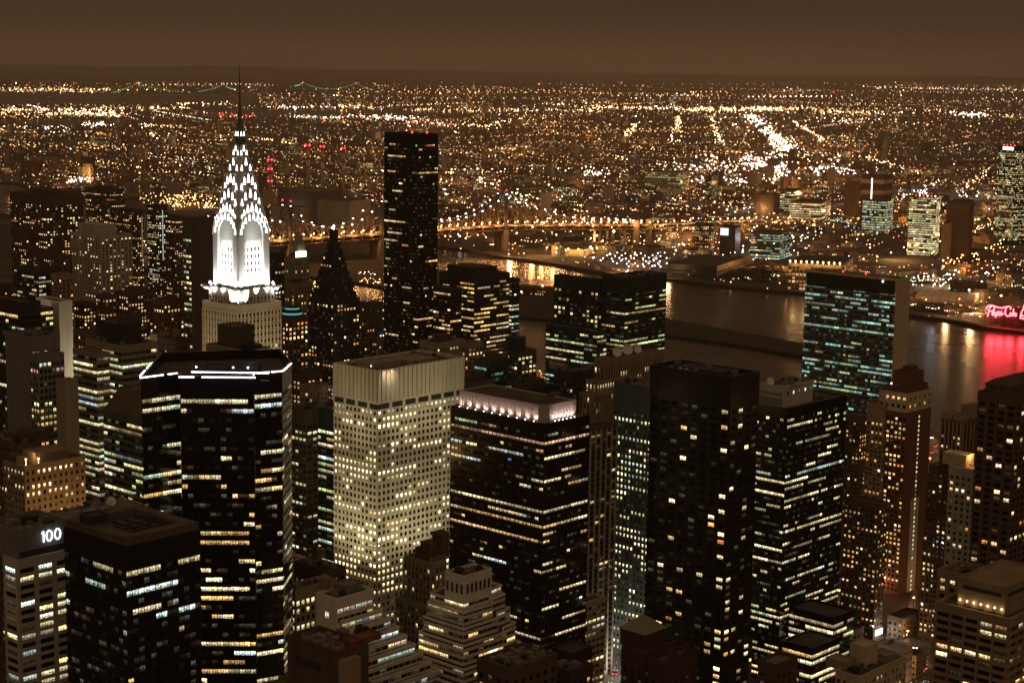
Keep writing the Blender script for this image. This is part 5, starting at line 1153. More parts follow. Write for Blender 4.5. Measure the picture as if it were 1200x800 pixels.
# ------------------------------------------------------------------ the cantilever bridge over the river
def bridge():
    M_TRUSS = wall('bridge_steel', (.10, .07, .05), .7, .25)
    M_PIER = wall('bridge_stone', (.20, .16, .12), .9, .25)
    M_DECK = wall('bridge_road', (.20, .17, .14), .9, .3)
    way = [(150, 293, 40), (262, 286, 42), (336, 280.5, 44), (442, 273.5, 45), (588, 263.5, 45), (700, 263, 40), (745, 263.2, 36), (880, 257, 20), (930, 258, 14)]
    pts = []
    for x, y, z in way: p = G(x, y, z); pts.append(Vector((p.x, p.y, z)))
    root = empty('truss_bridge', (pts[0].x, pts[0].y, 0)); o0 = Vector((pts[0].x, pts[0].y, 0))
    tag(root, 'long steel truss bridge hung with white and orange lamps crossing the river', 'bridge')
    pts = [p - o0 for p in pts]
    wd = 13.0
    def nrm(i):
        a = pts[max(0, i - 1)]; b = pts[min(len(pts) - 1, i + 1)]; d = (b - a); d.z = 0; d.normalize(); return Vector((d.y, -d.x, 0))
    m = MB()
    for i in range(len(pts) - 1):
        a, b = pts[i], pts[i + 1]; na, nb = nrm(i) * wd, nrm(i + 1) * wd
        for zo, th in ((0, 1.6), (-7.5, 1.6)):
            q = [a + na, b + nb, b - nb, a - na]
            top = [Vector((v.x, v.y, v.z + zo)) for v in q]; bot = [Vector((v.x, v.y, v.z + zo - th)) for v in q]
            m.quad(top); m.quad(list(reversed(bot)))
            for k in range(4): m.quad([bot[k], bot[(k + 1) % 4], top[(k + 1) % 4], top[k]])
    m.build('deck', M_DECK, root)
    # truss height along the way: peaks at the towers
    towers = {1: 52, 2: 52, 3: 54, 4: 54}
    lamps_top = []; lamps_low = []
    for side in (-1, 1):
        m = MB(); prev = None
        for i in range(0, 6):
            a, b = pts[i], pts[i + 1]; na, nb = nrm(i) * wd * side, nrm(i + 1) * wd * side
            L = (b - a).length; n = max(4, int(L / 18))
            ha = towers.get(i, 12 if i == 0 else 8); hb = towers.get(i + 1, 12 if i + 1 < 5 else 7)
            for k in range(n + (1 if i == 5 else 0)):
                t = k / n
                base = (a + na).lerp(b + nb, t)
                if i in towers and i + 1 in towers:
                    s_ = abs(2 * t - 1); h = 14 + (max(ha, hb) - 14) * s_ ** 2.2
                else:
                    h = ha * (1 - t) ** 1.8 + hb * t ** 1.8 + 5 * (1 - abs(2 * t - 1))
                topp = base + Vector((0, 0, h)); lo = base - Vector((0, 0, 7.5))
                m.bar(lo, topp, .55)
                if prev:
                    m.bar(prev[0], topp, .9); m.bar(prev[1], lo, .8); m.bar(prev[1], topp, .5); m.bar(prev[0], base, .5)
                prev = (topp, lo, base)
                lamps_top.append(topp + Vector((0, 0, 1.2)))
                lamps_low.append(base + Vector((0, 0, 5.0)) - (na.normalized() * 1.5))
        m.build('truss', M_TRUSS, root)
    for i in (1, 2, 3, 4):
        m = MB(); p = pts[i]; n_ = nrm(i); d_ = Vector((-n_.y, n_.x, 0))
        for s_ in (-1, 1):
            c = p + n_ * wd * s_
            m.bar(c + Vector((0, 0, -8)), c + Vector((0, 0, 54)), 3.4); m.bar(c + Vector((0, 0, 54)), c + Vector((0, 0, 62)), 1.2)
        for h in (14, 30, 48): m.bar(p + n_ * wd + Vector((0, 0, h)), p - n_ * wd + Vector((0, 0, h)), 1.2)
        t_ = m.build('tower', M_DARK, root)
        m = MB()
        for s_ in (-1, 1):
            c = p + n_ * wd * .78 * s_
            a = [c + n_ * 5 + d_ * 5, c - n_ * 5 + d_ * 5, c - n_ * 5 - d_ * 5, c + n_ * 5 - d_ * 5]
            po = [(v.x, v.y) for v in a]
            if area2(po) < 0: po.reverse()
            m.prism(po, .5, p.z - 8.5)
        a = [p + n_ * 10 + d_ * 4.6, p - n_ * 10 + d_ * 4.6, p - n_ * 10 - d_ * 4.6, p + n_ * 10 - d_ * 4.6]
        po = [(v.x, v.y) for v in a]
        if area2(po) < 0: po.reverse()
        m.prism(po, p.z - 17, p.z - 9); m.build('pier', M_PIER, root)
        b = MB(); b.ball(tuple(p + n_ * wd + Vector((0, 0, 63))), 1.6); b.ball(tuple(p - n_ * wd + Vector((0, 0, 63))), 1.6); b.build('red_beacon', RED, t_)
    # viaduct legs on land
    for i in (5, 6, 7, 8):
        for t in ((0, .33, .66) if i < 8 else (0,)):
            p = pts[i] if i == 8 else pts[i].lerp(pts[i + 1], t); n_ = nrm(i)
            for s_ in (-1, 1):
                m = MB(); c = p + n_ * 9 * s_; m.box(c.x - 2, c.x + 2, c.y - 2, c.y + 2, 0, p.z - 9.1); m.build('viaduct_leg', M_PIER, root)
    for p in (pts[6], pts[6] + (pts[7] - pts[6]) * .10):
        m = MB(); m.box(p.x - 6, p.x + 6, p.y - 17, p.y - 5, 0, 46); m.build('stone_pylon', M_PIER, root)
    WL = glowmat('bridge_white_lamp', (.90, .95, 1.0), 9); OL = glowmat('bridge_orange_lamp', (1.0, .50, .17), 13)
    lamps_top = [p for p in lamps_top]
    step = max(1, -(-len(lamps_top) // 98))
    if step > 1:
        b = MB()
        for k, p in enumerate(lamps_top):
            if k % step: b.ball(tuple(p), 1.6)
        o = b.build('cable_lamps', WL, root); o['kind'] = 'stuff'
    for p in lamps_top[::step]:
        b = MB(); b.ball(tuple(p), 1.6); b.build('cable_lamp', WL, root)
    vi = []
    for i in (5, 6, 7):
        L = (pts[i + 1] - pts[i]).length; n = int(L / 28)
        for k in range(n):
            p = pts[i].lerp(pts[i + 1], k / n); vi.append(p + nrm(i) * wd + Vector((0, 0, 5)))
    low = lamps_low + vi
    st = max(1, int(len(low) / 98 + .999))
    for p in low[::st]:
        b = MB(); b.ball(tuple(p), 1.6); b.build('road_lamp', OL, root)
    if st > 1:
        b = MB()
        for k, p in enumerate(low):
            if k % st: b.ball(tuple(p), 1.5)
        o = b.build('road_lamps', OL, root); o['kind'] = 'stuff'
    for i in range(1, 8):
        L = (pts[i + 1] - pts[i]).length; n = max(1, round(L / 34))
        for k in range(n):
            p = pts[i].lerp(pts[i + 1], (k + .5) / n); point('bridge_light', p + nrm(i) * (wd + 5) + Vector((0, 0, 3)), (1, .42, .12), 24000, 1.5, root)  # added light outside the viewer's side, brightening truss and deck edge
            if i < 5: point('bridge_light', p + Vector((0, 0, 7)), (1, .44, .13), 26000, 1.5, root)
    return [p + o0 for p in pts], wd
BR, BRW = bridge()

# three far suspension spans with green lights
def suspension(name, label, tl, tr, ends, deck_y, Y, Y2):
    """tl, tr: pixels of tower tops (tr may be None)"""
    A = W(tl[0], tl[1], Y); root = empty(name, (A.x, A.y, 0)); tag(root, label, 'bridge', None); o0 = Vector((A.x, A.y, 0))
    S = wall('far_bridge_steel', (.12, .14, .11), .8, .2); GL = glowmat('green_cable_lamp', (.22, 1.0, .34), 1.15)
    A = A - o0; Bp = (W(tr[0], tr[1], Y2) - o0) if tr else None
    zd = 45
    m = MB()
    el = W(ends[0][0], ends[0][1], Y * .995) - o0; er = W(ends[1][0], ends[1][1], Y2) - o0
    line = [el, A] + ([Bp] if Bp else []) + [er]
    for a, b in zip(line, line[1:]): m.bar((a.x, a.y, zd), (b.x, b.y, zd), 3)
    m.build('deck', S, root)
    for t in [A] + ([Bp] if Bp else []):
        m = MB(); m.box(t.x - 13, t.x - 7, t.y - 4, t.y + 4, 0, t.z); m.box(t.x + 7, t.x + 13, t.y - 4, t.y + 4, 0, t.z); m.box(t.x - 7, t.x + 7, t.y - 3, t.y + 3, t.z - 14, t.z - 6); m.box(t.x - 7, t.x + 7, t.y - 3, t.y + 3, zd - 4, zd + 4)
        to = m.build('tower', S, root); b = MB(); b.ball((t.x, t.y, t.z + 4), 5.0); b.build('red_beacon', RED, to)
    def cable(a, b, sag, n):
        m = MB(); prev = None; lm = []
        for k in range(n + 1):
            t = k / n; p = a.lerp(b, t); p.z = p.z - sag * (1 - (2 * t - 1) ** 2)
            if prev: m.bar(prev, p, 1.4)
            prev = p; lm.append(p)
        c = m.build('cable', S, root); g_ = MB()
        for k, p in enumerate(lm):
            if k % 2 == 0:
                q = MB(); q.ball((p.x, p.y, p.z + 2), 3.8); q.build('green_lamp', GL, c)
    cable(el, A, 8, 24)
    if Bp: cable(A, Bp, 46, 44); cable(Bp, er, 8, 14)
    else: cable(A, er, 10, 30)
suspension('suspension_bridge', 'far suspension bridge with green lamps, the leftmost of three on the skyline', (160, 98.5), None, ((131, 108.6), (213, 108.2)), 109, 12500, 12500)
suspension('suspension_bridge', 'far suspension bridge with green lamps, beside the needle spire', (262, 99.5), None, ((233, 107.6), (276, 105)), 107, 12800, 12800)
suspension('suspension_bridge', 'far suspension bridge with green lamps and two red-topped towers right of the needle spire', (355, 97.2), (417, 98), ((345, 101), (436, 105.6)), 105, 13500, 13500)

# ------------------------------------------------------------------ across the river
def chimney(px, ytop, ybase, w, label, red=2):
    b = G(px, ybase); top = W(px, ytop, b.y); h = top.z
    root = empty('smokestack', (b.x, b.y, 0)); tag(root, label, 'chimney')
    r = b.y / FPX * w / 2
    wmt = wall('stack_white', (.45, .40, .34), .8, .1); rmt = wall('stack_red', (.40, .05, .04), .8, .1); cmt = wall('stack_concrete', (.24, .20, .16), .9, .1)
    m = MB(); m.cyl(0, 0, r, 0, h * .55, 16, m=0, r1=r * .9); nb = 4
    for k in range(nb): m.cyl(0, 0, r * (.9 - .02 * k), h * (.55 + .45 * k / nb) + .01, h * (.55 + .45 * (k + 1) / nb), 16, m=(1 if k % 2 == 1 else 2), r1=r * (.88 - .02 * k))
    m.build('stack', [cmt, rmt, wmt], root)
    rb = glowmat('stack_beacon', (1, .03, .05), 7)
    for zz in [h] + ([h * .78, h * .5] if red > 2 else []):
        for s_ in (-1, 1):
            q = MB(); q.ball((s_ * r * .8, -r * .8, zz), r * .55); q.build('red_beacon', rb, root)
chimney(317, 187, 237, 5.2, 'red and white striped smokestack standing alone nearest the white spired tower', 3)
chimney(361, 170, 223, 5.6, 'red and white striped smokestack left of a close pair', 2)
chimney(378, 171.5, 228, 4.6, 'red and white striped smokestack right of a close pair', 2)
chimney(402.5, 173.5, 230, 4.0, 'thinnest red and white striped smokestack, nearest the black slab tower', 2)

def house(nm, label, x, y, Y, xl, xr, mat, style='punch', rot=TH, cat='building', **kw):
    k = dict(fh=3.6, bay=3.6, ww=.55, wh=1.9, tb=2.5, lit=.2, d=.2, nwin=0, pal=OFFICE, s=1.0, parap=.8); k.update(kw)
    return tower(nm, label, cat, (x, y), Y, xl, xr, mat, style, rot=rot, **k)
QR = R(33)
# the tall glass tower at the right edge
T = house('glass_tower', 'tall stepped green glass tower lit all over at the far right across the river', 1190, 172, 3400, 1170, 1222, M_GREEN, 'ribbon', rot=QR, cat='tower', fh=3.9, bay=2.6, ww=.85, wh=2.6, tb=9, lit=.62, pal=[WW] * 4 + [GRN] * 3 + [WARM] * 2 + [PALEY] * 3, s=.75, run=.35, panes=1, nwin=100, d=.1)
sg_ = MB(); sg_.obox((-.2, T.La * .7), (-.2, T.La * .1), .6, T.zt - 7, T.zt - 1.5, o0=.3); sg_.build('crown_sign', glowmat('violet_white_sign', (.75, .75, 1.0), 5), T.root)
for k in range(4):
    q = MB(); q.ball((2, 4 + k * 9, T.zt + 2), 1.8); q.build('red_beacon', RED, T.root)
T = house('office_tower', 'red-banded brick tower with a white light stripe and a glazed lit base', 1036, 206, 3650, 1010, 1046, M_RED, 'none', rot=R(60), cat='tower', parap=2)
m = MB()
for k in range(2): m.obox((0, T.La), (0, 0), .3, T.zt - 17 - k * 22, T.zt - 9 - k * 22); m.obox((0, 0), (T.Ls, 0), .3, T.zt - 17 - k * 22, T.zt - 9 - k * 22)
m.build('pale_band', M_PALE, T.root)
m = MB(); m.obox((0, T.La * .55), (0, T.La * .50), .5, T.zt - 70, T.zt - 6, o0=.32); m.build('stair_light', glowmat('stair_white', (1, .92, .85), 3), T.root)
T2 = house('office_building', 'glazed base block glowing pale green in front of the red-banded tower', 1038, 236, 3560, 1011, 1047, M_GREEN, 'ribbon', rot=R(60), fh=5, bay=3.2, ww=.9, wh=3.6, tb=1, lit=.95, pal=[GRN, COOL, PALEY], s=.6, run=.3, nwin=40)
T = house('office_building', 'bright yellow-green glass office block lit on every floor', 1098, 231, 3150, 1066, 1103, M_GREEN, 'ribbon', rot=R(70), fh=4.0, bay=3.4, ww=.95, wh=2.9, tb=2, lit=.93, pal=[PALEY, GRN, PALEY, WW], s=1.05, run=.6, nwin=100, d=.12)
for k in range(6):
    q = MB(); q.ball((2, 3 + k * T.La / 7, T.zt + 1.4), 1.5); q.build('roof_lamp', RED if k % 2 else OR_, T.root)
house('warehouse', 'plain windowless brown block beside the yellow-green glass block', 1136, 238.5, 3080, 1110, 1142, M_BROWN, 'none', rot=R(70))
house('low_building', 'low tan annex at the foot of the windowless brown block', 1112, 262, 3040, 1104, 1122, M_TAN, 'none', rot=R(70))
T = house('office_building', 'four-storey waterfront building blazing orange under a row of roof lamps', 986, 311, 2610, 924, 1000, M_TAN, 'punch', rot=R(72), fh=5.2, bay=5.5, ww=.7, wh=3.2, tb=4, lit=.9, pal=[WARM, WW, ORG], s=1.3, run=.5, panes=2, nwin=60)
for k in range(10):
    q = MB(); yy = T.La * (.03 + .94 * k / 9); q.bar((.6, yy, T.zt), (.6, yy, T.zt + 2.2), .2); q.ball((.2, yy, T.zt + 3), 1.6); q.build('roof_lamp', glowmat('sodium_roof_lamp', (1, .62, .25), 12, True), T.root)
    if k % 2 == 0: point('facade_light', (-7, yy, T.zt + 4), (1, .55, .2), 9000, 2, T.root)
house('warehouse', 'long dark waterfront warehouse with one lit strip of windows', 840, 312, 2760, 782, 874, M_DARK, 'ribbon', rot=R(66), fh=7, bay=7, ww=.9, wh=2, tb=5, lit=.28, pal=[GRN, PALEY], s=1.1, run=.8, nwin=20)
T = house('office_building', 'teal-lit three-storey office building with rows of windows', 914, 274, 3050, 880, 927, M_TEALP, 'ribbon', rot=R(66), fh=4.4, bay=4, ww=.8, wh=2.4, tb=2, lit=.8, pal=[COOL, TEAL, GRN], s=.9, run=.5, nwin=50)
T = house('apartment_tower', 'small dark apartment tower beside the viaduct', 836, 258, 3150, 815, 838, M_DARK, 'punch', rot=R(66), lit=.3, pal=HOME, s=1.2, fh=3.2)
T = house('billboard_building', 'dark block carrying a bright white billboard', 862, 267, 3120, 844, 868, M_DARK, 'none', rot=R(66))
m = MB(); m.obox((0, T.La - 1), (0, T.La * .45), .6, T.zt - 14, T.zt - 1.5, o0=.2); m.build('billboard', glowmat('billboard_white', (.85, .92, 1), 1.6), T.root)
T = house('office_building', 'yellow-windowed office block on the far side above the viaduct', 930, 224, 4050, 912, 940, M_TAN, 'ribbon', rot=R(70), fh=5, bay=5, ww=.85, wh=3, tb=2, lit=.75, pal=[WW, PALEY, GRN], s=.9, run=.4, nwin=30)
T = house('office_building', 'long low office building with a bright yellow strip', 962, 238, 3850, 926, 974, M_OLIVE, 'ribbon', rot=R(70), fh=5, bay=5, ww=.9, wh=3, tb=2, lit=.8, pal=[WW, PALEY], s=1.0, run=.8, nwin=30)
house('brick_building', 'brown office block left of the yellow-windowed one', 908, 228, 4000, 884, 914, M_BROWN, 'none', rot=R(70))
house('brick_building', 'brown tower block beside the red-banded brick tower', 1003, 215, 3900, 990, 1008, M_BROWN, 'none', rot=R(70), cat='tower')
house('brick_building', 'dark tower with a thin lit edge and a glowing green-white entrance', 834, 206, 4400, 828, 842, M_DARK, 'punch', rot=R(66), lit=.2, pal=[GRN], cat='tower', fh=4)
T = house('brick_building', 'grey-green windowed block in the far middle distance', 798, 202, 4700, 756, 808, M_OLIVE, 'ribbon', rot=R(66), fh=5, bay=7, ww=.8, wh=3, tb=3, lit=.45, pal=[GRN, PALEY], s=.5, run=.5)
house('brick_building', 'pale block behind the bridge with a dark cap', 640, 226, 3900, 633, 646, M_PALE, 'none', rot=R(66), cat='tower')
house('brick_building', 'pale square tower in the far middle distance, lit at its top', 716, 219, 4300, 706, 720, M_OLIVE, 'none', rot=R(66), cat='tower')
house('apartment_tower', 'far apartment tower with a lit white edge at the upper left', 98, 178, 5600, 88, 103, M_OLIVE, 'punch', rot=R(50), lit=.15, pal=[COOL], fh=4, cat='tower')
house('apartment_tower', 'tall far tower behind the left striped smokestack', 344, 169, 6000, 339, 349, M_OLIVE, 'punch', rot=R(50), lit=.2, pal=[GRN], fh=4, cat='tower')
T = house('power_station', 'big pale power station hall below the striped smokestacks', 372, 225, 3600, 326, 402, M_BROWN, 'none', rot=R(64), parap=2, roof=M_ROOFL)
point('yard_lamp', (-20, T.La * .5, 30), (.9, .9, 1), 12000, 3, T.root)
house('power_station', 'lower power station shed in front of the striped smokestacks', 352, 243, 3420, 318, 366, M_OLIVE, 'none', rot=R(64))
T = house('power_station', 'curved-roof power hall left of the black slab tower', 410, 236, 3400, 372, 436, M_OLIVE, 'none', rot=R(64))
SHED = wall('sodium_shed', (.42, .34, .2), .9, .2)
T = house('plant_building', 'low waterfront plant hall glowing yellow under floodlights', 684, 292.5, 3085, 662, 699, SHED, 'none', rot=R(66))
house('plant_building', 'small tall block at the left end of the glowing waterfront plant', 652, 287.5, 3090, 646.5, 657, SHED, 'none', rot=R(66), minl=5)
house('plant_building', 'middle shed of the glowing waterfront plant', 664, 290.5, 3110, 655, 671, SHED, 'none', rot=R(66), minl=6)
for x, y in ((-10, 6), (-12, 24), (10, -12), (28, -14), (-14, 46), (-14, 64)):
    point('flood_lamp', (x, y, 13), (1, .60, .20), 24000, 2, T.root)
    q = MB(); q.bar((x, y, 0), (x, y, 12), .3); q.build('flood_lamp_post', M_DARK, T.root); q = MB(); q.ball((x, y, 13.5), 1.8); q.build('flood_lamp_head', glowmat('sodium_flood', (1, .62, .22), 9, True), T.root)
house('brick_building', 'low reddish building on the dark island tip in the river', 640, 338.5, 2515, 603, 650, M_BROWN, 'punch', rot=R(66), lit=.15, pal=HOME, s=1.0, fh=4)
# lamp-lit car park
cp = sheet('car_park', [(702, 309), (726, 302), (782, 304), (784, 318), (770, 323), (735, 322)], .25, wall('car_park_asphalt', (.20, .20, .20), .9, .3, scale=.02))
# big tent
def tent():
    c = [G(1088, 357), G(1139, 361), G(1132, 350), G(1092, 348)]; b = (c[0] + c[2]) / 2
    root = empty('tent', (b.x, b.y, 0), R(62)); tag(root, 'white ridged tent on the waterfront opposite the marble-ended slab', 'tent')
    m = MB(); w, l, h, hr = 20, 42, 8, 15
    m.quad([(-w, -l, 0), (-w, l, 0), (-w, l, h), (-w, -l, h)][::-1]); m.quad([(w, -l, 0), (w, l, 0), (w, l, h), (w, -l, h)])
    m.quad([(-w, -l, h), (-w, l, h), (0, l, hr), (0, -l, hr)][::-1]); m.quad([(w, -l, h), (w, l, h), (0, l, hr), (0, -l, hr)])
    m.quad([(-w, -l, 0), (w, -l, 0), (w, -l, h), (0, -l, hr), (-w, -l, h)]); m.quad([(-w, l, 0), (w, l, 0), (w, l, h), (0, l, hr), (-w, l, h)][::-1])
    m.build('canvas', wall('tent_canvas', (.55, .50, .42), .8, .08), root)
    f = MB()
    for k in range(8):
        y = -l + k * l * 2 / 7; f.bar((-w - .2, y, 0), (-w - .2, y, h), .3); f.bar((-w, y, h + .15), (0, y, hr + .15), .3); f.bar((w, y, h + .15), (0, y, hr + .15), .3)
    f.build('tent_frame', M_GREY, root)
tent()
# the red script sign
def neon():
    b = G(1172, 387); root = empty('neon_sign', (b.x, b.y, 0), R(-14)); tag(root, 'huge red neon script sign on a riverside frame', 'sign')
    L = math.hypot(*(G(1191, 387) - G(1155, 386)).xy); sc = L / 10.0
    z0 = W(1172, 369.5, b.y).z - .8 * sc; ST = [
     [(0.75, .2), (1.05, 2.2), (1.3, 3.7)], [(.2, 2.6), (.3, 3.3), (1.0, 3.95), (2.0, 4.0), (2.75, 3.5), (2.75, 2.7), (2.1, 2.1), (1.2, 2.0)],
     [(2.15, 1.3), (2.9, 1.5), (2.95, 1.9), (2.55, 2.0), (2.15, 1.5), (2.25, .9), (2.75, .75), (3.2, 1.1)],
     [(3.5, 1.9), (3.35, 0.0)], [(3.5, 1.5), (3.9, 1.95), (4.25, 1.6), (4.1, 1.0), (3.7, .8), (3.45, 1.1)],
     [(5.0, 1.8), (4.6, 1.95), (4.45, 1.6), (4.95, 1.25), (4.85, .85), (4.35, .8)], [(5.3, 1.8), (5.3, .8)], [(5.32, 2.25), (5.36, 2.3)], [(5.6, 1.4), (6.0, 1.4)],
     [(8.05, 3.0), (7.9, 3.7), (7.2, 3.95), (6.5, 3.4), (6.25, 2.3), (6.45, 1.1), (7.1, .6), (7.8, .9)],
     [(8.2 + .42 * math.cos(t * .785), 1.3 + .5 * math.sin(t * .785)) for t in range(9)], [(8.9, 3.2), (8.9, .8)],
     [(9.4 + .36 * math.cos(t * .785), 1.3 + .5 * math.sin(t * .785)) for t in range(9)], [(9.8, 1.8), (9.85, .8)],
     [(2.0, 4.0), (3.6, 3.5), (5.0, 3.3), (6.2, 3.6), (7.2, 3.95)]]
    NE = glowmat('red_neon', (1.0, .045, .06), 17.0, True)
    m = MB()
    for s_ in ST:
        for a, b_ in zip(s_, s_[1:]): m.bar(((a[0] - 5) * sc, 0, z0 + a[1] * sc), ((b_[0] - 5) * sc, 0, z0 + b_[1] * sc), .20 * sc, n=6)
    m.build('script_lettering', NE, root)
    m = MB(); bt = [(6.1, .2), (6.5, 2.2), (6.9, 3.0), (7.3, 4.8), (7.9, 4.7), (7.6, 2.9), (7.7, 2.0), (7.3, 0.0), (6.1, .2)]
    for a, b_ in zip(bt, bt[1:]): m.bar((a[0] * sc, 0, z0 + a[1] * sc), (b_[0] * sc, 0, z0 + b_[1] * sc), .2 * sc, n=6)
    m.build('bottle_outline', NE, root)
    m = MB()
    for x in range(-5, 8):
        m.bar((x * sc, .8, 0), (x * sc, .8, z0 + 4.2 * sc), .25)
        if x < 7: m.bar((x * sc, .8, 0), ((x + 1) * sc, .8, z0), .2)
    for z in (z0 - .3, z0 + 2 * sc, z0 + 4.2 * sc): m.bar((-5 * sc, .8, z), (7.6 * sc, .8, z), .25)
    m.build('frame', M_DARK, root)
    for x in (-3, 0, 3, 7): point('neon_spill', (x * sc, -8, z0 + sc), (1, .03, .04), 40000, 5, root)
neon()
# ------------------------------------------------------------------ low city, lamps, cars
rnd = random.Random(21)
SOD = (1.0, .40, .10); SODW = (1.0, .54, .21); WHT = (1.0, .80, .58); HAL = (.88, .93, 1.0); REDL = (1.0, .05, .04); GRL = (.3, 1.0, .45)
def lamp_colour(r):
    x = r.random()
    return SOD if x < .42 else SODW if x < .74 else WHT if x < .88 else HAL if x < .955 else REDL if x < .985 else GRL
def P2(v): return P(v)
def in_poly(x, y, poly):
    c = False; j = len(poly) - 1
    for i in range(len(poly)):
        xi, yi = poly[i]; xj, yj = poly[j]
        if (yi > y) != (yj > y) and x < (xj - xi) * (y - yi) / (yj - yi) + xi: c = not c
        j = i
    return c
RIVER = EAST_BANK + WEST_BANK
WATERS = [RIVER, [(-60, 109.5), (300, 109.5), (300, 122), (-60, 122)], [(-60, 139.5), (215, 140.5), (215, 147), (-60, 147)], [(235, 128), (560, 130), (560, 134.6), (330, 137.4), (235, 138)]]
def wet(px, py): return any(in_poly(px, py, w) for w in WATERS)

# individual low buildings across the river and on the near shore
walls = [M_BROWN, M_TAN, M_OLIVE, M_GREY, M_RED, M_DARK, M_PALE]
WNAMES = ['brown', 'tan', 'olive stone', 'grey', 'red brick', 'dark', 'pale concrete']
taken = []
for o in list(COL.objects):
    if o.parent is None and o.type == 'EMPTY': taken.append((o.location.x, o.location.y))
def low_building(x, y, w, l, h, rot, wi, litp, label, group, r, fh=3.6):
    m = MB(); poly = [(-w / 2, -l / 2), (w / 2, -l / 2), (w / 2, l / 2), (-w / 2, l / 2)]
    m.prism(poly, 0, h - .8, 0, mt=1); ring(m, inset(poly, .15), inset(poly, -.4), h - .9, h, 0)
    if r.random() < .7: 
        a = r.uniform(.15, .3) * w; b = r.uniform(.15, .3) * l; ox = r.uniform(-.2, .2) * w; oy = r.uniform(-.2, .2) * l; m.box(ox - a, ox + a, oy - b, oy + b, h - .8, h + r.uniform(1.5, 4.5), 0)
    root = m.build('low_building', [walls[wi], r.choice([M_ROOF, M_ROOFL])]); root.location = (x, y, 0); root.rotation_euler = (0, 0, rot)
    tag(root, label, 'building', group)
    T = Tower(); T.seed = int(x) % 97; T.wins = []; T.nw = r.randint(0, 700); T.rowp = {}; T.root = root
    M0 = Matrix.Rotation(rot, 4, 'Z'); M0.translation = (x, y, 0)
    for i in range(4):
        p = poly[i]; q = poly[(i + 1) % 4]; a = M0 @ Vector((*p, h)); b = M0 @ Vector((*q, h)); d = b - a
        if Vector((d.y, -d.x, 0)).dot(CAM - a) > 0:
            facade(T, p, q, h - 1.2, 1.0, fh, 4.2, .55, 1.9, .9, litp, HOME + OFFICE if r.random() < .7 else [COOL, GRN, PALEY], 1.2, .3, 1, .2, {}, None, r, dim=.3)
    lit_ = [w_ for w_ in T.wins if w_[2][0] > .02]
    if lit_:
        m = MB()
        for pts, uv, c in lit_: m.quad(pts, 0, uv, c)
        o = m.build('windows', WIN, root); o['kind'] = 'stuff'
def cap(h): return 'single-storey' if h < 7 else 'low' if h < 13 else 'mid-height' if h < 22 else 'tall'
QROT = [R(33), R(66)]
def free(x, y, d):
    return all((x - a) ** 2 + (y - b) ** 2 > d * d for a, b in taken)
cnt = 0; tries = 0
while cnt < 235 and tries < 9000:
    tries += 1
    px = rnd.uniform(-10, 1215); py = rnd.uniform(222, 392)
    if px < 300 and py > 236: continue
    if wet(px, py): continue
    p = G(px, py)
    if p.y < 2250: continue
    # only beyond the far bank
    far = True
    for (ax, ay), (bx, by) in zip(EAST_BANK, EAST_BANK[1:]):
        if ax <= px <= bx and py > ay + (by - ay) * (px - ax) / (bx - ax) - 2.5: far = False
    if not far: continue
    rot = QROT[0] if px > 760 else QROT[1]
    # snap to blocks
    c, s = math.cos(rot), math.sin(rot); u = p.x * c + p.y * s; v = -p.x * s + p.y * c
    u = round(u / 48) * 48 + rnd.uniform(-5, 5); v = round(v / 66) * 66 + rnd.uniform(-6, 6)
    x = u * c - v * s; y = u * s + v * c
    if not free(x, y, 40): continue
    q = P((x, y, 0))
    if wet(*q): continue
    w = rnd.uniform(20, 44); l = rnd.uniform(22, 58); h = rnd.choice([6, 8, 8, 10, 10, 12, 14, 16, 22]) * rnd.uniform(.85, 1.2)
    wi = rnd.choice([0, 0, 1, 1, 2, 3, 4, 5, 5, 6]); litp = rnd.choice([.02, .05, .1, .2, .45])
    low_building(x, y, w, l, h, rot, wi, litp, f'{cap(h)} {WNAMES[wi]} flat-roofed building among the blocks across the river', f'{cap(h)} {WNAMES[wi]} flat-roofed buildings across the river', rnd)
    taken.append((x, y)); cnt += 1
# filler blocks on the near shore, seen in the gaps between towers
cnt = 0; tries = 0
occ = [(o.location.x, o.location.y) for o in COL.objects if o.parent is None and o.type == 'EMPTY']
def clear_of(x, y, d): return all((x - a - 10) ** 2 + (y - b - 16) ** 2 > d * d for a, b in occ)
while cnt < 150 and tries < 9000:
    tries += 1
    px = rnd.uniform(-20, 1210); Y = rnd.uniform(900, 2300) if px < 480 else rnd.uniform(850, 1480)
    q = W(px, 400, Y); x, y = q.x, q.y
    c, s = math.cos(TH), math.sin(TH); u = x * c + y * s; v = -x * s + y * c
    u = round(u / 34) * 34 + rnd.uniform(-2, 2); v = math.floor(v / 80) * 80 + rnd.choice([22, 52]); x = u * c - v * s; y = u * s + v * c
    if not free(x, y, 27) or not clear_of(x, y, 34): continue
    if (140 < x < 300 and y < 1160) or (35 < x < 105 and y < 985): continue
    g0 = P((x, y, 0))
    lim = None
    for (ax, ay), (bx, by) in zip(WEST_BANK, WEST_BANK[1:]):
        if bx <= g0[0] <= ax: lim = ay + (by - ay) * (g0[0] - ax) / (bx - ax)
    if lim is None or g0[1] < lim + 6: continue
    if (970 < px < 1120 and Y < 1250) or (670 < px < 740 and Y < 1010): continue
    hmax = 78 if px < 450 else 38
    h = rnd.uniform(22, hmax) if Y > 1000 else rnd.uniform(18, 42)
    wi = rnd.choice([0, 0, 0, 1, 2, 4, 4, 5])
    low_building(x, y, rnd.uniform(18, 30), rnd.uniform(16, 26), h, TH, wi, rnd.choice([.12, .2, .3]), f'{cap(h)} {WNAMES[wi]} block with small lit windows among the near-shore side streets', f'{cap(h)} {WNAMES[wi]} blocks in the near-shore side streets', rnd, fh=3.2)
    taken.append((x, y)); cnt += 1
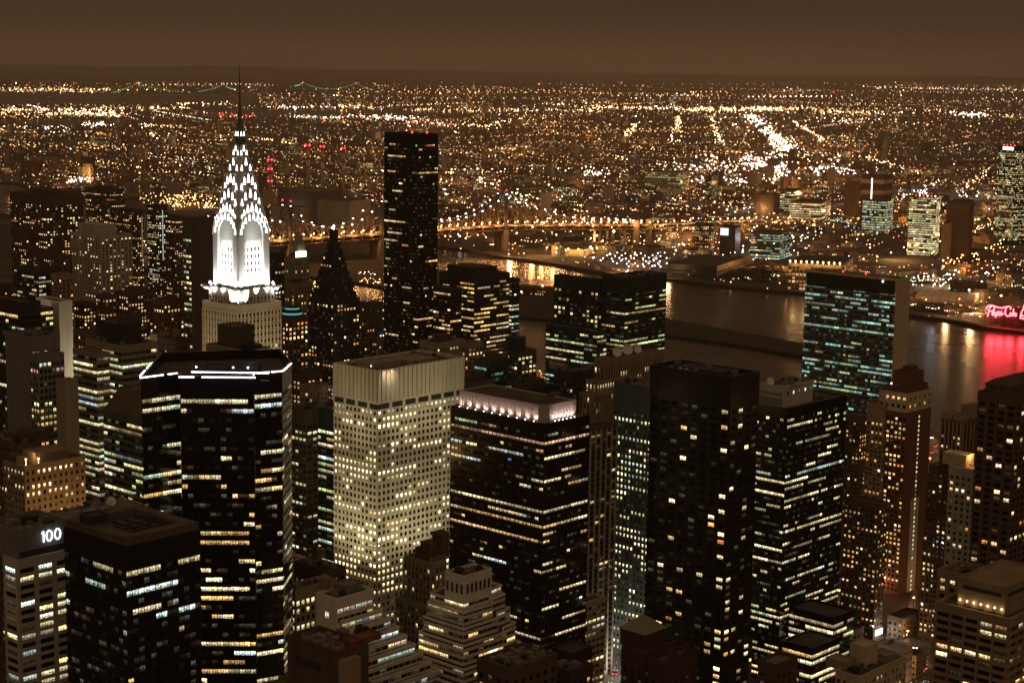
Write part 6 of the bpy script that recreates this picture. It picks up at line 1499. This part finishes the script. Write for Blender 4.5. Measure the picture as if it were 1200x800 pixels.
# the endless low houses farther off, as one mass
hb = MB(); wn = MB()
for k in range(5200):
    t = rnd.random(); Y = 3900 * (17000 / 3900) ** (t ** .9)
    x = rnd.uniform(-.31, .31) * Y; rot = rnd.choice([R(20), R(33), R(66), R(50)]) if Y > 6000 else (R(33) if x > 600 else R(66))
    g0 = P((x, Y, 0))
    if wet(*g0) or not (84 < g0[1] < 232): continue
    w = rnd.uniform(10, 26); l = rnd.uniform(12, 40); h = rnd.uniform(6, 13) if rnd.random() < .93 else rnd.uniform(16, 48)
    c, s = math.cos(rot), math.sin(rot)
    poly = [(x + a * c - b * s, Y + a * s + b * c) for a, b in ((-w / 2, -l / 2), (w / 2, -l / 2), (w / 2, l / 2), (-w / 2, l / 2))]
    hb.prism(poly, 0, h, rnd.randint(0, 4), bottom=False)
    if rnd.random() < .45:
        for _ in range(rnd.randint(1, 4)):
            z = rnd.uniform(2, h); xx = x + rnd.uniform(-w, w) * .4; yy = Y - max(w, l) * .55; g = rnd.uniform(.5, 2.0); cc = rnd.choice([WARM, WW, ORG, PALEY, COOL]); ww_ = rnd.uniform(.9, 2.0) * max(1, Y / 6000)
            wn.quad([(xx, yy, z), (xx + ww_, yy, z), (xx + ww_, yy, z + ww_), (xx, yy, z + ww_)], 0, None, (cc[0] * g, cc[1] * g, cc[2] * g))
o = hb.build('distant_houses', [M_BROWN, M_OLIVE, M_GREY, M_RED, M_TAN]); tag(o, 'endless low houses and blocks stretching to the skyline', 'houses', None, 'stuff')
o = wn.build('distant_window_lights', LAMPS); tag(o, 'tiny lit windows of the distant low houses', 'lights', None, 'stuff')

# street lamps: the nearest ones are single lamps with a pole and an arm, the far ones are one glittering mass
LM = {}
def lamp_proto(key, rgb, s):
    root = empty('street_lamp', (0, 0, -400)); m = MB(); m.bar((0, 0, 0), (0, 0, 9), .18); m.bar((0, 0, 9), (0, -1.6, 9.6), .13); m.build('pole', M_DARK, root)
    b = MB(); b.ball((0, -1.6, 9.3), .95, rz=.8); b.build('lamp_head', glowmat('lamp_' + key, rgb, s), root); return root
PROTO = {'sodium': lamp_proto('sodium', SOD, 12), 'amber': lamp_proto('amber', SODW, 12), 'white': lamp_proto('white', HAL, 11)}
PUSED = {k: False for k in PROTO}
nl = [0]
LBL = {'sodium': ('orange street lamp on a thin pole across the river', 'orange street lamps'), 'amber': ('pale amber street lamp on a thin pole across the river', 'pale amber street lamps'), 'white': ('bluish-white street lamp on a thin pole', 'bluish-white street lamps')}
def street_lamp(key, p, sc=1.0):
    if nl[0] >= 298: return False
    if not PUSED[key]: r = PROTO[key]; PUSED[key] = True
    else: r = copy_tree(PROTO[key])
    r.location = (p.x, p.y, p.z); r.scale = (sc * 1.2, sc * 1.2, sc * 1.2); r.rotation_euler = (0, 0, rnd.uniform(0, 6.28)); tag(r, LBL[key][0], 'street lamp', LBL[key][1]); nl[0] += 1; return True
far = MB()
nf_ = [0]
def far_lamp(p, col, k=1.0, r=None):
    d = (Vector(p) - CAM).length; rr = (d * .00030 if r is None else r)
    far.ball(tuple(p), rr, 0, (col[0] * k, col[1] * k, col[2] * k)); nf_[0] += 1
def along(a, b, n, jit=.3, dens=1.0, z=8, cols=None, k=7, lamp=None, spread=0.0):
    A = G(*a); B = G(*b)
    for i in range(n):
        if rnd.random() > dens: continue
        t = (i + rnd.uniform(-jit, jit)) / max(1, n - 1) if abs(a[1] - b[1]) > 8 else rnd.random() ** rnd.choice([.8, 1, 1.3])
        xx = a[0] + (b[0] - a[0]) * t; yy = a[1] + (b[1] - a[1]) * t
        if abs(a[1] - b[1]) <= 8: yy += rnd.gauss(0, max(.5, min(2.2, 1.1 + (yy - 120) * .012)))
        else: xx += rnd.gauss(0, 1.3)
        p = G(xx, yy); p.z = z
        if spread: p.x += rnd.gauss(0, spread)
        c = rnd.choice(cols) if cols else lamp_colour(rnd)
        far_lamp(p, c, k * math.exp(rnd.gauss(-.2, .6)), (p - CAM).length * rnd.choice([.00022, .00028, .00036]))
# the car park lamps and waterfront lamps
for i in range(6):
    for j in range(9):
        x = 706 + j * 9.2 + (i % 2) * 4; y = 304 + i * 3.2 + (j % 2) * .8
        if in_poly(x, y, [(702, 309), (726, 302), (782, 304), (784, 318), (770, 323), (735, 322)]): street_lamp('white', G(x, y), 1.05)
for x, y, key, sc in ((522, 285, 'sodium', 1.5), (528, 284, 'sodium', 1.3), (544, 288.5, 'amber', 1.6), (559, 283, 'sodium', 1.4), (571, 286, 'sodium', 1.4), (721, 291, 'sodium', 3.0), (701, 288, 'sodium', 2.0), (708, 290, 'amber', 1.4), (690, 304, 'white', 2.2), (662, 301, 'white', 1.3), (697, 310, 'white', 1.3), (714, 307, 'white', 1.5), (694, 272, 'white', 2.6), (690, 274, 'white', 2.2), (697, 276, 'amber', 2.0), (610, 352, 'amber', 1.3), (630, 334, 'amber', 1.3), (635, 345, 'amber', 1.4), (600, 351.5, 'amber', 1.2), (594, 344, 'white', .9), (735, 325, 'white', 1.2), (765, 319, 'white', 1.2), (600, 281, 'amber', 2.0), (622, 279, 'amber', 2.2), (615, 280.5, 'sodium', 2.0), (633, 279.5, 'sodium', 2.0), (605, 282, 'sodium', 1.6)):
    street_lamp(key, G(x, y + 2), sc)
# lit streets of the blocks on the right
for a, b, n, key in (((1098, 293), (1166, 267), 26, 'amber'), ((1138, 309), (1176, 289), 16, 'amber'), ((1102, 322), (1132, 306), 12, 'sodium'), ((1154, 331), (1174, 320), 7, 'white'), ((1100, 344), (1128, 322), 9, 'white'), ((1060, 332), (1106, 335), 10, 'white')):
    for i in range(n):
        t = (i + rnd.uniform(-.3, .3)) / (n - 1); street_lamp(key, G(a[0] + (b[0] - a[0]) * t + rnd.uniform(-1, 1), a[1] + (b[1] - a[1]) * t), rnd.uniform(.8, 1.4))
tries = 0
while nl[0] < 296 and tries < 4000:
    tries += 1; px = rnd.uniform(440, 1205); py = rnd.uniform(250, 384)
    if wet(px, py) or G(px, py).y < 2250: continue
    bad = False
    for (ax, ay), (bx, by) in zip(EAST_BANK, EAST_BANK[1:]):
        if ax <= px <= bx and py > ay + (by - ay) * (px - ax) / (bx - ax) - 2: bad = True
    if bad: continue
    street_lamp(rnd.choice(['sodium', 'sodium', 'sodium', 'amber', 'amber', 'white']), G(px, py), rnd.choice([.7, .8, .9, 1.0, 1.2, 1.6]))
# ground glow of those streets
for k in range(110):
    px = rnd.uniform(520, 1200); py = rnd.uniform(240, 375)
    if wet(px, py) or G(px, py).y < 2300: continue
    p = G(px, py); point('street_glow', (p.x, p.y, 16), rnd.choice([SOD, SOD, SODW]), rnd.uniform(14000, 62000), 3)
# far lights: scattered over the blocks, on street lines
def snapped(px, py):
    p = G(px, py); Y = p.y
    rot = (R(22), R(48), R(66), R(33))[int((p.x + 40000) // 2600 + Y // 3800) % 4]
    sp = 60 if Y < 6500 else 120
    c, s = math.cos(rot), math.sin(rot); u = p.x * c + p.y * s; v = -p.x * s + p.y * c
    if rnd.random() < .6: u = round(u / sp) * sp
    else: v = round(v / (sp * 2.5)) * sp * 2.5
    return Vector((u * c - v * s, u * s + v * c, 8))
def patch(px, py):                # darker and brighter districts
    v = .42 + .5 * math.sin(px * .021 + py * .11 + 1.3) * math.sin(px * .009 - py * .23) + .3 * math.sin(px * .05 + py * .05)
    for cx_, cy_, rx_, ry_, a_ in ((1075, 195, 80, 16, -.7), (480, 122, 60, 8, .2), (850, 205, 80, 22, .5), (900, 165, 60, 30, .35), (100, 133, 130, 9, .4), (640, 140, 110, 12, .3), (1000, 128, 160, 10, .25), (330, 150, 60, 12, -.3), (200, 235, 60, 10, .4), (620, 100, 500, 5, -.35), (780, 150, 60, 14, -.25)):
        v += a_ * math.exp(-((px - cx_) / rx_) ** 2 - ((py - cy_) / ry_) ** 2)
    return max(0.0, min(1.0, v))
n = 0
while n < 2500:
    px = rnd.uniform(-15, 1215); py = 97 + 155 * rnd.random() ** 1.05
    if px < 200 and py > 225: continue
    if rnd.random() > .08 + .92 * patch(px, py) ** 1.4: continue
    p = snapped(px, py); q = P(p)
    if wet(*q) or q[1] < 93: n += .2; continue
    k = math.exp(rnd.gauss(1.0, .85)); k = min(k, 22)
    far_lamp(p, lamp_colour(rnd), k, (p - CAM).length * (.00024 if k < 6 else .00034)); n += 1
for k in range(1500):              # nearer blocks in the river-side districts
    px = rnd.uniform(440, 1210); py = rnd.uniform(228, 380)
    if wet(px, py) or G(px, py).y < 2300: continue
    p = snapped(px, py)
    if wet(*P(p)) : continue
    far_lamp(p, lamp_colour(rnd), math.exp(rnd.gauss(1.2, .8)), (p - CAM).length * rnd.choice([.00026, .00026, .0003, .00042]))
n = 0
while n < 3200:                   # dim lights, windows and porches
    px = rnd.uniform(-15, 1215); py = 96 + 150 * rnd.random() ** 1.1
    if px < 200 and py > 225 or rnd.random() > .25 + patch(px, py): continue
    p = snapped(px, py); q = P(p)
    if wet(*q) or q[1] < 93: n += .2; continue
    far_lamp(p, rnd.choice([SOD, SOD, SODW, (1, .4, .12), WHT]), rnd.uniform(.4, 1.6), (p - CAM).length * .00027); n += 1
# streets lit end to end by one kind of lamp
for k in range(420):
    for _ in range(6):
        px = rnd.uniform(-15, 1215); py = 99 + 150 * rnd.random() ** 1.15
        if (px < 200 and py > 225) or wet(px, py) or rnd.random() > .1 + patch(px, py): continue
        break
    else: continue
    p = G(px, py); rot = (R(22), R(48), R(66), R(33))[int((p.x + 40000) // 2600 + p.y // 3800) % 4] + rnd.choice([0, R(90)])
    d = Vector((math.cos(rot), math.sin(rot), 0)); n_ = rnd.randint(5, 22); sp = rnd.uniform(32, 55) * max(1, p.y / 7000)
    c = rnd.choice([SOD, SOD, SODW, SODW, WHT]); kk = math.exp(rnd.gauss(.9, .7))
    for i in range(n_):
        q = p + d * (sp * (i - n_ / 2)) + Vector((rnd.gauss(0, 4), rnd.gauss(0, 4), 8))
        s_ = P(q)
        if wet(*s_) or s_[1] < 95: continue
        far_lamp(q, c, kk * rnd.uniform(.5, 1.5), (q - CAM).length * rnd.choice([.00024, .0003]))
# pools of sodium light on the ground and fronts of the farther blocks
for k in range(190):
    for _ in range(8):
        px = rnd.uniform(-10, 1210); py = rnd.uniform(118, 240)
        if (px < 200 and py > 225) or wet(px, py) or rnd.random() > patch(px, py): continue
        break
    p = G(px, py); point('district_glow', (p.x, p.y, 22), rnd.choice([SOD, SODW, (1, .45, .12)]), rnd.uniform(.5, 2.2) * 40000 * (p.y / 5000) ** 1.6, 5)
# bright ribbons
YW = [SODW, WHT, SOD, (1, .8, .35)]; WW2 = [WHT, HAL, WHT, SODW]
along((-15, 104.8), (128, 106), 120, cols=YW, k=4); along((-15, 107.5), (110, 108.5), 60, cols=YW, k=5)
for a, b, n_, c_, k_, sp in (((-15, 131), (215, 128), 210, YW, 7, 60), ((-15, 135), (140, 135), 120, YW, 7, 60), ((90, 133), (135, 136), 60, YW, 12, 60), ((100, 147), (130, 148), 30, WW2, 14, 30), ((-5, 148), (70, 153), 30, WW2, 9, 60),
                          ((165, 149), (205, 150), 40, YW, 8, 40), ((180, 160), (205, 163), 20, YW, 10, 30), ((208, 123.5), (268, 122.5), 34, YW, 9, 10), ((316, 126), (360, 127), 36, WW2, 9, 60), ((330, 138), (480, 141), 120, [REDL, WHT, SODW, GRL, HAL, WHT], 7, 60), ((245, 133), (300, 139), 40, [REDL, REDL, SODW], 5, 60),
                          ((385, 125), (440, 127), 70, YW, 6, 80), ((425, 136), (480, 140), 60, WW2, 9, 60), ((480, 130), (700, 131), 170, YW, 5, 60), ((470, 145), (580, 150), 90, [REDL, WHT, SOD, SODW], 7, 30), ((570, 150), (612, 140), 40, YW, 7, 20),
                          ((690, 127), (960, 129), 330, YW, 8, 70), ((800, 130), (920, 129), 170, YW, 12, 60), ((640, 124), (700, 123), 40, YW, 6, 80), ((960, 133), (1060, 134), 80, YW, 7, 60), ((1060, 128), (1205, 140), 60, YW, 7, 80), ((1120, 135), (1150, 136), 24, WW2, 14, 40),
                          ((720, 112), (830, 112), 60, YW, 3, 120), ((1060, 103), (1205, 106), 70, YW, 4, 100), ((1025, 104), (1035, 104), 8, YW, 8, 40), ((0, 172), (120, 174), 60, [SOD], 3.0, 15)):
    along(a, b, n_, cols=c_, k=k_, spread=sp)
for k in range(120):              # the brightest boulevard, a blaze of close lamps
    t = rnd.random() ** .8; xx = 879 + 46 * t + rnd.gauss(0, 2 + 5 * t); yy = 136 + 44 * t + rnd.gauss(0, 1.5); p = G(xx, yy); p.z = 9
    far_lamp(p, rnd.choice([WHT, HAL, WHT, SODW]), rnd.uniform(5, 15), (p - CAM).length * (.00022 + .00045 * t * rnd.random()))
for k in range(90):
    xx = rnd.gauss(885, 28); yy = 196 + (xx - 885) * .10 + rnd.gauss(0, 6); p = G(xx, yy); p.z = 9
    far_lamp(p, rnd.choice([WHT, HAL, SODW, WHT]), rnd.uniform(4, 14), (p - CAM).length * rnd.choice([.0004, .0005, .0006]))
for cx_, cy_, n_, sx_, sy_, c_ in ((1088, 229, 26, 22, 4, [HAL, WHT]), (1130, 232, 16, 20, 3, [HAL, WHT]), (978, 203, 26, 30, 4, [HAL, WHT, SODW]), (958, 192, 14, 22, 3, [SODW, SOD]), (1135, 136, 14, 12, 2, [HAL, WHT]), (835, 214, 20, 16, 3, [WHT, HAL]), (868, 246, 26, 26, 5, [WHT, SODW, SOD]), (640, 232, 18, 20, 6, [SODW, WHT]), (600, 236, 22, 24, 4, [HAL, GRL, WHT]), (560, 215, 20, 20, 8, [SODW, WHT]), (520, 210, 26, 8, 18, [SODW, SOD, WHT]), (1000, 262, 22, 30, 6, [SOD, SODW]), (1140, 272, 30, 34, 8, [SOD, SODW]), (890, 296, 24, 26, 5, [HAL, WHT, SODW]), (1095, 336, 26, 20, 4, [HAL, WHT, GRL]), (1170, 312, 22, 24, 8, [SOD, SODW, REDL]), (760, 292, 34, 40, 8, [SOD, SODW, WHT]), (800, 272, 30, 40, 4, [SOD, SODW]), (220, 240, 40, 28, 5, [SOD, SODW]), (200, 270, 20, 20, 8, [SODW, WHT]), (120, 134, 40, 16, 2, [(1, .7, .3), WHT]), (680, 262, 14, 30, 6, [SOD, SODW])):
    for k in range(n_):
        p = G(rnd.gauss(cx_, sx_), rnd.gauss(cy_, sy_))
        if wet(*P(p)) or p.y < 2300: continue
        p.z = 9; far_lamp(p, rnd.choice(c_), math.exp(rnd.gauss(1.6, .6)), (p - CAM).length * rnd.choice([.0003, .0004, .00055]))
    p = G(cx_, cy_); point('cluster_glow', (p.x, p.y, 26), c_[0], 60000 * (p.y / 4000) ** 1.6, 5)
# streets running away from the viewer, lit end to end
for a, b, n_, c_, k_, sp in (((879, 136), (925, 180), 150, [WHT, HAL, WHT], 16, 16), ((879, 136), (925, 180), 110, YW, 11, 30), ((905, 160), (930, 182), 80, WW2, 14, 45), ((796, 134), (790, 168), 80, YW, 13, 8), ((833, 136), (845, 170), 52, YW, 11, 10), ((746, 145), (733, 162), 46, YW, 9, 10),
                          ((930, 144), (968, 168), 60, YW, 9, 8), ((925, 182), (866, 190), 70, WW2, 12, 60), ((858, 186), (925, 200), 150, [WHT, HAL, SODW, REDL], 13, 55), ((905, 196), (915, 212), 40, WW2, 11, 12), ((915, 205), (900, 220), 30, YW, 9, 10), ((860, 214), (886, 216), 40, WW2, 13, 15),
                          ((795, 195), (830, 200), 40, WW2, 10, 40), ((685, 205), (715, 207), 30, [WHT], 12, 3), ((930, 182), (985, 188), 50, YW, 9, 30), ((560, 190), (575, 235), 20, YW, 5, 20), ((1010, 185), (1080, 205), 50, YW, 6, 20), ((1130, 225), (1160, 200), 30, YW, 8, 10),
                          ((1040, 222), (1055, 230), 16, WW2, 13, 12), ((1065, 225), (1120, 234), 60, [HAL, WHT], 13, 25), ((960, 198), (1010, 208), 50, [HAL, WHT], 11, 40), ((190, 243), (250, 243), 60, [SOD, SODW], 8, 30), ((180, 238), (245, 232), 50, [SOD, SODW], 9, 40), ((80, 216), (100, 212), 40, [HAL, WHT], 12, 6), ((100, 222), (110, 208), 34, [WHT, REDL, SODW], 11, 5),
                          ((150, 287), (214, 290), 34, [WHT, SODW], 8, 5), ((745, 270), (870, 272), 70, [SOD, SODW], 7, 20), ((870, 262), (960, 266), 60, [SOD, SODW], 6, 15), ((900, 286), (960, 280), 40, [HAL, WHT], 8, 20), ((420, 333), (452, 338), 24, [SOD, SODW], 7, 3), ((420, 326), (452, 328), 14, [SODW, WHT], 8, 3)):
    along(a, b, n_, cols=c_, k=k_, spread=sp)
o = far.build('distant_street_lights', LAMPS); tag(o, 'glittering orange and white street lights of the distant boroughs', 'lights', None, 'stuff')

# small vehicles with head and tail lights
M_TYRE = wall('tyre', (.02, .02, .02), .9, .1); HEADL = glowmat('headlight', (1, .93, .8), 9); TAILL = glowmat('taillight', (1, .04, .03), 8)
def car_proto(rgb):
    root = empty('car', (0, 0, -400)); paint = wall('car_paint', rgb, .3, .05, .5)
    m = MB(); m.prism([(-.9, -2.2), (.9, -2.2), (.9, 2.2), (-.9, 2.2)], .35, .85); m.frustum([(-.85, -1.5), (.85, -1.5), (.85, 1.2), (-.85, 1.2)], .85, [(-.65, -1.0), (.65, -1.0), (.65, .6), (-.65, .6)], 1.42); m.build('body', paint, root)
    g_ = MB(); g_.frustum([(-.80, -1.53), (.80, -1.53), (.80, -1.49), (-.80, -1.49)], .88, [(-.6, -1.06), (.6, -1.06), (.6, -1.02), (-.6, -1.02)], 1.36); g_.frustum([(-.87, -1.2), (.87, -1.2), (.87, 1.0), (-.87, 1.0)], .9, [(-.70, -.9), (.70, -.9), (.70, .5), (-.70, .5)], 1.3); g_.build('glazing', M_BLACK, root)
    for x in (-.8, .8):
        for y in (-1.4, 1.4):
            w_ = MB(); w_.bar((x - .12, y, .33), (x + .12, y, .33), .33, n=12); w_.build('wheel', M_TYRE, root)
    return root
def add_lights(root):
    for x in (-.6, .6):
        b = MB(); b.ball((x, 2.25, .65), .30); b.build('headlight', HEADL, root); b = MB(); b.ball((x, -2.25, .7), .26); b.build('taillight', TAILL, root)
CARS = [((.05, .05, .055), 'black'), ((.45, .45, .45), 'silver'), ((.30, .04, .03), 'dark red')]
protos = []
for rgb, nm in CARS:
    a = car_proto(rgb); protos.append([a, False, nm])
def put_car(k, loc, rz, label, group):
    pr = protos[k]
    c = pr[0] if not pr[1] else copy_tree(pr[0])
    pr[1] = True; c.location = loc; c.rotation_euler = (0, 0, rz); tag(c, label, 'car', group); return c
gm = GAR.M
for k, (u, v, a) in enumerate(((6, 8, 0), (13, 26, .1), (27, 12, 1.57), (31, 12.4, 1.57), (35, 12, 1.57), (8, 33, 0))):
    p = gm @ Vector((u, v, GAR.zr + .02)); put_car(k % 3, p, TH + a, f'{CARS[k % 3][1]} car parked on the garage roof', 'cars parked on the garage roof')
for pr in protos:
    if not pr[1]: continue
lp = car_proto((.06, .06, .07)); add_lights(lp); used = False
for i in range(46):               # traffic on the bridge and its viaduct
    t = rnd.random() * 4.9 + 3.0; k = int(t); a = BR[k]; b = BR[k + 1]; p = a.lerp(b, t - k); d = (b - a); side = rnd.choice([-1, 1])
    n_ = Vector((d.y, -d.x, 0)).normalized(); p = p + n_ * side * rnd.choice([4.5, 8.5]); rz = math.atan2(-d.x, d.y) + (0 if side > 0 else math.pi)
    c = lp if not used else copy_tree(lp); used = True
    c.location = (p.x, p.y, p.z + .02); c.rotation_euler = (0, 0, rz); c.scale = (1.5, 1.5, 1.5); tag(c, 'car with lit lamps driving over the truss bridge', 'car', 'cars on the bridge')
# street gaps between the near towers: road surface, lamps, traffic
M_ASPH = wall('asphalt', (.055, .05, .046), .85, .3); M_LINE = wall('road_paint', (.6, .58, .5), .8, .15)
def street(a, b, w, n_l, n_c, key='sodium', watts=9000, name='road'):
    A = G(*a); B = G(*b); d = (B - A); L = d.length; d.normalize(); n_ = Vector((d.y, -d.x, 0))
    m = MB(); m.quad([A + n_ * w, B + n_ * w, B - n_ * w, A - n_ * w] if True else []); 
    for f in (0,): pass
    me = MB(); pl = [(v.x, v.y) for v in (A + n_ * w, B + n_ * w, B - n_ * w, A - n_ * w)]
    if area2(pl) < 0: pl.reverse()
    me.quad([(x, y, .02) for x, y in pl]); o = struct(name, me, M_ASPH)
    mk = MB()
    for k in range(int(L / 9)):
        p = A + d * (k * 9); 
        for off in (-w / 3, w / 3):
            q = [p + n_ * (off - .12), p + n_ * (off + .12), p + d * 3 + n_ * (off + .12), p + d * 3 + n_ * (off - .12)]
            mk.quad([(v.x, v.y, .026) for v in q])
    struct('lane_marking', mk, M_LINE)
    kb = MB()
    for s_ in (-1, 1):
        c1 = A + n_ * w * s_; c2 = B + n_ * w * s_; e1 = A + n_ * (w + 4) * s_; e2 = B + n_ * (w + 4) * s_
        pl = [(v.x, v.y) for v in (c1, c2, e2, e1)]
        if area2(pl) < 0: pl.reverse()
        kb.prism(pl, 0, .15)
    struct('pavement', kb, wall('pavement_slabs', (.16, .145, .12), .9, .2))
    for i in range(n_l):
        p = A.lerp(B, (i + .5) / n_l); p = p + n_ * (w + 1) * (1 if i % 2 else -1)
        r = copy_tree(PROTO[key]); r.location = (p.x, p.y, .15); r.scale = (.8, .8, .8); tag(r, 'street lamp down in a street canyon between near towers', 'street lamp', 'street lamps in the near street canyons')
        point('lamp_light', (p.x, p.y, 8.4), SODW if key != 'white' else (1, .9, .75), watts, .5)
    for i in range(n_c):
        t = rnd.random(); s_ = rnd.choice([-1, 1]); p = A.lerp(B, t) + n_ * s_ * rnd.uniform(2, w - 2); rz = math.atan2(-d.x, d.y) + (0 if s_ > 0 else math.pi)
        c = copy_tree(lp); c.location = (p.x, p.y, .03); c.rotation_euler = (0, 0, rz); tag(c, 'car with lit lamps down in a street canyon between near towers', 'car', 'cars in the near street canyons')
street((1075, 812), (1100, 640), 9, 9, 18, watts=3600)
street((985, 742), (1022, 662), 9, 6, 12, watts=4200)
street((705, 815), (726, 740), 9, 5, 8, key='white', watts=14000)
street((1060, 560), (1110, 505), 10, 6, 14, watts=9000, name='riverside_highway')
street((590, 446), (650, 437.5), 9, 6, 10, watts=7000, name='riverside_highway')

# steam drifting off two roofs
def steam(px, py, Y, r, h, lb):
    c = W(px, py, Y); m = MB()
    n = 14
    prof = [(0, .25), (.2, .6), (.45, .9), (.7, 1), (.9, .7), (1, .1)]
    for (t0, a0), (t1, a1) in zip(prof, prof[1:]): m.cyl(t0 * h * .5, 0, r * a0, t0 * h, t1 * h, n, r1=r * a1) if False else m.frustum([(t0 * h * .6 + r * a0 * math.cos(6.2832 * i / n), r * a0 * math.sin(6.2832 * i / n)) for i in range(n)], t0 * h, [(t1 * h * .6 + r * a1 * math.cos(6.2832 * i / n), r * a1 * math.sin(6.2832 * i / n)) for i in range(n)], t1 * h, cap=False)
    o = m.build('steam', STEAM); o.location = c; tag(o, lb, 'steam', None, 'stuff')
STEAM, t_, N_, L_ = newmat('steam_vapour')
out_ = N_.new('ShaderNodeOutputMaterial'); pv = N_.new('ShaderNodeVolumePrincipled'); nz = N_.new('ShaderNodeTexNoise'); nz.inputs['Scale'].default_value = .22; nz.inputs['Detail'].default_value = 4
tcn = N_.new('ShaderNodeTexCoord'); mr_ = N_.new('ShaderNodeMapRange'); mr_.inputs[1].default_value = .46; mr_.inputs[2].default_value = .75; mr_.inputs[3].default_value = 0; mr_.inputs[4].default_value = .16
L_.new(tcn.outputs['Object'], nz.inputs['Vector']); L_.new(nz.outputs[0], mr_.inputs[0]); L_.new(mr_.outputs[0], pv.inputs['Density']); pv.inputs['Color'].default_value = (.95, .93, .9, 1)
L_.new(pv.outputs[0], out_.inputs['Volume'])
steam(372, 478, 930, 6, 13, 'wisp of steam rising beside the pale gridded tower'); steam(105, 600, 740, 4, 9, 'wisp of steam by the round dish on the yellow-walled roof')
